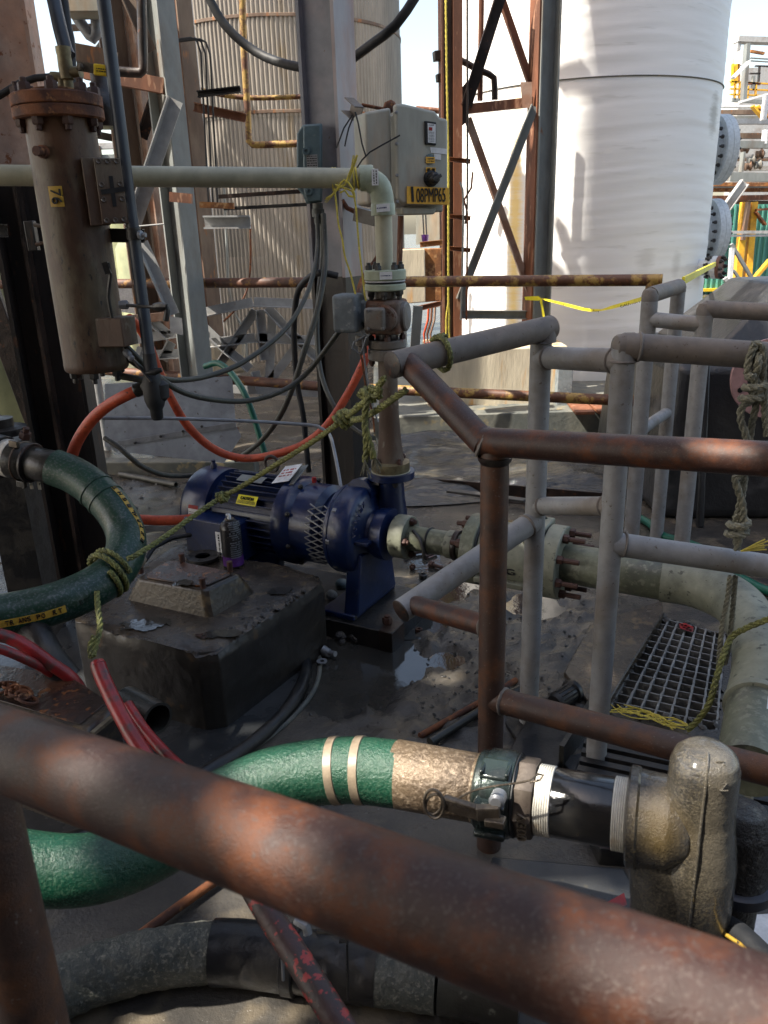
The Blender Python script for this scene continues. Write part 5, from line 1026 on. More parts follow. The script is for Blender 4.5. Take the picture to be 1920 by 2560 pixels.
solo('green_tape_wrap', MB().lathe(P(492, 1297, 2.85), AX, [(.0195, 0), (.021, .004), (.020, .03)], 16), 'teal', 'green tape where the orange hose meets the motor box', 'tape')
hose('orange_hose', [(322, 795, 2.7), (345, 815, 2.75), (372, 860, 2.8), (395, 920, 2.85), (425, 990, 2.9), (470, 1065, 3.0), (530, 1120, 3.1), (600, 1145, 3.15), (680, 1138, 3.1), (760, 1110, 3.05), (820, 1060, 3.0), (870, 985, 2.98), (905, 915, 2.95), (930, 860, 2.95), (955, 800, 2.95)], 21, 'orange', 'long orange hose sagging behind the motor between the vessel and the valve')
hose('teal_hose', [(512, 915, 3.8), (545, 908, 3.75), (580, 935, 3.7), (612, 985, 3.65), (635, 1045, 3.65), (655, 1110, 3.65), (668, 1150, 3.65)], 16, 'teal', 'teal green hose arching behind the orange hose left of the column')
# coupling of conduit pole
zc0 = V((PY(320, 475, 2.25).x, 2.25, 0)); zb_ = PY(378, 935, 2.25).z
solo('conduit_pole', MB().cyl(up(zc0, zb_), up(zc0, 3.3), .0165, 20), 'conduit', 'blue grey painted conduit running down the left in front of the rusty vessel', 'conduit')
T = thing('conduit_coupling', 'black taped coupling at the lower end of the blue grey conduit', 'coupling', up(zc0, PY(380, 1050, 2.25).z))
zz_ = lambda y: PY(380, y, 2.25).z
part('sleeve', MB().lathe(up(zc0, zz_(1050)), (0, 0, 1), [(.012, 0), (.017, .006), (.018, .03), (.024, .04), (.030, .06), (.031, .105), (.024, .13), (.019, .15), (.018, .19)], 20), 'cable_black', T)
part('tee_arm', MB().cyl(up(zc0, zz_(960)), P(366, 966, 2.30), .018), 'cable_black', T); part('side_bulge', MB().lathe(up(zc0 + V((.022, 0, 0)), zz_(1005)), (0, 0, 1), [(.006, 0), (.02, .012), (.022, .05), (.01, .06)], 14), 'cable_black', T)
part('cable_entry', MB().sp([P(300, 940, 2.3), P(345, 948, 2.3), P(375, 955, 2.3)], .010, 10), 'olive', T)
hose('black_conduit', [(128, -30, 2.5), (150, 70, 2.5), (165, 125, 2.5), (172, 140, 2.5)], 34, 'conduit', 'thick dark conduit entering from the top beside the pink column flange', 'conduit')
hose('black_conduit', [(155, -30, 2.6), (168, 60, 2.6), (178, 120, 2.6), (180, 240, 2.6)], 22, 'cable_black', 'thinner black conduit right of the thick dark one at the top', 'conduit')
# ================================================================== RUSTY VESSEL
YV = 2.3; vb = PY(240, 900, YV); VC = V((vb.x, YV, 0)); zV = lambda y, x=200: PY(x, y, YV).z
VRR = .088; z0v, z1v = zV(925), zV(300, 165)
T = thing('vessel', 'rusty upright cylindrical vessel with a bolted orange rust flange and a yellow 76 label', 'vessel', up(VC, z0v))
part('shell', MB().lathe(up(VC, z0v), (0, 0, 1), [(VRR * .95, 0), (VRR, .006), (VRR * 1.01, .02), (VRR, .03), (VRR, z1v - z0v)], 48), 'vessel', T)
zf = zV(302, 165)
f1 = part('flange', MB().lathe(up(VC, zf), (0, 0, 1), [(.108, 0), (.113, .004), (.113, .026), (.111, .028)], 48), 'rust', T); f2 = part('flange', MB().lathe(up(VC, zf + .030), (0, 0, 1), [(.111, 0), (.113, .002), (.113, .026), (.108, .03), (.05, .031)], 48), 'rust', T)
ringbolts(f2, up(VC, zf + .060), (0, 0, 1), .094, 8, .016, 'bolt_rust', .3, .25); ringbolts(f1, up(VC, zf), (0, 0, -1), .094, 8, .015, 'bolt_rust', .5, .25)
part('top_plate', MB().lathe(up(VC, zf + .06), (0, 0, 1), [(.06, 0), (.06, .012), (.05, .014)], 30), 'rust_orange', T)
ringbolts(T, up(VC, z0v), (0, 0, -1), .066, 6, .014, 'bolt_dark', .6, .1)
part('pipe_plug', MB().lathe(PY(110, 380, YV - .085), (-.3, -1, .02), [(.016, -.02), (.016, .010), (.012, .012), (.012, .03)], 14), 'rust', T)
# yellow label with 76 turned sideways
lc = PY(173, 490, YV - VRR * .985); lm = MB(); 
for i in range(7):
    a = (i / 6 - .5) * .42 - .09; dv_ = V((math.sin(a), -math.cos(a), 0)); 
    for z in (PY(173, 464, YV - VRR).z, PY(173, 516, YV - VRR).z): lm.v.append(V((VC.x, VC.y, z)) + dv_ * (VRR + .0012))
lm.f = [(2 * i, 2 * i + 2, 2 * i + 3, 2 * i + 1) for i in range(6)]
lb_ = part('yellow_label', lm, 'yellow_label', T); a = -.09; dv_ = V((math.sin(a), -math.cos(a), 0)); tg_ = V((math.cos(a), math.sin(a), 0))
text('76', V((VC.x, VC.y, (PY(173, 464, YV - VRR).z + PY(173, 516, YV - VRR).z) / 2)) + dv_ * (VRR + .003), (0, 0, -1), tg_, .028, 'ink', lb_, width=.036)
# instrument block with screws
ic = PY(262, 480, YV - .06); th_ = PY(262, 397, YV - .06).z - PY(262, 566, YV - .06).z
XB = V((.93, .36, 0)); NB = V((.36, -.93, 0))
T2 = thing('instrument_block', 'long brown plate with round screws on the right side of the rusty vessel', 'instrument', ic - V((0, 0, th_ / 2)))
part('back_plate', MB().box(ic - XB * .022 + NB * -.012, (.05, .05, th_), XB), 'pipe_brown', T2, bevel=.002)
part('face_plate', MB().box(ic + XB * .015 + NB * .02, (.066, .012, th_ * .97), XB), 'pipe_brown', T2, bevel=.002); part('slot', MB().box(ic + XB * .018 + NB * .0268 - UPV * .0, (.010, .002, th_ * .45), XB), 'ink', T2)
for (a_, b_) in ((-.022, .44), (0, .44), (.022, .44), (-.022, .10), (.024, .11), (-.022, -.12), (.024, -.11), (-.022, -.43), (0, -.43), (.022, -.42)): part('screw', MB().lathe(ic + XB * (.015 + a_) + NB * .0262 + UPV * th_ * b_, NB, [(.0068, 0), (.0068, .002), (.0055, .0035), (.003, .002)], 14), 'hexfit', T2)
part('tape_strip', MB().box(ic + XB * .020 + NB * .0275 + UPV * .002, (.062, .0015, .012), XB + UPV * .12), 'rubber', T2)
# square block, strap and sampling arms
bc_ = PY(290, 828, YV - .05); part('square_block', MB().box(bc_, (.085, .075, PY(290, 792, YV).z - PY(290, 862, YV).z), (1, -.25, 0)), 'pipe_brown', T, bevel=.003)
part('strap', MB().tube(spline([PY(270, 656, YV - .09), PY(276, 690, YV - .09), PY(270, 740, YV - .088), PY(280, 795, YV - .085)], .02), .005, 8).box(PY(267, 670, YV - .092), (.016, .01, .03), (1, 0, .2)), 'black_steel', T)
A_ = thing('tee_handle_arm', 'dark sampling arm with a black tee handle sticking out right of the rusty vessel', 'fitting', PY(300, 763, YV - .06))
part('arm', MB().tube([PY(300, 762, YV - .06), PY(390, 768, YV - .10)], .0045, 8), 'black_steel', A_); part('nut', MB().lathe(PY(298, 762, YV - .06), (1, 0, -.03), [(.010, 0), (.012, .01), (.012, .022), (.008, .026)], 8), 'galv', A_); part('nut', MB().lathe(PY(382, 767, YV - .10), (1, 0, -.03), [(.008, 0), (.011, .01), (.013, .022), (.010, .03), (.009, .036)], 8), 'black_steel', A_)
part('handle', MB().tube(spline([PY(416, 760, YV - .1), PY(418, 778, YV - .1), PY(414, 802, YV - .1)], .01), [.004] + [.008] * 0 + [.008] * (len(spline([PY(416, 760, YV - .1), PY(418, 778, YV - .1), PY(414, 802, YV - .1)], .01)) - 1), 10), 'rubber', A_)
A_ = thing('tee_handle_arm', 'second sampling arm slanting down from the vessel bottom with a bright tip', 'fitting', PY(315, 880, YV - .05))
part('arm', MB().tube([PY(312, 875, YV - .05), PY(378, 955, YV - .08)], .0035, 8), 'rust_dark', A_); part('nut', MB().lathe(PY(312, 876, YV - .05), PY(378, 955, YV - .08) - PY(312, 875, YV - .05), [(.008, 0), (.011, .006), (.011, .018), (.008, .022), (.010, .03), (.006, .036)], 8), 'galv', A_)
part('handle', MB().tube([PY(365, 933, YV - .1), PY(385, 930, YV - .1), PY(405, 924, YV - .1)], [.004, .010, .006], 10), 'rubber', A_)
# strut clamp
A_ = thing('strut_clamp', 'black strut clamp holding the blue grey conduit to the vessel', 'clamp', PY(300, 590, 2.32))
part('channel', MB().beam(PY(272, 588, 2.32), PY(362, 590, 2.32), cprof(.036, .02, .003), (0, 0, 1)), 'black_steel', A_); part('clamp_ring', MB().lathe(up(zc0, PY(330, 600, 2.25).z), (0, 0, 1), [(.0175, 0), (.0195, .001), (.0195, .030), (.0175, .031)], 20), 'black_steel', A_); part('clamp_bolt', MB().lathe(PY(348, 588, 2.24), (1, -.3, 0), [(.012, 0), (.012, .008), (.006, .01), (.006, .02)], 8), 'galv', A_)
A_ = thing('strut_clamp', 'square bent clamp on the left column beside the vessel', 'clamp', PY(95, 590, 2.7))
part('bent_bar', MB().tube([PY(*q, 2.62) for q in ((85, 562), (118, 568), (120, 605), (90, 612))], .006, 8), 'pipe_brown', A_); part('plate', MB().box(PY(80, 590, 2.66), (.03, .03, .09)), 'column_dark', A_, bevel=.003)
solo('strut_channel', MB().beam(PY(-20, 575, 2.75), PY(20, 577, 2.75), cprof(.04, .02, .003), (0, 0, 1)), 'black_steel', 'black strut end at the far left edge beside the column', 'bracket')
# brass fittings and valve
T = thing('brass_fitting', 'weathered brass valve with a yellow lever on top of the rusty vessel feeding a hose', 'fitting', up(VC, zf + .07))
Yb = YV - .02; part('tee_body', MB().lathe(PY(172, 222, Yb), (0, .0, 1), [(.013, 0), (.013, .018), (.017, .022), (.018, .05), (.017, .075), (.0185, .082), (.0185, .094)], 18), 'brass', T)
part('tee_branch', MB().lathe(PY(172, 180, Yb), (1, -.1, -.05), [(.013, 0), (.013, .03), (.016, .032)], 14), 'brass', T)
part('elbow', MB().sp([PY(156, 222, Yb), PY(156, 200, Yb), PY(150, 193, Yb), PY(128, 192, Yb)], .012, 14, .01), 'brass', T); part('nipple', MB().cyl(PY(156, 234, Yb), PY(156, 205, Yb), .010), 'brass', T)
part('lever', MB().beam(PY(192, 164, Yb - .03), PY(236, 172, Yb - .03), rprof(.022, .003), (0, 0, 1)), 'lever', T); bolt(T, PY(202, 168, Yb - .033), (0, -1, 0), .008, 'lever', .1)
g = part('grip', MB().beam(PY(234, 173, Yb - .03), PY(284, 179, Yb - .03), rprof(.026, .007), (0, 0, 1)), 'yellow', T, bevel=.003); strokes(PY(258, 176, Yb - .0345), PY(284, 179, Yb) - PY(234, 173, Yb), UPV, .034, .011, 2, 'ink', g)
pipe('black_hose', [(128, 192, Yb), (90, 195, Yb), (50, 208, Yb), (10, 232, Yb), (-40, 262, Yb)], 17, 'cable_black', 'black hose leaving the brass fitting towards the left edge', 'hose')
solo('small_pump_head', MB().lathe(PY(262, 290, 2.5), (0, 0, 1), [(.05, -.03), (.055, 0), (.055, .03), (.04, .05), (.025, .07), (.025, .11)], 16), 'rust_dark', 'dark rusty fitting right behind the orange rust flange', 'fitting')
# ================================================================== CONCRETE BLOCKS
HB = .255; A = PZ(160, 1545, HB); B = PZ(522, 1642, HB); C = PZ(828, 1442, HB); D = PZ(452, 1350, HB)
def lerp(a, b, t): return a + (b - a) * t
def chamf(a, b, c, r): return [b + (a - b).normalized() * r, b + (c - b).normalized() * r]
def octo(pts, r):
    o = []
    for i in range(4): o += chamf(pts[i - 1], pts[i], pts[(i + 1) % 4], r)
    return o
top = octo([A, B, C, D], .04); bot = [up(p, -.01) for p in top]
T = thing('concrete_block', 'big dark wet concrete block in the middle with chipped edges and a puddle on top', 'concrete block', up((A + C) / 2, 0))
bm = bmesh.new(); bv = [bm.verts.new(p) for p in bot]; tv = [bm.verts.new(p) for p in top]
for i in range(8): bm.faces.new((bv[i], bv[(i + 1) % 8], tv[(i + 1) % 8], tv[i]))
bm.faces.new(tv); bmesh.ops.triangulate(bm, faces=[f for f in bm.faces if len(f.verts) > 4])
bmesh.ops.subdivide_edges(bm, edges=bm.edges[:], cuts=1); 
for _ in range(5): 
    le = [e for e in bm.edges if e.calc_length() > .014]
    if not le: break
    bmesh.ops.subdivide_edges(bm, edges=le, cuts=1)
    bmesh.ops.triangulate(bm, faces=[f for f in bm.faces if len(f.verts) > 4])
bm.normal_update(); cen = (A + B + C + D) / 4
edges2 = [(top[i], top[(i + 1) % 8]) for i in range(8)] + [(top[i], bot[i]) for i in range(8)]
def dseg(p, a, b):
    t = max(0, min(1, (p - a).dot(b - a) / (b - a).length_squared)); return (p - a - (b - a) * t).length
for v in bm.verts:
    p = v.co.copy(); dd_ = min(dseg(p, a_, b_) for a_, b_ in edges2[:8]); de = min(dseg(p, a_, b_) for a_, b_ in edges2[8:])
    n_ = noise.noise(p * 22) ; n2_ = noise.noise(p * 60); n0_ = noise.noise(p * 7 + V((3, 1, 7)))
    dis = (.0015 * n_ + .0012 * n2_) * (.25 if v.normal.z > .9 and dd_ > .04 else 1)
    chip = max(0, n0_ + .22) * 1.6 + .35
    if dd_ < .03: dis -= (1 - dd_ / .03) * .009 * chip * (1 + .6 * n2_)
    if de < .03: dis -= (1 - de / .03) * .003 * (1 + n_)
    dB = (p - top[2]).length
    if dB < .08: dis -= (1 - dB / .08) * .014 * (1 + .8 * n_)
    v.co += v.normal * dis
me = bpy.data.meshes.new('block'); bm.to_mesh(me); bm.free()
me.transform(Matrix.Translation(-cen)); me.polygons.foreach_set('use_smooth', [True] * len(me.polygons)); me.set_sharp_from_angle(angle=R(55))
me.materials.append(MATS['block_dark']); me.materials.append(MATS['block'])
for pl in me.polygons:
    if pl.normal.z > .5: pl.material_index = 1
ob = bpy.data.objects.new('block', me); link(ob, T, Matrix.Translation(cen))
# pedestal on the block
Hb = HB; zt_ = HB + .075
b4 = [PZ(309, 1498, Hb), PZ(527, 1548, Hb), PZ(645, 1478, Hb), PZ(450, 1420, Hb)]; t4 = [PZ(340, 1446, zt_), PZ(513, 1475, zt_), PZ(603, 1434, zt_), PZ(420, 1398, zt_)]
part('pedestal', MB().prism([up(p, HB - .01) for p in octo(b4, .012)], octo(t4, .012)), 'block', T, bevel=.008, seg=3)
pl4 = [lerp(t4[i], (t4[0] + t4[2]) / 2, .12) for i in range(4)]
part('rusty_plate', MB().prism(octo(pl4, .02), [p + V((0, 0, .006)) for p in octo(pl4, .02)]), 'rustplate', T, bevel=.002)
for (x, y) in ((352, 1425), (507, 1462), (455, 1400), (575, 1420)): q = PZ(x, y, zt_ + .008); part('stud', MB().cyl(q - V((0, 0, .01)), q + V((0, 0, .022)), .009), 'bolt_rust', T)
def puddle(px, py, rx, ry, z, parent, thr=.42):      # a thin irregular film of water
    c_ = PZ(px, py, z); st = .0028; mb = MB(); ids = {}; nx = int(rx * 1.5 / st); ny = int(ry * 1.5 / st)
    def vid(i, j):
        if (i, j) not in ids: ids[(i, j)] = len(mb.v); mb.v.append(c_ + V((i * st, j * st, 0)))
        return ids[(i, j)]
    for i in range(-nx, nx):
        for j in range(-ny, ny):
            p = c_ + V(((i + .5) * st, (j + .5) * st, 0)); f = 1 - ((p.x - c_.x) / rx) ** 2 - ((p.y - c_.y) / ry) ** 2 + .7 * noise.noise(p * 22) + .45 * noise.noise(p * 55)
            if f > thr: mb.f.append((vid(i, j), vid(i + 1, j), vid(i + 1, j + 1), vid(i, j + 1)))
    return part('puddle', mb, 'water', parent)
puddle(372, 1556, .085, .062, HB + .0035, T); puddle(450, 1456, .05, .03, zt_ + .0085, T); puddle(540, 1585, .08, .03, HB + .0035, T); puddle(700, 1478, .06, .04, HB + .0035, T, .6)
mb = MB()
for k in range(90):
    t = random.random(); q = lerp(B, C, .25 + .55 * t) + (D - C).normalized() * random.uniform(.005, .07); s = random.uniform(.003, .008); mb.lathe(V((q.x, q.y, HB - .004)), (random.uniform(-.4, .4), random.uniform(-.4, .4), 1), [(s * .6, 0), (s, s * .5), (s * .5, s * 1.1)], 6)
part('pebbles', mb, 'mud', T, kind='stuff')
T = thing('gasket_ring', 'black flat flange gasket lying behind the spray can', 'gasket', PZ(510, 1393, HB + .01))
g_ = PZ(508, 1395, HB + .008); part('ring', MB().lathe(g_, (0, 0, 1), [(.026, 0), (.055, 0), (.055, .009), (.026, .009), (.026, 0)], 30), 'black_steel', T)
for a in (0, 1.57, 3.14, 4.71): part('bolt_hole', MB().lathe(g_ + V((math.cos(a), math.sin(a), 0)) * .042 + V((0, 0, .0094)), (0, 0, 1), [(0, 0), (.005, 0)], 10), 'galv', T)
# left rusty pier
HP = .30; a_, b_, c_, d_ = PZ(-160, 1690, HP), PZ(222, 1826, HP), PZ(300, 1765, HP), PZ(20, 1640, HP)
pr = [PZ(-120, 1645, HP), PZ(180, 1688, HP), PZ(298, 1764, HP), PZ(218, 1830, HP), PZ(-160, 1716, HP)]
T = thing('concrete_pier', 'rust stained concrete pier at the left edge with coiled rusty wire on top', 'concrete pier', up((pr[0] + pr[2]) / 2, 0))
part('pier', MB().prism([up(p, 0) for p in pr], pr), 'block', T, bevel=.012, seg=3); part('rust_skin', MB().prism([lerp(p, (pr[0] + pr[2]) / 2, .12) + V((0, 0, .0)) for p in pr], [lerp(p, (pr[0] + pr[2]) / 2, .12) + V((0, 0, .003)) for p in pr]), 'rustplate', T, bevel=.001)
part('edge_board', MB().beam(PZ(296, 1772, HP - .01), PZ(222, 1832, HP - .01), rprof(.008, .03), (0, 0, 1)), 'wood', T)
mb = MB(); rn = random.Random(4)
for k in range(7):
    c0 = PZ(15 + 10 * k, 1715 + 5 * k, HP + .012); mb.tube(wrap(c0 + V((rn.uniform(-.01, .01), rn.uniform(-.01, .01), 0)), (rn.uniform(-.5, .5), rn.uniform(-.5, .5), 1), rn.uniform(.014, .026), 1.5, .008, 12), .0035, 6)
solo('rusty_wire', mb, 'rust', 'tangled rusty chain lying on the left concrete pier', 'chain')
solo('open_pipe_end', MB().lathe(P(345, 1770, 1.95), P(410, 1805, 1.88) - P(345, 1770, 1.95), [(.040, -.05), (.040, .085), (.033, .085), (.033, 0)], 24), 'shank_dark', 'open end of a dark pipe beside the big block behind the red hose', 'pipe')
solo('dark_pipe_elbow', MB().sp([P(75, 1570, 2.0), P(95, 1590, 1.98), P(130, 1650, 1.95), P(170, 1700, 1.95)], .036, 16), 'black_steel', 'dark muddy pipe stub left of the big block under the green hose', 'pipe')
# spray can
cb_ = PZ(585, 1412, HB + .002); ch = PY(583, 1298, cb_.y).z - cb_.z; cr_ = .0345
T = thing('spray_can', 'black and purple spray can with a white nozzle standing on the concrete block', 'spray can', cb_)
part('body', MB().lathe(cb_, (0, 0, 1), [(cr_ * .93, 0), (cr_, .003), (cr_, .006)], 32).lathe(cb_ + V((0, 0, .040)), (0, 0, 1), [(cr_, 0), (cr_, ch * .83 - .040)], 32).lathe(cb_ + V((0, 0, ch * .83)), (0, 0, 1), [(cr_, 0), (cr_ * .9, ch * .07), (cr_ * .68, ch * .13), (cr_ * .45, ch * .16)], 32), 'can', T)
part('purple_band', MB().lathe(cb_ + V((0, 0, .006)), (0, 0, 1), [(cr_ * 1.004, 0), (cr_ * 1.004, .034)], 32), 'purple', T)
part('rim', MB().lathe(cb_ + V((0, 0, ch * .99)), (0, 0, 1), [(cr_ * .42, 0), (cr_ * .47, .003), (cr_ * .42, .006), (cr_ * .3, .002)], 20), 'lever', T); part('nozzle', MB().lathe(cb_ + V((0, 0, ch * .99)), (0, 0, 1), [(.006, 0), (.006, .014), (.004, .02)], 12).box(cb_ + V((-.004, -.002, ch * .99 + .018)), (.012, .006, .006)), 'white', T)
cm = MB(); rn = random.Random(11)
for r_ in range(17):
    z = .036 + r_ * .0074 + (.004 if r_ > 7 else 0); a = R(-88)
    while a < R(-18):
        w_ = R(rn.uniform(3, 11)); 
        if rn.random() < .85:
            o = len(cm.v)
            for aa in (a, a + w_):
                for zz2 in (z, z + .0042): cm.v.append(cb_ + V((math.cos(aa) * cr_ * 1.01, math.sin(aa) * cr_ * 1.01, zz2)))
            cm.f.append((o, o + 2, o + 3, o + 1))
        a += w_ + R(1.2)
part('print', cm, 'galv', T)
# ================================================================== BIG HOSES
def tubeframe(pts, step=.01): q = spline(pts, step); return q, frames(q)
def stripe(parent, pts, r, dirfn, width, m, i0, i1, words=None, hl=.02):
    q = spline(pts, .01); T_, U_, B_ = frames(q); mb = MB(); k = 0; n = len(q); a0, a1 = int(i0 * (n - 1)), int(i1 * (n - 1))
    def P_(i, w_):
        t = T_[i]; d_ = dirfn(q[i], t); s_ = t.cross(d_).normalized(); dd = (d_ * math.cos(w_ / r) + s_ * math.sin(w_ / r)); return q[i] + dd * (r + .0008), dd, s_
    for i in range(a0, a1 + 1):
        for w_ in (-width / 2, 0, width / 2): mb.v.append(P_(i, w_)[0])
    for i in range(a1 - a0):
        for j in (0, 1): a = 3 * i + j; mb.f.append((a, a + 1, a + 4, a + 3))
    s = part('stripe', mb, m, parent)
    if words:
        L = (a1 - a0) / len(words)
        for j, ch in enumerate(words):
            if ch == ' ': continue
            i = int(a0 + (j + .5) * L); p_, dd, s_ = P_(i, 0); X_ = T_[i]; Y_ = dd.cross(X_)
            text(ch, p_ + dd * .0006, X_, Y_, hl, 'ink', s, 'letter', width=L * .01 * .62)
    return s
OD = .054
g1p = [P(135, 1168, 2.33), P(185, 1188, 2.32), P(235, 1222, 2.30), P(285, 1275, 2.27), P(313, 1330, 2.24), P(312, 1385, 2.18), P(280, 1435, 2.13), P(220, 1475, 2.08), P(140, 1508, 2.03), P(50, 1530, 2.0), P(-60, 1548, 1.96), P(-200, 1560, 1.92)]
T = thing('green_hose', 'thick dark green transfer hose looping at the left with a yellow printed stripe', 'hose', up(g1p[5], 0))
part('tube', MB().tube(spline(g1p, .015), OD, 36), 'hose_green', T)
tocam = lambda u_, w_: (lambda p, t: ((EYE - p).normalized() * w_ + V(u_)).cross(t).cross(t).normalized() * -1)
stripe(T, g1p, OD, tocam((0, 0, -.75), .8), .020, 'yellow_label', .56, .93, 'TRALI   EX   ROPSNART  XE'[::-1] if False else '  IART XE OPS ART'[::-1] if False else 'THGI L AR T  XE   ROPSNART ', .012) if False else None
# print runs so that it reads from the left edge towards the loop
g1r = g1p[::-1]
stripe(T, g1r, OD, lambda p, t: ((EYE - p).normalized() * .9 + V((0, 0, -.35))).normalized() - t * (((EYE - p).normalized() * .9 + V((0, 0, -.35))).normalized().dot(t)), .019, 'yellow_label', .17, .545, '# TRANSPORT  EX TRALIGHT', .013)
stripe(T, g1r, OD, lambda p, t: (lambda w_: (w_ - t * w_.dot(t)).normalized())((EYE - p).normalized() * .75 + V((.9, 0, 0))), .017, 'yellow_label', .60, .80, 'HHTEIIEYKGEEL', .012) if False else stripe(T, g1r, OD, lambda p, t: (lambda w_: (w_ - t * w_.dot(t)).normalized())((EYE - p).normalized() * .75 + V((.9, 0, 0))), .017, 'yellow_label', .60, .80, 'EXTRALIGHT', .012)
tr = spline(g1p, .01)
for i0 in (6, 9): pass
for px in (0.16, .20): i = int(px * len(tr)); part('band', MB().lathe(tr[i], tr[i + 1] - tr[i], [(OD, -.006), (OD + .003, -.004), (OD + .003, .004), (OD, .006)], 32), 'hose_green', T)
ca = P(20, 1145, 2.37); cbb = P(140, 1170, 2.33); cd = (cbb - ca).normalized(); cl_ = (cbb - ca).length
T = thing('hose_coupling', 'dirty black pipe coupling with a white taped collar left of the looping green hose', 'coupling', up(ca, .4))
def cl(name, a, b, r0, r1, m): return part(name, MB().lathe(ca + cd * a, cd, [(r0 * .97, 0), (r0, .002), (r1, b - a - .002), (r1 * .97, b - a)], 32), m, T)
cl('shank', .085, .185, .050, .050, 'shank_dark'); cl('collar', .078, .088, .060, .060, 'rust_dark'); cl('body', .02, .08, .058, .056, 'shank_dark'); cl('ring', .05, .056, .060, .06, 'pipe_brown'); cl('taped_collar', -.012, .022, .056, .058, 'tape_white'); cl('back_nut', -.08, -.012, .066, .064, 'black_steel')
for a in (-.9, 1.1): part('lug', MB().box(ca + cd * .05 + V((0, -.03, -.062 if a > 0 else .06)), (.03, .012, .02), cd), 'lever' if a < 0 else 'shank_dark', T, bevel=.002)
T = thing('black_valve_body', 'black bolted pump body at the left edge behind the hose coupling', 'pump', up(P(-10, 1100, 2.5), 0))
vb_ = P(-8, 1118, 2.46); part('body', MB().lathe(vb_ - cd * .22 + V((0, .06, 0)), cd, [(.05, 0), (.10, .03), (.10, .10), (.085, .12), (.085, .17), (.06, .19)], 32), 'black_steel', T); part('top_flange', MB().lathe(vb_ + V((0, .05, .03)), (0, 0, 1), [(.075, 0), (.075, .02), (.04, .024), (.04, .05)], 28), 'black_steel', T); part('leg', MB().box(V((vb_.x - .02, vb_.y + .1, vb_.z / 2)), (.12, .12, vb_.z)), 'black_steel', T)
bolt(T, P(62, 1095, 2.45), (.4, -.2, 1), .018, 'bolt_rust', .5)
mb = MB()
for k in range(3): mb.box(P(58 + 20 * k, 1210 + 2 * k, 2.37), (.010, .003, .026), (1, 0, 0))
solo('white_drips', mb, 'tape_white', 'white caulk drips hanging under the hose coupling', 'drips', bevel=.001)
# near green hose ------------------------------------------------------
g2 = [P(-260, 2110, 1.22), P(-90, 2140, 1.26), P(60, 2168, 1.28), P(190, 2176, 1.30), P(310, 2150, 1.33), P(430, 2090, 1.36), P(545, 2015, 1.385), P(660, 1958, 1.40), P(780, 1932, 1.40), P(890, 1925, 1.385), P(1000, 1936, 1.365)]
NR = .0565
T = thing('green_hose', 'bright wet green transfer hose in the foreground with two tan bands', 'hose', up(g2[6], 0))
part('tube', MB().tube(spline(g2, .012), NR, 40), 'hose_green_wet', T)
q = spline(g2, .008)
def near(px): return min(range(len(q) - 1), key=lambda i: abs(proj(q[i])[0] - px))
for px in (838, 898): i = near(px); tdir = (q[i + 1] - q[i - 1]).normalized(); part('band', MB().lathe(q[i], tdir + V((.10, .0, .05)), [(NR + .0002, -.008), (NR + .0016, -.007), (NR + .0016, .007), (NR + .0002, .008)], 40), 'band', T)
sa = P(992, 1934, 1.368); eb_ = P(1560, 2036, 1.235); sd = (eb_ - sa).normalized(); SL = (eb_ - sa).length
def tx(px):
    lo, hi = -.5, 1.2
    for _ in range(40):
        t = (lo + hi) / 2
        if proj(sa + sd * t)[0] < px: lo = t
        else: hi = t
    return t
def seg(T, name, x0, x1, r0, r1, m, n=40, prof=None, lab=None):
    a, b = tx(x0), tx(x1); return part(name, MB().lathe(sa + sd * a, sd, prof or [(r0 * .975, 0), (r0, .0025), (r1, b - a - .0025), (r1 * .975, b - a)], n), m, T, lab)
T = thing('hose_shank', 'bright tan wet metal hose shank between the green hose and the cam coupler', 'shank', sa); seg(T, 'shank', 985, 1195, .0572, .0555, 'shank'); seg(T, 'shank_lip', 1190, 1200, .0575, .0575, 'shank')
T = thing('cam_coupler', 'wet dark green cam lock coupler with a bronze lever and pull ring', 'coupler', sa + sd * tx(1245))
seg(T, 'coupler_body', 1198, 1300, .066, .068, 'cam', prof=[(.060, 0), (.064, .004), (.064, .014), (.0685, .018), (.070, .055), (.0665, .060), (.0665, tx(1290) - tx(1198)), (.060, tx(1300) - tx(1198))])
XU = (UPV - sd * UPV.dot(sd)).normalized(); XF = sd.cross(XU).normalized(); 
if XF.y > 0: XF = -XF
cc_ = sa + sd * tx(1248)
for s_ in (-1, 1): part('ear', MB().box(cc_ + XF * .066 + XU * (.026 * s_ - .0), (.050, .026, .012), sd, XU), 'cam', T, bevel=.004)
for s_ in (0, 1): part('cam_window', MB().box(cc_ + XU * .062 + XF * .022 + sd * (-.018 + .04 * s_), (.006, .04, .012), sd, XU), 'cam', T, bevel=.002)
part('cam_window', MB().box(cc_ + XU * .060 + XF * .024, (.045, .038, .012), sd, (XU + XF * .35)), 'cam', T, bevel=.004)
part('pivot_pin', MB().lathe(P(1245, 1996, 1.21), XF + XU * .2, [(.012, -.01), (.012, .012), (.008, .016)], 18), 'galv', T)
lvp = 0
part('lever_arm', MB().beam(P(1108, 2004, 1.225), P(1198, 2033, 1.205), rprof(.024, .012), XU), 'lever', T, bevel=.003, seg=3); part('lever_arm', MB().beam(P(1190, 2032, 1.205), P(1250, 2030, 1.20), rprof(.024, .013), XU), 'lever', T, bevel=.003, seg=3)
strokes(P(1150, 2019, 1.207), P(1198, 2033, 1.205) - P(1108, 2004, 1.225), XU, .045, .010, 1, 'hexfit', T)
part('lever_foot', MB().box(P(1238, 2053, 1.20), (.03, .02, .012), sd, XU), 'lever', T, bevel=.002)
rc = P(1085, 2010, 1.225); rx = V((.75, -.45, 0)).normalized(); ry = V((.1, .2, 1)).normalized()
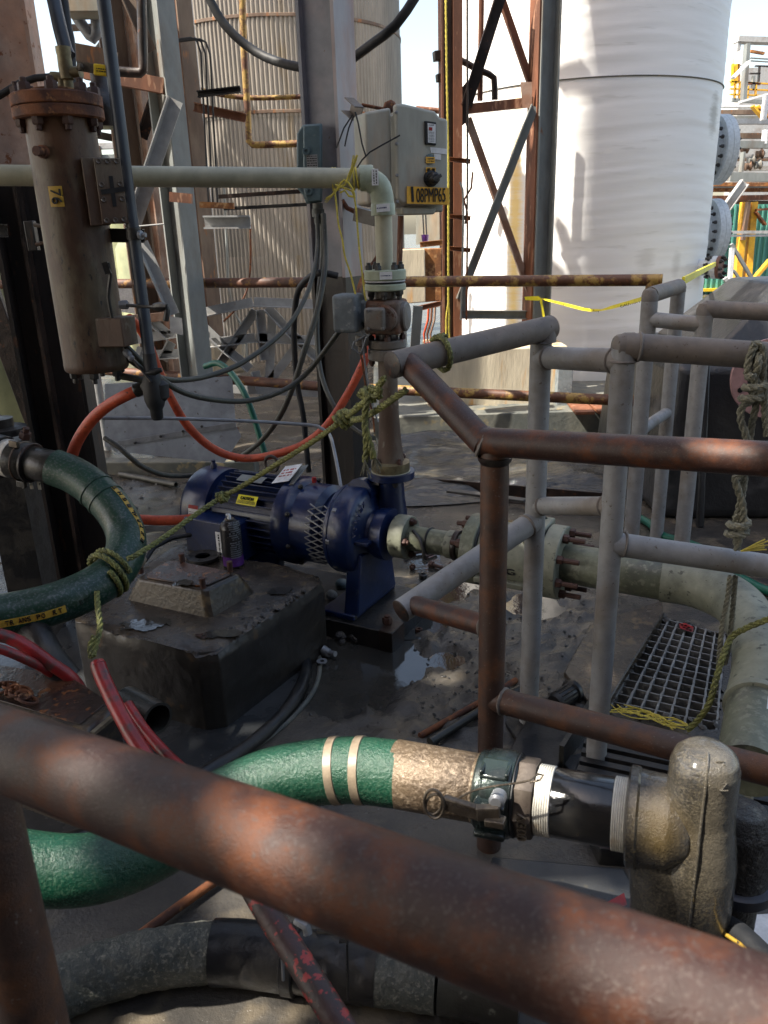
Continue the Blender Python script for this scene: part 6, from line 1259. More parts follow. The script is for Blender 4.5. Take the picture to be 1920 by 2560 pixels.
part('pull_ring', MB().tube([rc + rx * .017 * math.cos(a) + ry * .023 * math.sin(a) for a in [2 * math.pi * k / 24 for k in range(25)]], .0024, 8), 'lever', T)
part('pull_ring', MB().tube([rc + V((0, .004, -.004)) + rx * .013 * math.cos(a) + (ry + rx * .3) * .018 * math.sin(a) for a in [2 * math.pi * k / 24 for k in range(25)]], .0022, 8), 'lever', T)
part('safety_cable', MB().sp([P(1145, 1997, 1.205), P(1180, 1978, 1.20), P(1230, 1966, 1.19), P(1290, 1958, 1.18), P(1325, 1950, 1.175), P(1345, 1935, 1.185), P(1358, 1938, 1.185), P(1350, 1950, 1.185), P(1325, 1956, 1.19)], .0016, 6, .01), 'lever', T)
T = thing('hex_adapter', 'dull bronze hex adapter between the cam coupler and the white taped thread', 'fitting', sa + sd * tx(1320))
seg(T, 'hex_body', 1297, 1342, .063, .063, 'hexfit', 8, prof=[(.062, 0), (.064, .003), (.064, tx(1342) - tx(1297) - .003), (.062, tx(1342) - tx(1297))]); seg(T, 'gasket', 1293, 1298, .0665, .0665, 'rubber'); seg(T, 'neck', 1340, 1352, .054, .054, 'hexfit')
text('A300', sa + sd * tx(1322) + (XF * .93 + XU * -.10).normalized() * .0645, -XU, sd, .016, 'lever', T, width=.05)
T = thing('threaded_nipple', 'glossy black pipe nipple with white taped threads at both ends', 'pipe', sa + sd * tx(1450))
seg(T, 'barrel', 1370, 1542, .0535, .0535, 'nipple')
def threads(x0, x1, r, nm): 
    a, b = tx(x0), tx(x1); n_ = 7; pf = []
    for k in range(n_): t = (b - a) * k / n_; w_ = (b - a) / n_; pf += [(r - .0016, t), (r, t + w_ * .35), (r, t + w_ * .65), (r - .0016, t + w_ * .98)]
    return part(nm, MB().lathe(sa + sd * a, sd, pf, 40), 'tape_white', T)
threads(1345, 1385, .0555, 'taped_thread'); threads(1534, 1572, .0560, 'taped_thread')
# crusted tee and standpipe
T = thing('pipe_tee', 'large crusted grey brown pipe tee and riser standing right of the black nipple', 'pipe', up(P(1755, 1950, 1.22), 0))
a = tx(1566); c0 = sa + sd * a; vx = P(1757, 1960, 1.17); VT = V((vx.x, vx.y, 0)); ztop = P(1765, 1846, 1.17).z
def crust(pts_r, m, name, n=48, ax=None, p0=None):
    mb = MB().lathe(p0, ax, pts_r, n); 
    for i, v in enumerate(mb.v):
        rel = v - p0; rad = rel - V(ax).normalized() * rel.dot(V(ax).normalized())
        if rad.length > .005: mb.v[i] = v + rad.normalized() * (.0007 * noise.noise(v * 40) + .0007 * noise.noise(v * 190))
    return part(name, mb, m, T, ang=70)
def dens(pr_, st=.004):
    o = []
    for (r0, t0_), (r1, t1__) in zip(pr_, pr_[1:]):
        k = max(1, int(math.hypot(r1 - r0, t1__ - t0_) / st)); o += [(r0 + (r1 - r0) * i / k, t0_ + (t1__ - t0_) * i / k) for i in range(k)]
    return o + [pr_[-1]]
Lh = (VT - c0).xy.length
crust(dens([(.058, 0), (.070, .004), (.073, .012), (.070, .06), (.055, Lh * .9)]), 'fitting', 'socket', 72, sd, c0)
crust(dens([(.066, 0), (.062, ztop - .20), (.050, ztop - .11), (.0485, ztop - .030), (.044, ztop - .014), (.034, ztop - .004), (.020, ztop - .001), (.002, ztop)]), 'fitting', 'riser', 72, V((0, 0, 1)), VT.copy())
el = [c0 + sd * .04, c0 + sd * .055 + V((.0, -.0, -.05)), c0 + sd * .065 + V((.0, -.01, -.12)), c0 + sd * .07 + V((.0, -.015, -.25)), up(c0 + sd * .07 + V((0, -.015, 0)), 0)]
mb = MB().tube(spline(el, .006), .055, 60)
for i, v in enumerate(mb.v): mb.v[i] = v + V((1, 1, 0)) * (.0012 * noise.noise(v * 40))
part('side_leg', mb, 'fitting', T, ang=70)
sdir = V((-.35, -.94, 0)).normalized(); part('casting_seam', MB().sp([VT + sdir * r_ + V((0, 0, z_)) for r_, z_ in ((.066, .10), (.0625, ztop - .20), (.0525, ztop - .11), (.0505, ztop - .06), (.0485, ztop - .03), (.036, ztop - .004), (.015, ztop + .001))], .0022, 8, .01), 'fitting', T)
part('socket_lip', MB().lathe(c0 + sd * .002, sd, [(.071, 0), (.0765, .003), (.0765, .014), (.072, .018)], 56), 'fitting', T)
td_ = V((-.05, -.62, .78)).normalized(); text('IRON', VT + V((0, 0, ztop - .030)) + V((.006, -.040, .012)), V((0, -.55, -.83)), V((1, 0, 0)), .012, 'fitting', T, 'raised_letters', width=.040)
T2 = thing('pipe_fitting', 'dark crusted pipe fitting with a blue grey clamp at the lower right edge', 'pipe', up(P(1850, 2100, 1.25), 0)); T = T2
pf_ = P(1852, 2240, 1.24); V2 = V((pf_.x + .012, pf_.y + .04, 0)); zt2 = P(1850, 1960, 1.28).z
crust(dens([(.046, pf_.z), (.044, zt2 - .04), (.03, zt2 - .008), (.002, zt2)]), 'fitting_dark', 'upper_body', 56, V((0, 0, 1)), V2.copy()); crust(dens([(.034, 0), (.036, pf_.z - .03), (.032, pf_.z - .0)]), 'fitting_dark', 'lower_body', 48, V((0, 0, 1)), V2.copy())
part('clamp', MB().lathe(up(V2, pf_.z - .022), (0, 0, 1), [(.050, 0), (.056, .004), (.056, .022), (.050, .026)], 32), 'clamp_blue', T2); part('clamp_arm', MB().box(up(V2, pf_.z - .006) + V((.10, .0, 0)), (.11, .05, .03)), 'clamp_blue', T2, bevel=.006)
T = thing('muddy_hose', 'grey mud caked hose lying at the bottom left with a black coupling', 'hose', up(P(250, 2440, 1.3), 0))
g3 = [PZ(-120, 2560, .055), PZ(80, 2500, .055), PZ(230, 2440, .055), PZ(400, 2395, .055), PZ(560, 2380, .055), PZ(740, 2400, .055), PZ(900, 2425, .055), PZ(1110, 2455, .055), PZ(1300, 2490, .055)]
q3 = spline(g3, .006); 
def near3(px): return min(range(len(q3) - 1), key=lambda i: abs(proj(q3[i])[0] - px))
def crtube(i0, i1, r, m, name, amp=.003):
    mb = MB().tube(q3[i0:i1], r, 48)
    for i, v in enumerate(mb.v):
        k = min(i // 48, i1 - i0 - 1); rad = (v - q3[i0 + k]).normalized(); mb.v[i] = v + rad * amp * (noise.noise(v * 45) + .6 * noise.noise(v * 100))
    return part(name, mb, m, T, ang=70)
n555, n745, n950, n1105 = near3(555), near3(745), near3(950), near3(1105)
crtube(0, n555, .052, 'hose_mud', 'tube'); crtube(n1105 - 0, len(q3), .052, 'shank_dark', 'tube', .001); crtube(n950, n1105, .053, 'hose_mud', 'tube')
crtube(n745, n950 + 1, .054, 'black_steel', 'ribbed_sleeve', .003); crtube(n555 - 2, n745 + 1, .0565, 'clamp_blue' if False else 'black_steel', 'coupling_sleeve', .0006)
i = near3(735); dr3 = (q3[i + 2] - q3[i]).normalized(); part('clamp_band', MB().lathe(q3[i], dr3, [(.057, -.012), (.060, -.010), (.060, .010), (.057, .012)], 32), 'black_steel', T)
part('clamp_lever', MB().sp([P(740, 2300, 1.33), P(765, 2315, 1.32), P(770, 2335, 1.32)], .008, 8), 'galv', T); part('clamp_lever', MB().sp([P(795, 2328, 1.3), P(860, 2333, 1.28), P(868, 2352, 1.28), P(848, 2352, 1.28)], .004, 8), 'black_steel', T)
part('wire_pin', MB().tube([P(705, 2350, 1.33), P(708, 2450, 1.36)], .003, 6), 'galv', T); part('wire_pin', MB().tube([P(868, 2360, 1.28), P(870, 2500, 1.34)], .002, 6), 'black_steel', T)
# red hoses and rods
hose('red_hose', [(-60, 1575, 1.85), (20, 1592, 1.88), (75, 1622, 1.88), (120, 1656, 1.9), (182, 1700, 1.93), (220, 1760, 1.98)], 34, 'red', 'upper red hose entering at the left edge over the concrete pier')
hose('red_hose', [(-60, 1608, 1.8), (10, 1625, 1.82), (60, 1648, 1.85), (110, 1672, 1.9), (150, 1700, 1.95)], 24, 'red', 'thinner red hose just below the upper one at the left edge')
rp = [P(245, 1662, 1.80), P(255, 1690, 1.79), P(285, 1755, 1.76), P(325, 1830, 1.72), (P(372, 1905, 1.68)), P(410, 1975, 1.64)]
solo('red_hose', MB().sp(rp, .0175, 18, .012).lathe(rp[0], rp[0] - rp[1], [(.0175, 0), (.015, .008), (.002, .014)], 18), 'red', 'round ended red hose standing in front of the big concrete block', 'hose')
solo('red_hose', MB().sp([P(318, 1760, 1.82), P(365, 1830, 1.78), P(420, 1890, 1.72), P(462, 1930, 1.66), P(520, 1990, 1.6)], .0125, 16, .015), 'red', 'second red hose running behind the round ended one', 'hose')
solo('red_rod', MB().sp([P(600, 2165, 1.0), P(665, 2275, .96), P(740, 2390, .92), P(810, 2500, .88), P(900, 2640, .84)], .0155, 16, .02), 'red_worn', 'worn red and black rod slanting down under the nearest rail', 'rod')
solo('thin_rod', MB().tube([PZ(340, 2345, .02), PZ(445, 2268, .02), PZ(555, 2190, .02)], .010, 10), 'rust', 'rusty thin rod on the ground beneath the green hose', 'rod')
solo('long_rod', MB().tube([PZ(1050, 1840, .02), PZ(1210, 1750, .02), PZ(1290, 1700, .02)], .009, 10), 'rust', 'rusty flat rod on the ground pointing at the dark rail post', 'rod')
solo('long_rod', MB().tube([PZ(1075, 1855, .028), PZ(1215, 1768, .028), PZ(1300, 1722, .028)], .012, 12), 'shank_dark', 'dark bar on the ground just below the rusty flat rod', 'rod')
# hoses lower right
hose('black_hose', [(1790, 2300, 1.25), (1850, 2335, 1.2), (1910, 2395, 1.15), (1990, 2470, 1.1)], 62, 'cable_black', 'black hose with a yellow line leaving at the lower right corner')
q_ = [P(1790, 2322, 1.22), P(1850, 2360, 1.17), P(1910, 2420, 1.12), P(1990, 2500, 1.07)]; solo('yellow_line', MB().sp(q_, .003, 6, .02), 'yellow_label', 'yellow line along the black hose at the lower right', 'line')
# channel, slab and clutter right under the rails
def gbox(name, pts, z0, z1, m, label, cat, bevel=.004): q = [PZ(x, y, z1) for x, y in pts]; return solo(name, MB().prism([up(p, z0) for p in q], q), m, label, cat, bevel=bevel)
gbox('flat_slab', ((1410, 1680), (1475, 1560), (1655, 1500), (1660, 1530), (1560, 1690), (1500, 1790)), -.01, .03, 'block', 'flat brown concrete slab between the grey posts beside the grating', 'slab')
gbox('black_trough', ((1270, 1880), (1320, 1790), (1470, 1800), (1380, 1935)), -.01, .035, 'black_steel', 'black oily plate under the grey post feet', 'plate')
solo('trough_wall', MB().beam(PZ(1395, 1930, .0), PZ(1465, 1815, .0), [(0, 0), (.08, 0), (.08, .012), (0, .012)], (0, 0, 1)), 'shank_dark', 'upright edge of the black trough right of the coupler', 'plate')
gbox('trench_cover', ((1420, 1960), (1480, 1830), (1960, 1960), (1960, 2150), (1500, 2120)), -.0, .05, 'black_steel', 'dark ribbed trench cover behind the black nipple', 'cover')  # one even black colour over the whole plate, bars laid on top
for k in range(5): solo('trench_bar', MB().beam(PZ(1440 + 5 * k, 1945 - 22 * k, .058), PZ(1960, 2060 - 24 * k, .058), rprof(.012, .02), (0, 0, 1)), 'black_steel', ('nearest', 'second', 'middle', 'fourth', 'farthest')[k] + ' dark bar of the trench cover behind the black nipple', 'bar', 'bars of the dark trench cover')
gbox('stone_slab', ((1230, 2140), (1560, 2170), (1640, 2320), (1200, 2260)), -.01, .02, 'pad', 'smooth dark slab under the black nipple', 'slab')
solo('red_flag', MB().prism([PZ(*p, .07) for p in ((1500, 2265), (1560, 2232), (1568, 2262), (1530, 2280))], [PZ(*p, .075) for p in ((1500, 2265), (1560, 2232), (1568, 2262), (1530, 2280))]), 'red', 'glossy red plastic piece half hidden by the nearest rail', 'plastic piece')
gbox('white_board', ((1862, 2285), (1960, 2280), (1990, 2370), (1900, 2380)), .02, .035, 'white', 'white board at the lower right edge under the pipes', 'board')
gbox('grey_board', ((1790, 1920), (1895, 1945), (1880, 2010), (1800, 2000)), .15, .17, 'concrete_grey', 'grey board behind the crusted tee at the right', 'board')
T = thing('black_union', 'black ribbed pipe union lying on the ground behind the mid rail', 'fitting', PZ(1400, 1730, .02))
u0 = PZ(1385, 1758, .035); u1 = PZ(1432, 1728, .035); part('body', MB().lathe(u0, u1 - u0, [(.022, 0), (.028, .01), (.028, .075), (.034, .08), (.034, .092), (.024, .094), (.024, .07)], 24), 'black_steel', T)
for k in range(5):
    a = R(40 + 25 * k); d_ = (u1 - u0).normalized(); uu_ = d_.orthogonal().normalized(); part('rib', MB().box(u0 + d_ * .045 + (uu_ * math.cos(a) + d_.cross(uu_) * math.sin(a)) * .028, (.06, .004, .004), d_), 'black_steel', T)
# ================================================================== GRATING
gb = [V((p.x, p.y, 0)) for p in GR]
T = thing('floor_grating', 'weathered grey fibreglass floor grating over the drain pit', 'grating', (gb[0] + gb[2]) / 2)
NU, NV = 7, 14
def gp(u, v, z=0.0): return lerp(lerp(gb[0], gb[1], u), lerp(gb[3], gb[2], u), v) + V((0, 0, z))
def wob(p): return .0015 * noise.noise(p * 60)
for i in range(NU + 1):
    u = i / NU; mb = MB(); pts = [gp(u + .004 * math.sin(9 * k + i), k / 24, .004) for k in range(25)]
    for k in range(24): a_, b_ = pts[k], pts[k + 1]; mb.beam(a_, b_, [(-.0035, -.034), (.0035, -.034), (.0045 + wob(a_), 0), (-.0045 - wob(b_), 0)], (b_ - a_).cross(V((0, 0, 1)))) if False else mb.prism([a_ + V((-.0024 - wob(a_), 0, -.034)), a_ + V((.0024 + wob(a_), 0, -.034)), b_ + V((.0024 + wob(b_), 0, -.034)), b_ + V((-.0024 - wob(b_), 0, -.034))], [a_ + V((-.0032 - wob(a_), 0, .002 + wob(a_))), a_ + V((.0032 + wob(a_), 0, .002 + wob(a_))), b_ + V((.0032 + wob(b_), 0, .002 + wob(b_))), b_ + V((-.0032 - wob(b_), 0, .002 + wob(b_)))])
    part('bar', mb, 'grating', T, ang=20)
for j in range(NV + 1):
    v = j / NV; mb = MB(); pts = [gp(k / 16, v + .003 * math.sin(7 * k + j * 2), .0025) for k in range(17)]
    for k in range(16): a_, b_ = pts[k], pts[k + 1]; mb.prism([a_ + V((0, -.0018, -.034)), b_ + V((0, -.0018, -.034)), b_ + V((0, .0018, -.034)), a_ + V((0, .0018, -.034))], [a_ + V((0, -.0026 - wob(a_), 0)), b_ + V((0, -.0026 - wob(b_), 0)), b_ + V((0, .0026 + wob(b_), 0)), a_ + V((0, .0026 + wob(a_), 0))])
    part('bar', mb, 'grating', T, ang=20)
hq = PZ(1718, 1568, .012); T = thing('red_hasp', 'red lockout hasp with round holes lying on the grating', 'hasp', hq)
hx = V((.8, -.5, 0)).normalized(); part('plate', MB().prism([PZ(*p, .010) for p in ((1697, 1560), (1712, 1557), (1735, 1568), (1732, 1580), (1716, 1577), (1700, 1570))], [PZ(*p, .014) for p in ((1697, 1560), (1712, 1557), (1735, 1568), (1732, 1580), (1716, 1577), (1700, 1570))]), 'red', T, bevel=.002)
for (x, y) in ((1705, 1562), (1714, 1564), (1722, 1568), (1710, 1568), (1718, 1572), (1726, 1575)): part('hole', MB().lathe(PZ(x, y, .0152), (0, 0, 1), [(0, 0), (.0048, 0)], 12), 'ink', T)
mb = MB(); rn = random.Random(8)
for k in range(70):
    c_ = gp(rn.random() * 1.05, rn.choice((rn.uniform(-.03, .04), rn.uniform(.95, 1.03)))) if k < 45 else gp(rn.choice((-.02, 0)), rn.random()); s = rn.uniform(.004, .013); mb.lathe(c_ + V((0, 0, .003)), (rn.uniform(-.7, .7), rn.uniform(-.7, .7), 1), [(s * .7, 0), (s, s * .4), (s * .4, s * .8)], 6)
tag(part('grit', mb, 'gravel', None, kind='stuff'), 'grey grit and chips along the edges of the grating', 'grit')
# ================================================================== ROPES
def rp_(pts): return [P(*p) for p in pts]
def rsolo(strands, r, m, label, cat='rope', name='rope'):
    mb = MB()
    for s in strands: rope(mb, s, r)
    return solo(name, mb, m, label, cat)
tc = P(278, 1418, 2.12); td = (P(300, 1390, 2.14) - P(250, 1445, 2.08)).normalized()
gax = (P(300, 1415, 2.15) - P(235, 1465, 2.09)).normalized()
rsolo([wrap(P(272, 1432, 2.12), gax, OD + .007, 2.1, .022, 20), rp_([(318, 1398, 2.06), (345, 1385, 2.08), (400, 1350, 2.16), (470, 1300, 2.25), (520, 1265, 2.3), (556, 1243, 2.33), (610, 1212, 2.3), (700, 1155, 2.2), (780, 1105, 2.1), (832, 1068, 2.0), (870, 1040, 1.9), (905, 1010, 1.82), (930, 985, 1.76), (960, 945, 1.68)]),
       rp_([(242, 1480, 2.03), (245, 1520, 2.0), (250, 1565, 1.97), (243, 1600, 1.95), (232, 1640, 1.93)]), rp_([(236, 1590, 1.95), (226, 1615, 1.94), (228, 1645, 1.93)]),
       wrap(P(556, 1243, 2.33), V((1, -.2, .4)), .012, 2, .012, 12)], .0075, 'rope_green', 'long green rope tied from the green hose loop past the motor to the rail')
kn = P(862, 1048, 1.92); kn2 = P(930, 985, 1.76)
rsolo([wrap(kn, V((1, .1, .7)), .017, 2.6, .014, 14), wrap(kn2, V((1, 0, .5)), .014, 1.6, .016, 14), rp_([(880, 1050, 1.88), (905, 1045, 1.82), (950, 1020, 1.74), (985, 995, 1.68), (1015, 975, 1.64)]), rp_([(925, 985, 1.74), (916, 1010, 1.74), (912, 1050, 1.75), (914, 1080, 1.75), (916, 1120, 1.76), (912, 1155, 1.77)]), rp_([(916, 1080, 1.75), (925, 1110, 1.755), (935, 1145, 1.76)]),
       rp_([(848, 1062, 1.93), (840, 1050, 1.93), (852, 1030, 1.92), (880, 1030, 1.88), (898, 1012, 1.83)]), rp_([(948, 972, 1.70), (945, 985, 1.72), (920, 995, 1.76), (900, 985, 1.78), (915, 972, 1.76)])], .0078, 'rope_yellow' if False else 'rope_green', 'knotted green rope bundle with two hanging tails below the capped grey pipe')
ax_ = (t1 - c1).normalized(); wc = c1 + ax_ * ((P(1085, 880, 1.7) - c1).dot(ax_))
rsolo([wrap(wc, ax_ + V((.25, 0, 0)), .036, 1.2, .012, 22)], .0065, 'rope_green', 'green rope wrapped once around the dusty top rail')
mb = MB(); rn = random.Random(3)
for (x, y) in ((912, 1160), (936, 1150)):
    for k in range(14): a0_ = P(x, y - 10, 1.76); mb.tube([a0_, a0_ + V((rn.uniform(-.012, .016), rn.uniform(-.01, .01), -.035 + rn.uniform(-.008, .01)))], .0013, 4)
solo('frayed_end', mb, 'rope_grey', 'frayed yellowish tips of the two hanging rope tails', 'rope end')
# grey rope at right
rt_ = P(1885, 885, 1.62); YR = rt_.y - .035
rsolo([[PY(*p) for p in ((1868, 935, YR), (1872, 900, YR), (1885, 868, YR), (1896, 862, YR + .02), (1896, 905, YR - .01), (1890, 935, YR))], [PY(x, y, YR) for x, y in ((1878, 862), (1905, 870), (1908, 950), (1912, 1020), (1918, 1090))],
       [PY(x, y, YR + .0) for x, y in ((1885, 925), (1888, 965), (1878, 1000), (1855, 1018), (1852, 1050), (1862, 1080), (1868, 1110), (1862, 1150), (1855, 1185), (1838, 1195), (1845, 1225), (1856, 1260), (1858, 1300), (1848, 1345), (1842, 1375))],
       [PY(x, y, YR + .01) for x, y in ((1892, 960), (1890, 1010), (1880, 1060), (1872, 1110), (1868, 1150), (1862, 1190), (1856, 1230), (1846, 1280), (1838, 1320), (1842, 1360))], wrap(PY(1884, 975, YR - .01), V((.2, 0, 1)), .018, 2.5, .022, 12), wrap(PY(1845, 1320, YR - .01), V((.1, 0, 1)), .019, 2.2, .02, 12)], .0078, 'rope_grey', 'grey weathered rope looped over the near grey rail at the right edge')
rsolo([[PY(x, y, YR + .02) for x, y in ((1826, 1440), (1818, 1500), (1806, 1560), (1800, 1620), (1796, 1680))], [PY(x, y, YR + .03) for x, y in ((1838, 1440), (1832, 1520), (1824, 1600), (1812, 1660))]], .0062, 'rope_grey', 'two thin grey rope strands hanging in front of the suction elbow')
mb = MB()
for k in range(12): a0_ = P(1852, 1378, 1.58); mb.tube([a0_, a0_ + V((.045 + rn.uniform(-.012, .012), rn.uniform(-.01, .01), .012 + rn.uniform(-.008, .012)))], .0013, 4)
solo('frayed_end', mb, 'rope_yellow', 'small frayed yellow rope end above the grey mid rail at the right', 'rope end')
rsolo([rp_([(1990, 1515, 1.72), (1920, 1548, 1.76), (1870, 1568, 1.79), (1830, 1592, 1.82), (1808, 1640, 1.8), (1790, 1700, 1.78), (1772, 1760, 1.78), (1745, 1800, 1.80), (1718, 1825, 1.82)])], .0072, 'rope_green', 'yellow green rope crossing the suction elbow and ending on the grating')
mb = MB(); rn = random.Random(5)
for k in range(10):
    x0 = 1520 + rn.uniform(-5, 40); pts = [(x0 + j * 34 + rn.uniform(-8, 8), 1768 + j * 9 + rn.uniform(-9, 12)) for j in range(6)]; mb.sp([PZ(x, y, .012 + .01 * rn.random()) for x, y in pts], .0018, 5, .02)
solo('frayed_rope', mb, 'rope_yellow', 'pile of frayed yellow rope strands on the front edge of the grating', 'rope')
# thin yellow twine on the cream pipe
yd = dp.y - .0; mb = MB(); zp = rt.z
for px, k in ((832, 0), (842, 1), (885, 2), (893, 3)): q0 = PY(px, 445, yd); mb.tube(wrap(V((q0.x, yd, zp + 0)), V((1, 0, .12 * (k % 2))), .0315, 1.0, 0, 18), .0028, 6)
for pts in (((836, 470), (842, 520), (846, 560), (856, 600), (862, 640), (875, 680), (885, 720), (893, 760), (898, 815)), ((885, 490), (890, 520), (893, 560), (898, 620), (905, 680), (912, 740), (915, 752)), ((838, 462), (860, 470), (880, 478), (888, 495), (880, 470), (860, 450), (838, 480), (820, 495)), ((845, 470), (862, 462), (875, 430), (888, 400), (893, 388)), ((850, 482), (862, 476), (872, 490), (885, 492))):
    mb.sp([PY(x, y, yd - .045) for x, y in pts], .003, 6, .012)
for k in range(14): a0_ = PY(872, 455, yd - .045); mb.tube([a0_, PY(872 + rn.uniform(10, 26), 392 + rn.uniform(-6, 10), yd - .045)], .0012, 4)
for k in range(8): a0_ = PY(838, 482, yd - .045); mb.tube([a0_, PY(815 + rn.uniform(-4, 4), 500 + rn.uniform(-6, 8), yd - .045)], .0012, 4)
solo('yellow_twine', mb, 'rope_yellow', 'yellow twine tied around the cream pipe with two strands hanging down', 'twine')
mb = MB(); Yt = tw - .14
rope(mb, [PY(x, y, Yt) for x, y in ((1114, -40), (1116, 120), (1119, 300), (1121, 450), (1121, 620), (1121, 760))], .008, .03)
for dx in (-3, 4): rope(mb, [PY(x + dx, y, Yt) for x, y in ((1121 - dx, 755), (1119, 790), (1118, 820), (1121, 860))], .006, .03)
solo('yellow_rope', mb, 'rope_yellow', 'thin yellow rope hanging down the left leg of the steel tower', 'rope')
# caution tape
def ribbon(pts, w_, tw_=0.0):
    mb = MB(); q = [(PY(x, y, Y), ww) for x, y, Y, ww in pts]
    for p_, ww in q: mb.v += [p_ + V((0, 0, ww / 2)), p_ - V((0, 0, ww / 2))]
    for i in range(len(q) - 1): a = 2 * i; mb.f.append((a, a + 1, a + 3, a + 2))
    return mb
ta = [(1354, 747, tw - .1, .008), (1380, 753, tw - .25, .015), (1420, 763, tw - .5, .018), (1455, 772, tw - .7, .018), (1480, 776, tw - .8, .016), (1505, 775, tw - .95, .009), (1530, 768, tw - 1.1, .019), (1570, 757, tw - 1.35, .020), (1612, 745, tw - 1.65, .020)]
T = thing('caution_tape', 'yellow caution tape strung from the tower leg to the grey guard rail', 'tape', PY(1480, 790, tw - .8))
tp_ = part('tape', ribbon(ta, .02), 'tape', T)
part('tape_wrap', MB().prism([PY(*q, tw - .12) for q in ((1311, 742), (1345, 740), (1355, 747), (1346, 752), (1313, 750))], [PY(*q, tw - .11) for q in ((1311, 742), (1345, 740), (1355, 747), (1346, 752), (1313, 750))]), 'tape', T)
part('tape_tail', ribbon([(1352, 750, tw - .12, .01), (1356, 770, tw - .14, .012), (1360, 795, tw - .15, .012)], .01), 'tape', T); part('tape_tail', MB().beam(PY(1352, 748, tw - .12), PY(1361, 800, tw - .14), rprof(.016, .002)), 'tape', T)
for (x0, y0, x1, y1, Ya) in ((1375, 751, 1408, 760, tw - .37), (1450, 769, 1490, 776, tw - .76), (1540, 764, 1590, 750, tw - 1.30)):
    a_, b_ = PY(x0, y0, Ya), PY(x1, y1, Ya); text('CAUTION', (a_ + b_) / 2 + V((0, -.07, 0)), b_ - a_, UPV, .013, 'ink', tp_, width=(b_ - a_).length * .95)
solo('caution_tape', MB().beam(PY(1708, 702, 3.4), PY(1788, 660, 6.3), rprof(.012, .03), (1, 0, 0)), 'tape', 'short run of yellow tape rising to the brown nozzle cover of the white tank', 'tape')
# ================================================================== LOOSE SMALL THINGS
def gb_(px, py, d_, ln, s, lab, nm='loose_bolt', cat='bolt'):
    q0 = PZ(px, py, s * .9); T = thing(nm, lab, cat, q0); d_ = V(d_).normalized(); part('head', MB().lathe(q0, d_, [(s, 0), (s, s * 1.1)], 6), 'bolt_rust', T); part('shank', MB().cyl(q0 + d_ * s * 1.1, q0 + d_ * ln, s * .52), 'bolt_rust', T)
gb_(1010, 1385, (1, .3, 0), .09, .016, 'rusty bolt lying nearest the blue pump pedestal'); gb_(1060, 1392, (1, .8, 0), .07, .014, 'rusty bolt pointing up right behind the grey pipe stub'); gb_(1075, 1410, (1, -.9, 0), .09, .014, 'rusty bolt pointing down right just above the grey pipe stub')
gb_(1032, 1416, (-.2, -1, .1), .03, .013, 'short rusty bolt seen end on beside the pump pedestal'); 
q0 = PZ(1058, 1448, .0); T = thing('floor_nut', 'round rusty anchor nut standing on the floor left of the grey pipe stub', 'nut', q0); part('nut', MB().lathe(q0, (0, 0, 1), [(.017, 0), (.017, .02), (.012, .024), (.009, .024), (.009, .03)], 8), 'bolt_dark', T)
q0 = PZ(1047, 1580, 0); T = thing('floor_nut', 'hex nut lying on the wet floor below the grey end cap', 'nut', q0); part('nut', MB().lathe(q0, (0, 0, 1), [(.013, 0), (.013, .013), (.007, .013), (.007, .004)], 6), 'bolt_rust', T)
q0 = PZ(822, 1632, .02); T = thing('pipe_fitting', 'small grey angled fitting against the right face of the big concrete block', 'fitting', q0); part('barrel', MB().lathe(q0, (.6, -.5, .15), [(.012, -.03), (.014, -.02), (.014, .0), (.009, .004), (.009, .03)], 14), 'galv', T); part('nut', MB().lathe(q0, (-.7, .2, .4), [(.010, 0), (.014, .012), (.014, .026), (.008, .027)], 10), 'galv', T)
q0 = PZ(805, 1654, .018); solo('washer', MB().lathe(q0, (0, 0, 1), [(.007, 0), (.017, 0), (.017, .003), (.007, .003), (.007, 0)], 20), 'galv', 'flat steel washer lying on the round slab beside the big block', 'washer')
q0 = PZ(855, 1463, .075); T = thing('blue_cap', 'blue round cap lying on the skid under the pump guard', 'cap', q0); part('cap', MB().lathe(q0, (.2, -.4, 1), [(.025, 0), (.025, .010), (.018, .016), (.005, .018)], 20), 'box_blue', T)
q0 = PZ(828, 1490, .075); T = thing('blue_cap', 'pale blue cap lying lower on the skid against the block', 'cap', q0); part('cap', MB().lathe(q0, (.5, -.4, 1), [(.022, 0), (.020, .012), (.010, .016)], 16), 'box_pale', T)
q0 = PZ(880, 1598, .0); mb = MB(); rn = random.Random(9)
for k in range(26): c_ = q0 + V((rn.uniform(-.05, .05), rn.uniform(-.03, .05), rn.uniform(0, .02))); s = rn.uniform(.008, .02); mb.lathe(c_, (rn.uniform(-.5, .5), rn.uniform(-.5, .5), 1), [(s * .5, 0), (s, s * .5), (s * .8, s), (s * .2, s * 1.3)], 7)
tag(part('rubble', mb, 'mud', None, kind='stuff'), 'brown rubble heaped against the pump skid and slab lip', 'rubble')
mb = MB(); rn = random.Random(12)
for k in range(600):
    c, r = MUDC[k % 4]; x = c.x + rn.gauss(0, r * .55); y = c.y + rn.gauss(0, r * .5)
    if inquad(x, y, GR) or y < 1.2: continue
    s = rn.uniform(.04, .085) ** 2; mb.lathe(V((x, y, gz(x, y) - s * .3)), (rn.uniform(-.6, .6), rn.uniform(-.6, .6), 1), [(s * .6, 0), (s, s * .4), (s * .5, s * .9)], 6)
tag(part('mud_crumbs', mb, 'mud', None, kind='stuff'), 'dark crumbs of mud scattered over the wet floor', 'mud')
mb = MB()
for k in range(240):
    x = rn.uniform(-2.6, -.5); y = rn.uniform(2.6, 4.6); s = rn.uniform(.004, .016); mb.lathe(V((x, y, gz(x, y) - s * .3)), (rn.uniform(-.6, .6), rn.uniform(-.6, .6), 1), [(s * .6, 0), (s, s * .4), (s * .5, s * .9)], 6)
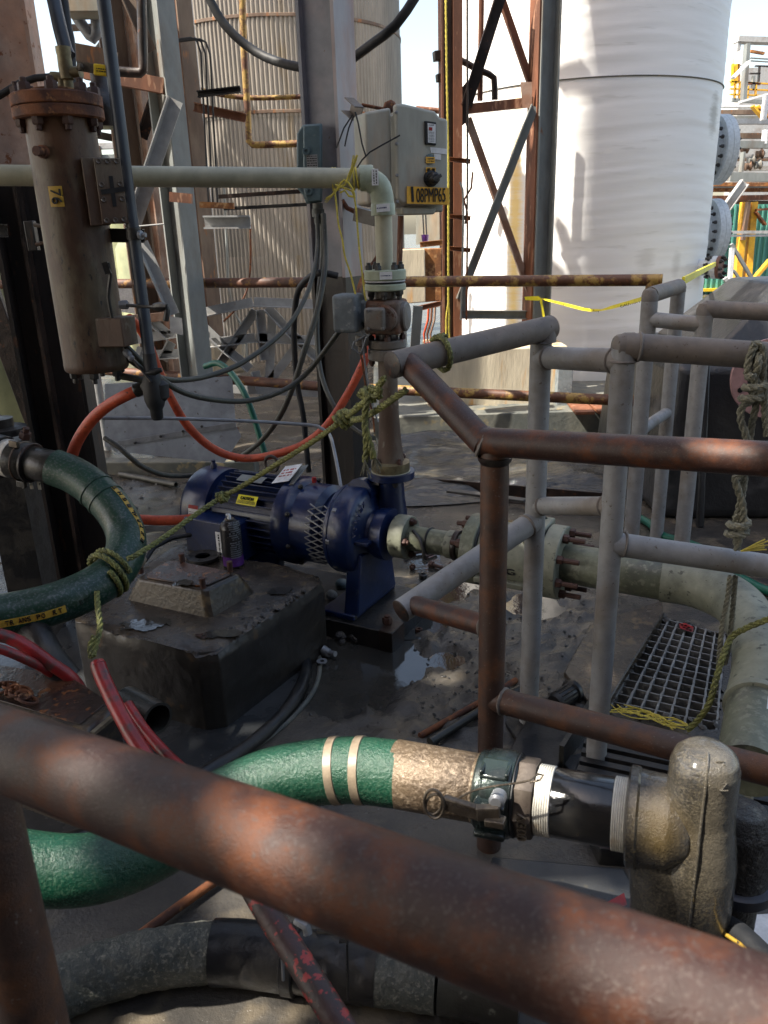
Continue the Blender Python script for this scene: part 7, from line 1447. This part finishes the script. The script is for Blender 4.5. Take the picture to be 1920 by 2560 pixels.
tag(part('leaf_litter', mb, 'mud', None, kind='stuff'), 'dark grit and litter on the ground left of the motor', 'litter')
q0 = PZ(352, 1432, HB + .01); solo('tan_cap', MB().lathe(P(356, 1400, 2.35), (-.3, -.6, -.5), [(.002, -.014), (.011, -.008), (.012, 0), (.011, .02)], 16), 'band', 'small round tan cap beside the green rope at the back of the big block', 'cap')
pipe('black_tube', [(362, 1402, 2.5), (385, 1368, 2.55), (430, 1345, 2.6), (500, 1332, 2.62)], 12, 'cable_black', 'black tube from the tan cap to under the motor', 'tube')
# ================================================================== OVERHEAD DECK (above the picture): added to put the place in shade
DZ = 4.6
HOLES = []
def hole(p, rx, ry): t = (DZ - p.z) / SUN_DIR.z; q = p + SUN_DIR * t; HOLES.append((q.x, q.y, rx, ry))  # opening cut sunward of a chosen point so a sun patch lands there
hole(P(790, 2010, .45), .030, .060); hole(P(1840, 2520, .30), .055, .09)
hole(P(110, 2150, 1.25), .05, .13); hole(P(50, 2150, 1.25), .02, .11)
hole(P(930, 1900, 1.33), .10, .06); hole(P(1080, 1930, 1.33), .10, .06); hole(P(760, 1900, 1.36), .06, .045); hole(P(640, 1930, 1.36), .045, .04)
hole(P(1245, 1950, 1.26), .05, .05); hole(P(1360, 1960, 1.24), .03, .05); hole(P(1780, 1990, 1.15), .07, .10); hole(P(1760, 2180, 1.15), .06, .06)
hole(P(270, 2430, 1.32), .09, .06); hole(P(520, 2420, 1.32), .025, .02)
hole(P(1815, 1115, 1.2), .045, .05)
hole(PZ(110, 1330, 0), .10, .03); hole(PZ(150, 1435, 0), .05, .03); hole(PZ(480, 1250, 0), .05, .02)
hole(PZ(600, 2260, 0), .05, .05); hole(PZ(220, 2260, 0), .035, .02); hole(PZ(420, 2555, 0), .06, .03)
hole(PZ(60, 1590, .2), .07, .05); hole(PZ(185, 1560, .25), .03, .03)
hole(PZ(1150, 1120, .05), .25, .10); hole(PZ(1290, 1190, .05), .16, .06); hole(PZ(1430, 1140, .05), .2, .08); hole(PZ(1060, 1190, .05), .10, .05); hole(PZ(1360, 1215, .05), .10, .04)
hole(PZ(1120, 1700, 0), .05, .02); hole(PZ(1000, 1440, 0), .05, .03); hole(PZ(1190, 1560, 0), .05, .02); hole(PZ(560, 2230, 0), .03, .03); hole(PZ(640, 1830, 0), .03, .012); hole(PZ(460, 1875, 0), .03, .012); hole(P(330, 1900, .5), .02, .015); hole(PZ(1180, 1010, .1), .2, .10); hole(PZ(1060, 1080, .05), .12, .05); hole(PZ(1230, 1090, .05), .12, .03); hole(PZ(760, 1130, .0), .14, .04); hole(PZ(700, 1080, 0), .2, .04); hole(PZ(600, 1180, 0), .1, .02); hole(PZ(1370, 1240, .0), .12, .04); hole(PZ(1290, 1020, .1), .15, .08); hole(PZ(1150, 1420, .0), .03, .02); hole(PZ(1540, 1600, .0), .04, .03); hole(PZ(1520, 1700, .0), .03, .05)
def deck(X0, X1, Y0, Y1, S, hs, name, label, gaps=(), jag=.0):
    ny = int((Y1 - Y0) / S); nx = int((X1 - X0) / S); mb = MB()
    for j in range(ny):
        y = Y0 + (j + .5) * S; run = None; lim = X1 - jag * (.5 + .5 * noise.noise(V((y * 2.1, 3, 3))))
        for i in range(nx + 1):
            x = X0 + (i + .5) * S
            ok = i < nx and x < lim and not any(((x - a) / (c + .01)) ** 2 + ((y - b) / (d + .01)) ** 2 < 1 for a, b, c, d in hs) and not any(abs(x - g - sl * (y - Y0)) < w_ for g, w_, sl in gaps)
            if ok and run is None: run = x - S / 2
            if not ok and run is not None: xa, xb = run, x - S / 2; mb.box(((xa + xb) / 2, y, DZ), (xb - xa, S * 1.001, .02)); run = None
    T = thing(name, label, 'shade deck', ((X0 + X1) / 2, (Y0 + Y1) / 2, 0)); part('plating', mb, 'deck', T, kind='stuff')
    for x in (X0 + .1, (X0 + X1) / 2, X1 - .3 - jag): part('joist', MB().box((x, (Y0 + Y1) / 2, DZ - .08), (.08, Y1 - Y0, .12)), 'steel_tan', T)
    return T
T = deck(-7.2, -.75, -4.2, 3.9, .03, HOLES, 'shade_deck', 'added overhead shade deck with openings for sun patches above the pump area', jag=.5)
for x, y in ((-7.1, -4.1), (-7.1, 3.8), (-1.6, -4.1)): part('post', MB().beam((x, y, 0), (x, y, DZ - .02), hprof(.2, .2)), 'steel_tan', T)
T = deck(-6.0, -2.7, 4.4, 8.2, .04, [], 'shade_deck', 'added overhead shade deck with slots that stripe the corrugated tank with sun', gaps=((-4.95, .03, .05), (-4.45, .02, .0), (-3.75, .06, .05), (-3.35, .02, .02), (-2.25, .12, .0)))  # deck added unseen; its slots stripe sunlight down the corrugated tank
for x, y in ((-5.9, 4.5), (-5.9, 8.1)): part('post', MB().beam((x, y, 0), (x, y, DZ - .02), hprof(.2, .2)), 'steel_tan', T)
# stack added unseen so its shadow falls on the white tank's right half
def sunward(px, py, Y, z):
    p = PY(px, py, Y); return p + SUN_DIR * ((z - p.z) / SUN_DIR.z)
solo('shadow_stack', MB().lathe((-5.5, 3.72, 0), (0, 0, 1), [(.10, 0), (.10, 15)], 24), 'galv', 'added tall unseen stack that casts a narrow shadow on the white tank', 'stack')
T = thing('shadow_bars', 'added unseen bars that cast diagonal shadows on the white tank', 'pipe rack', (-1.0, 4.8, 4.0))  # bars added out of view, shaped to throw diagonal shadows on the tank
for (x0, y0, x1, y1, Y, wd) in ((1365, 505, 1560, 1000, 6.1, .05), (1290, -20, 1345, 110, 6.15, .04), (1345, 110, 1450, 180, 6.1, .06), (1446, 147, 1550, 380, 6.1, .035), (1465, -40, 1500, 190, 6.08, .03)):
    part('brace', MB().beam(sunward(x0, y0, Y, 4.3), sunward(x1, y1, Y, 4.3 - (PY(x0, y0, Y).z - PY(x1, y1, Y).z) * .0), rprof(wd, wd)), 'steel_tan', T) if False else part('brace', MB().beam(PY(x0, y0, Y) + SUN_DIR * 3.2, PY(x1, y1, Y) + SUN_DIR * (3.2 + (PY(x0, y0, Y).z - PY(x1, y1, Y).z) * .6), rprof(wd, wd)), 'steel_tan', T)

# unseen wall added behind the camera to cut the sky light
T = thing('sky_block_wall', 'added brown wall behind the viewpoint that blocks sky light', 'building', (1.0, -4.2, 0))
part('wall', MB().box((1.0, -4.3, 4.0), (16.0, .3, 8.0)), 'steel_tan', T)
for k in range(9): part('pilaster', MB().box((-6.6 + 1.9 * k, -4.1, 4.0), (.2, .1, 8.0)), 'steel_tan', T)
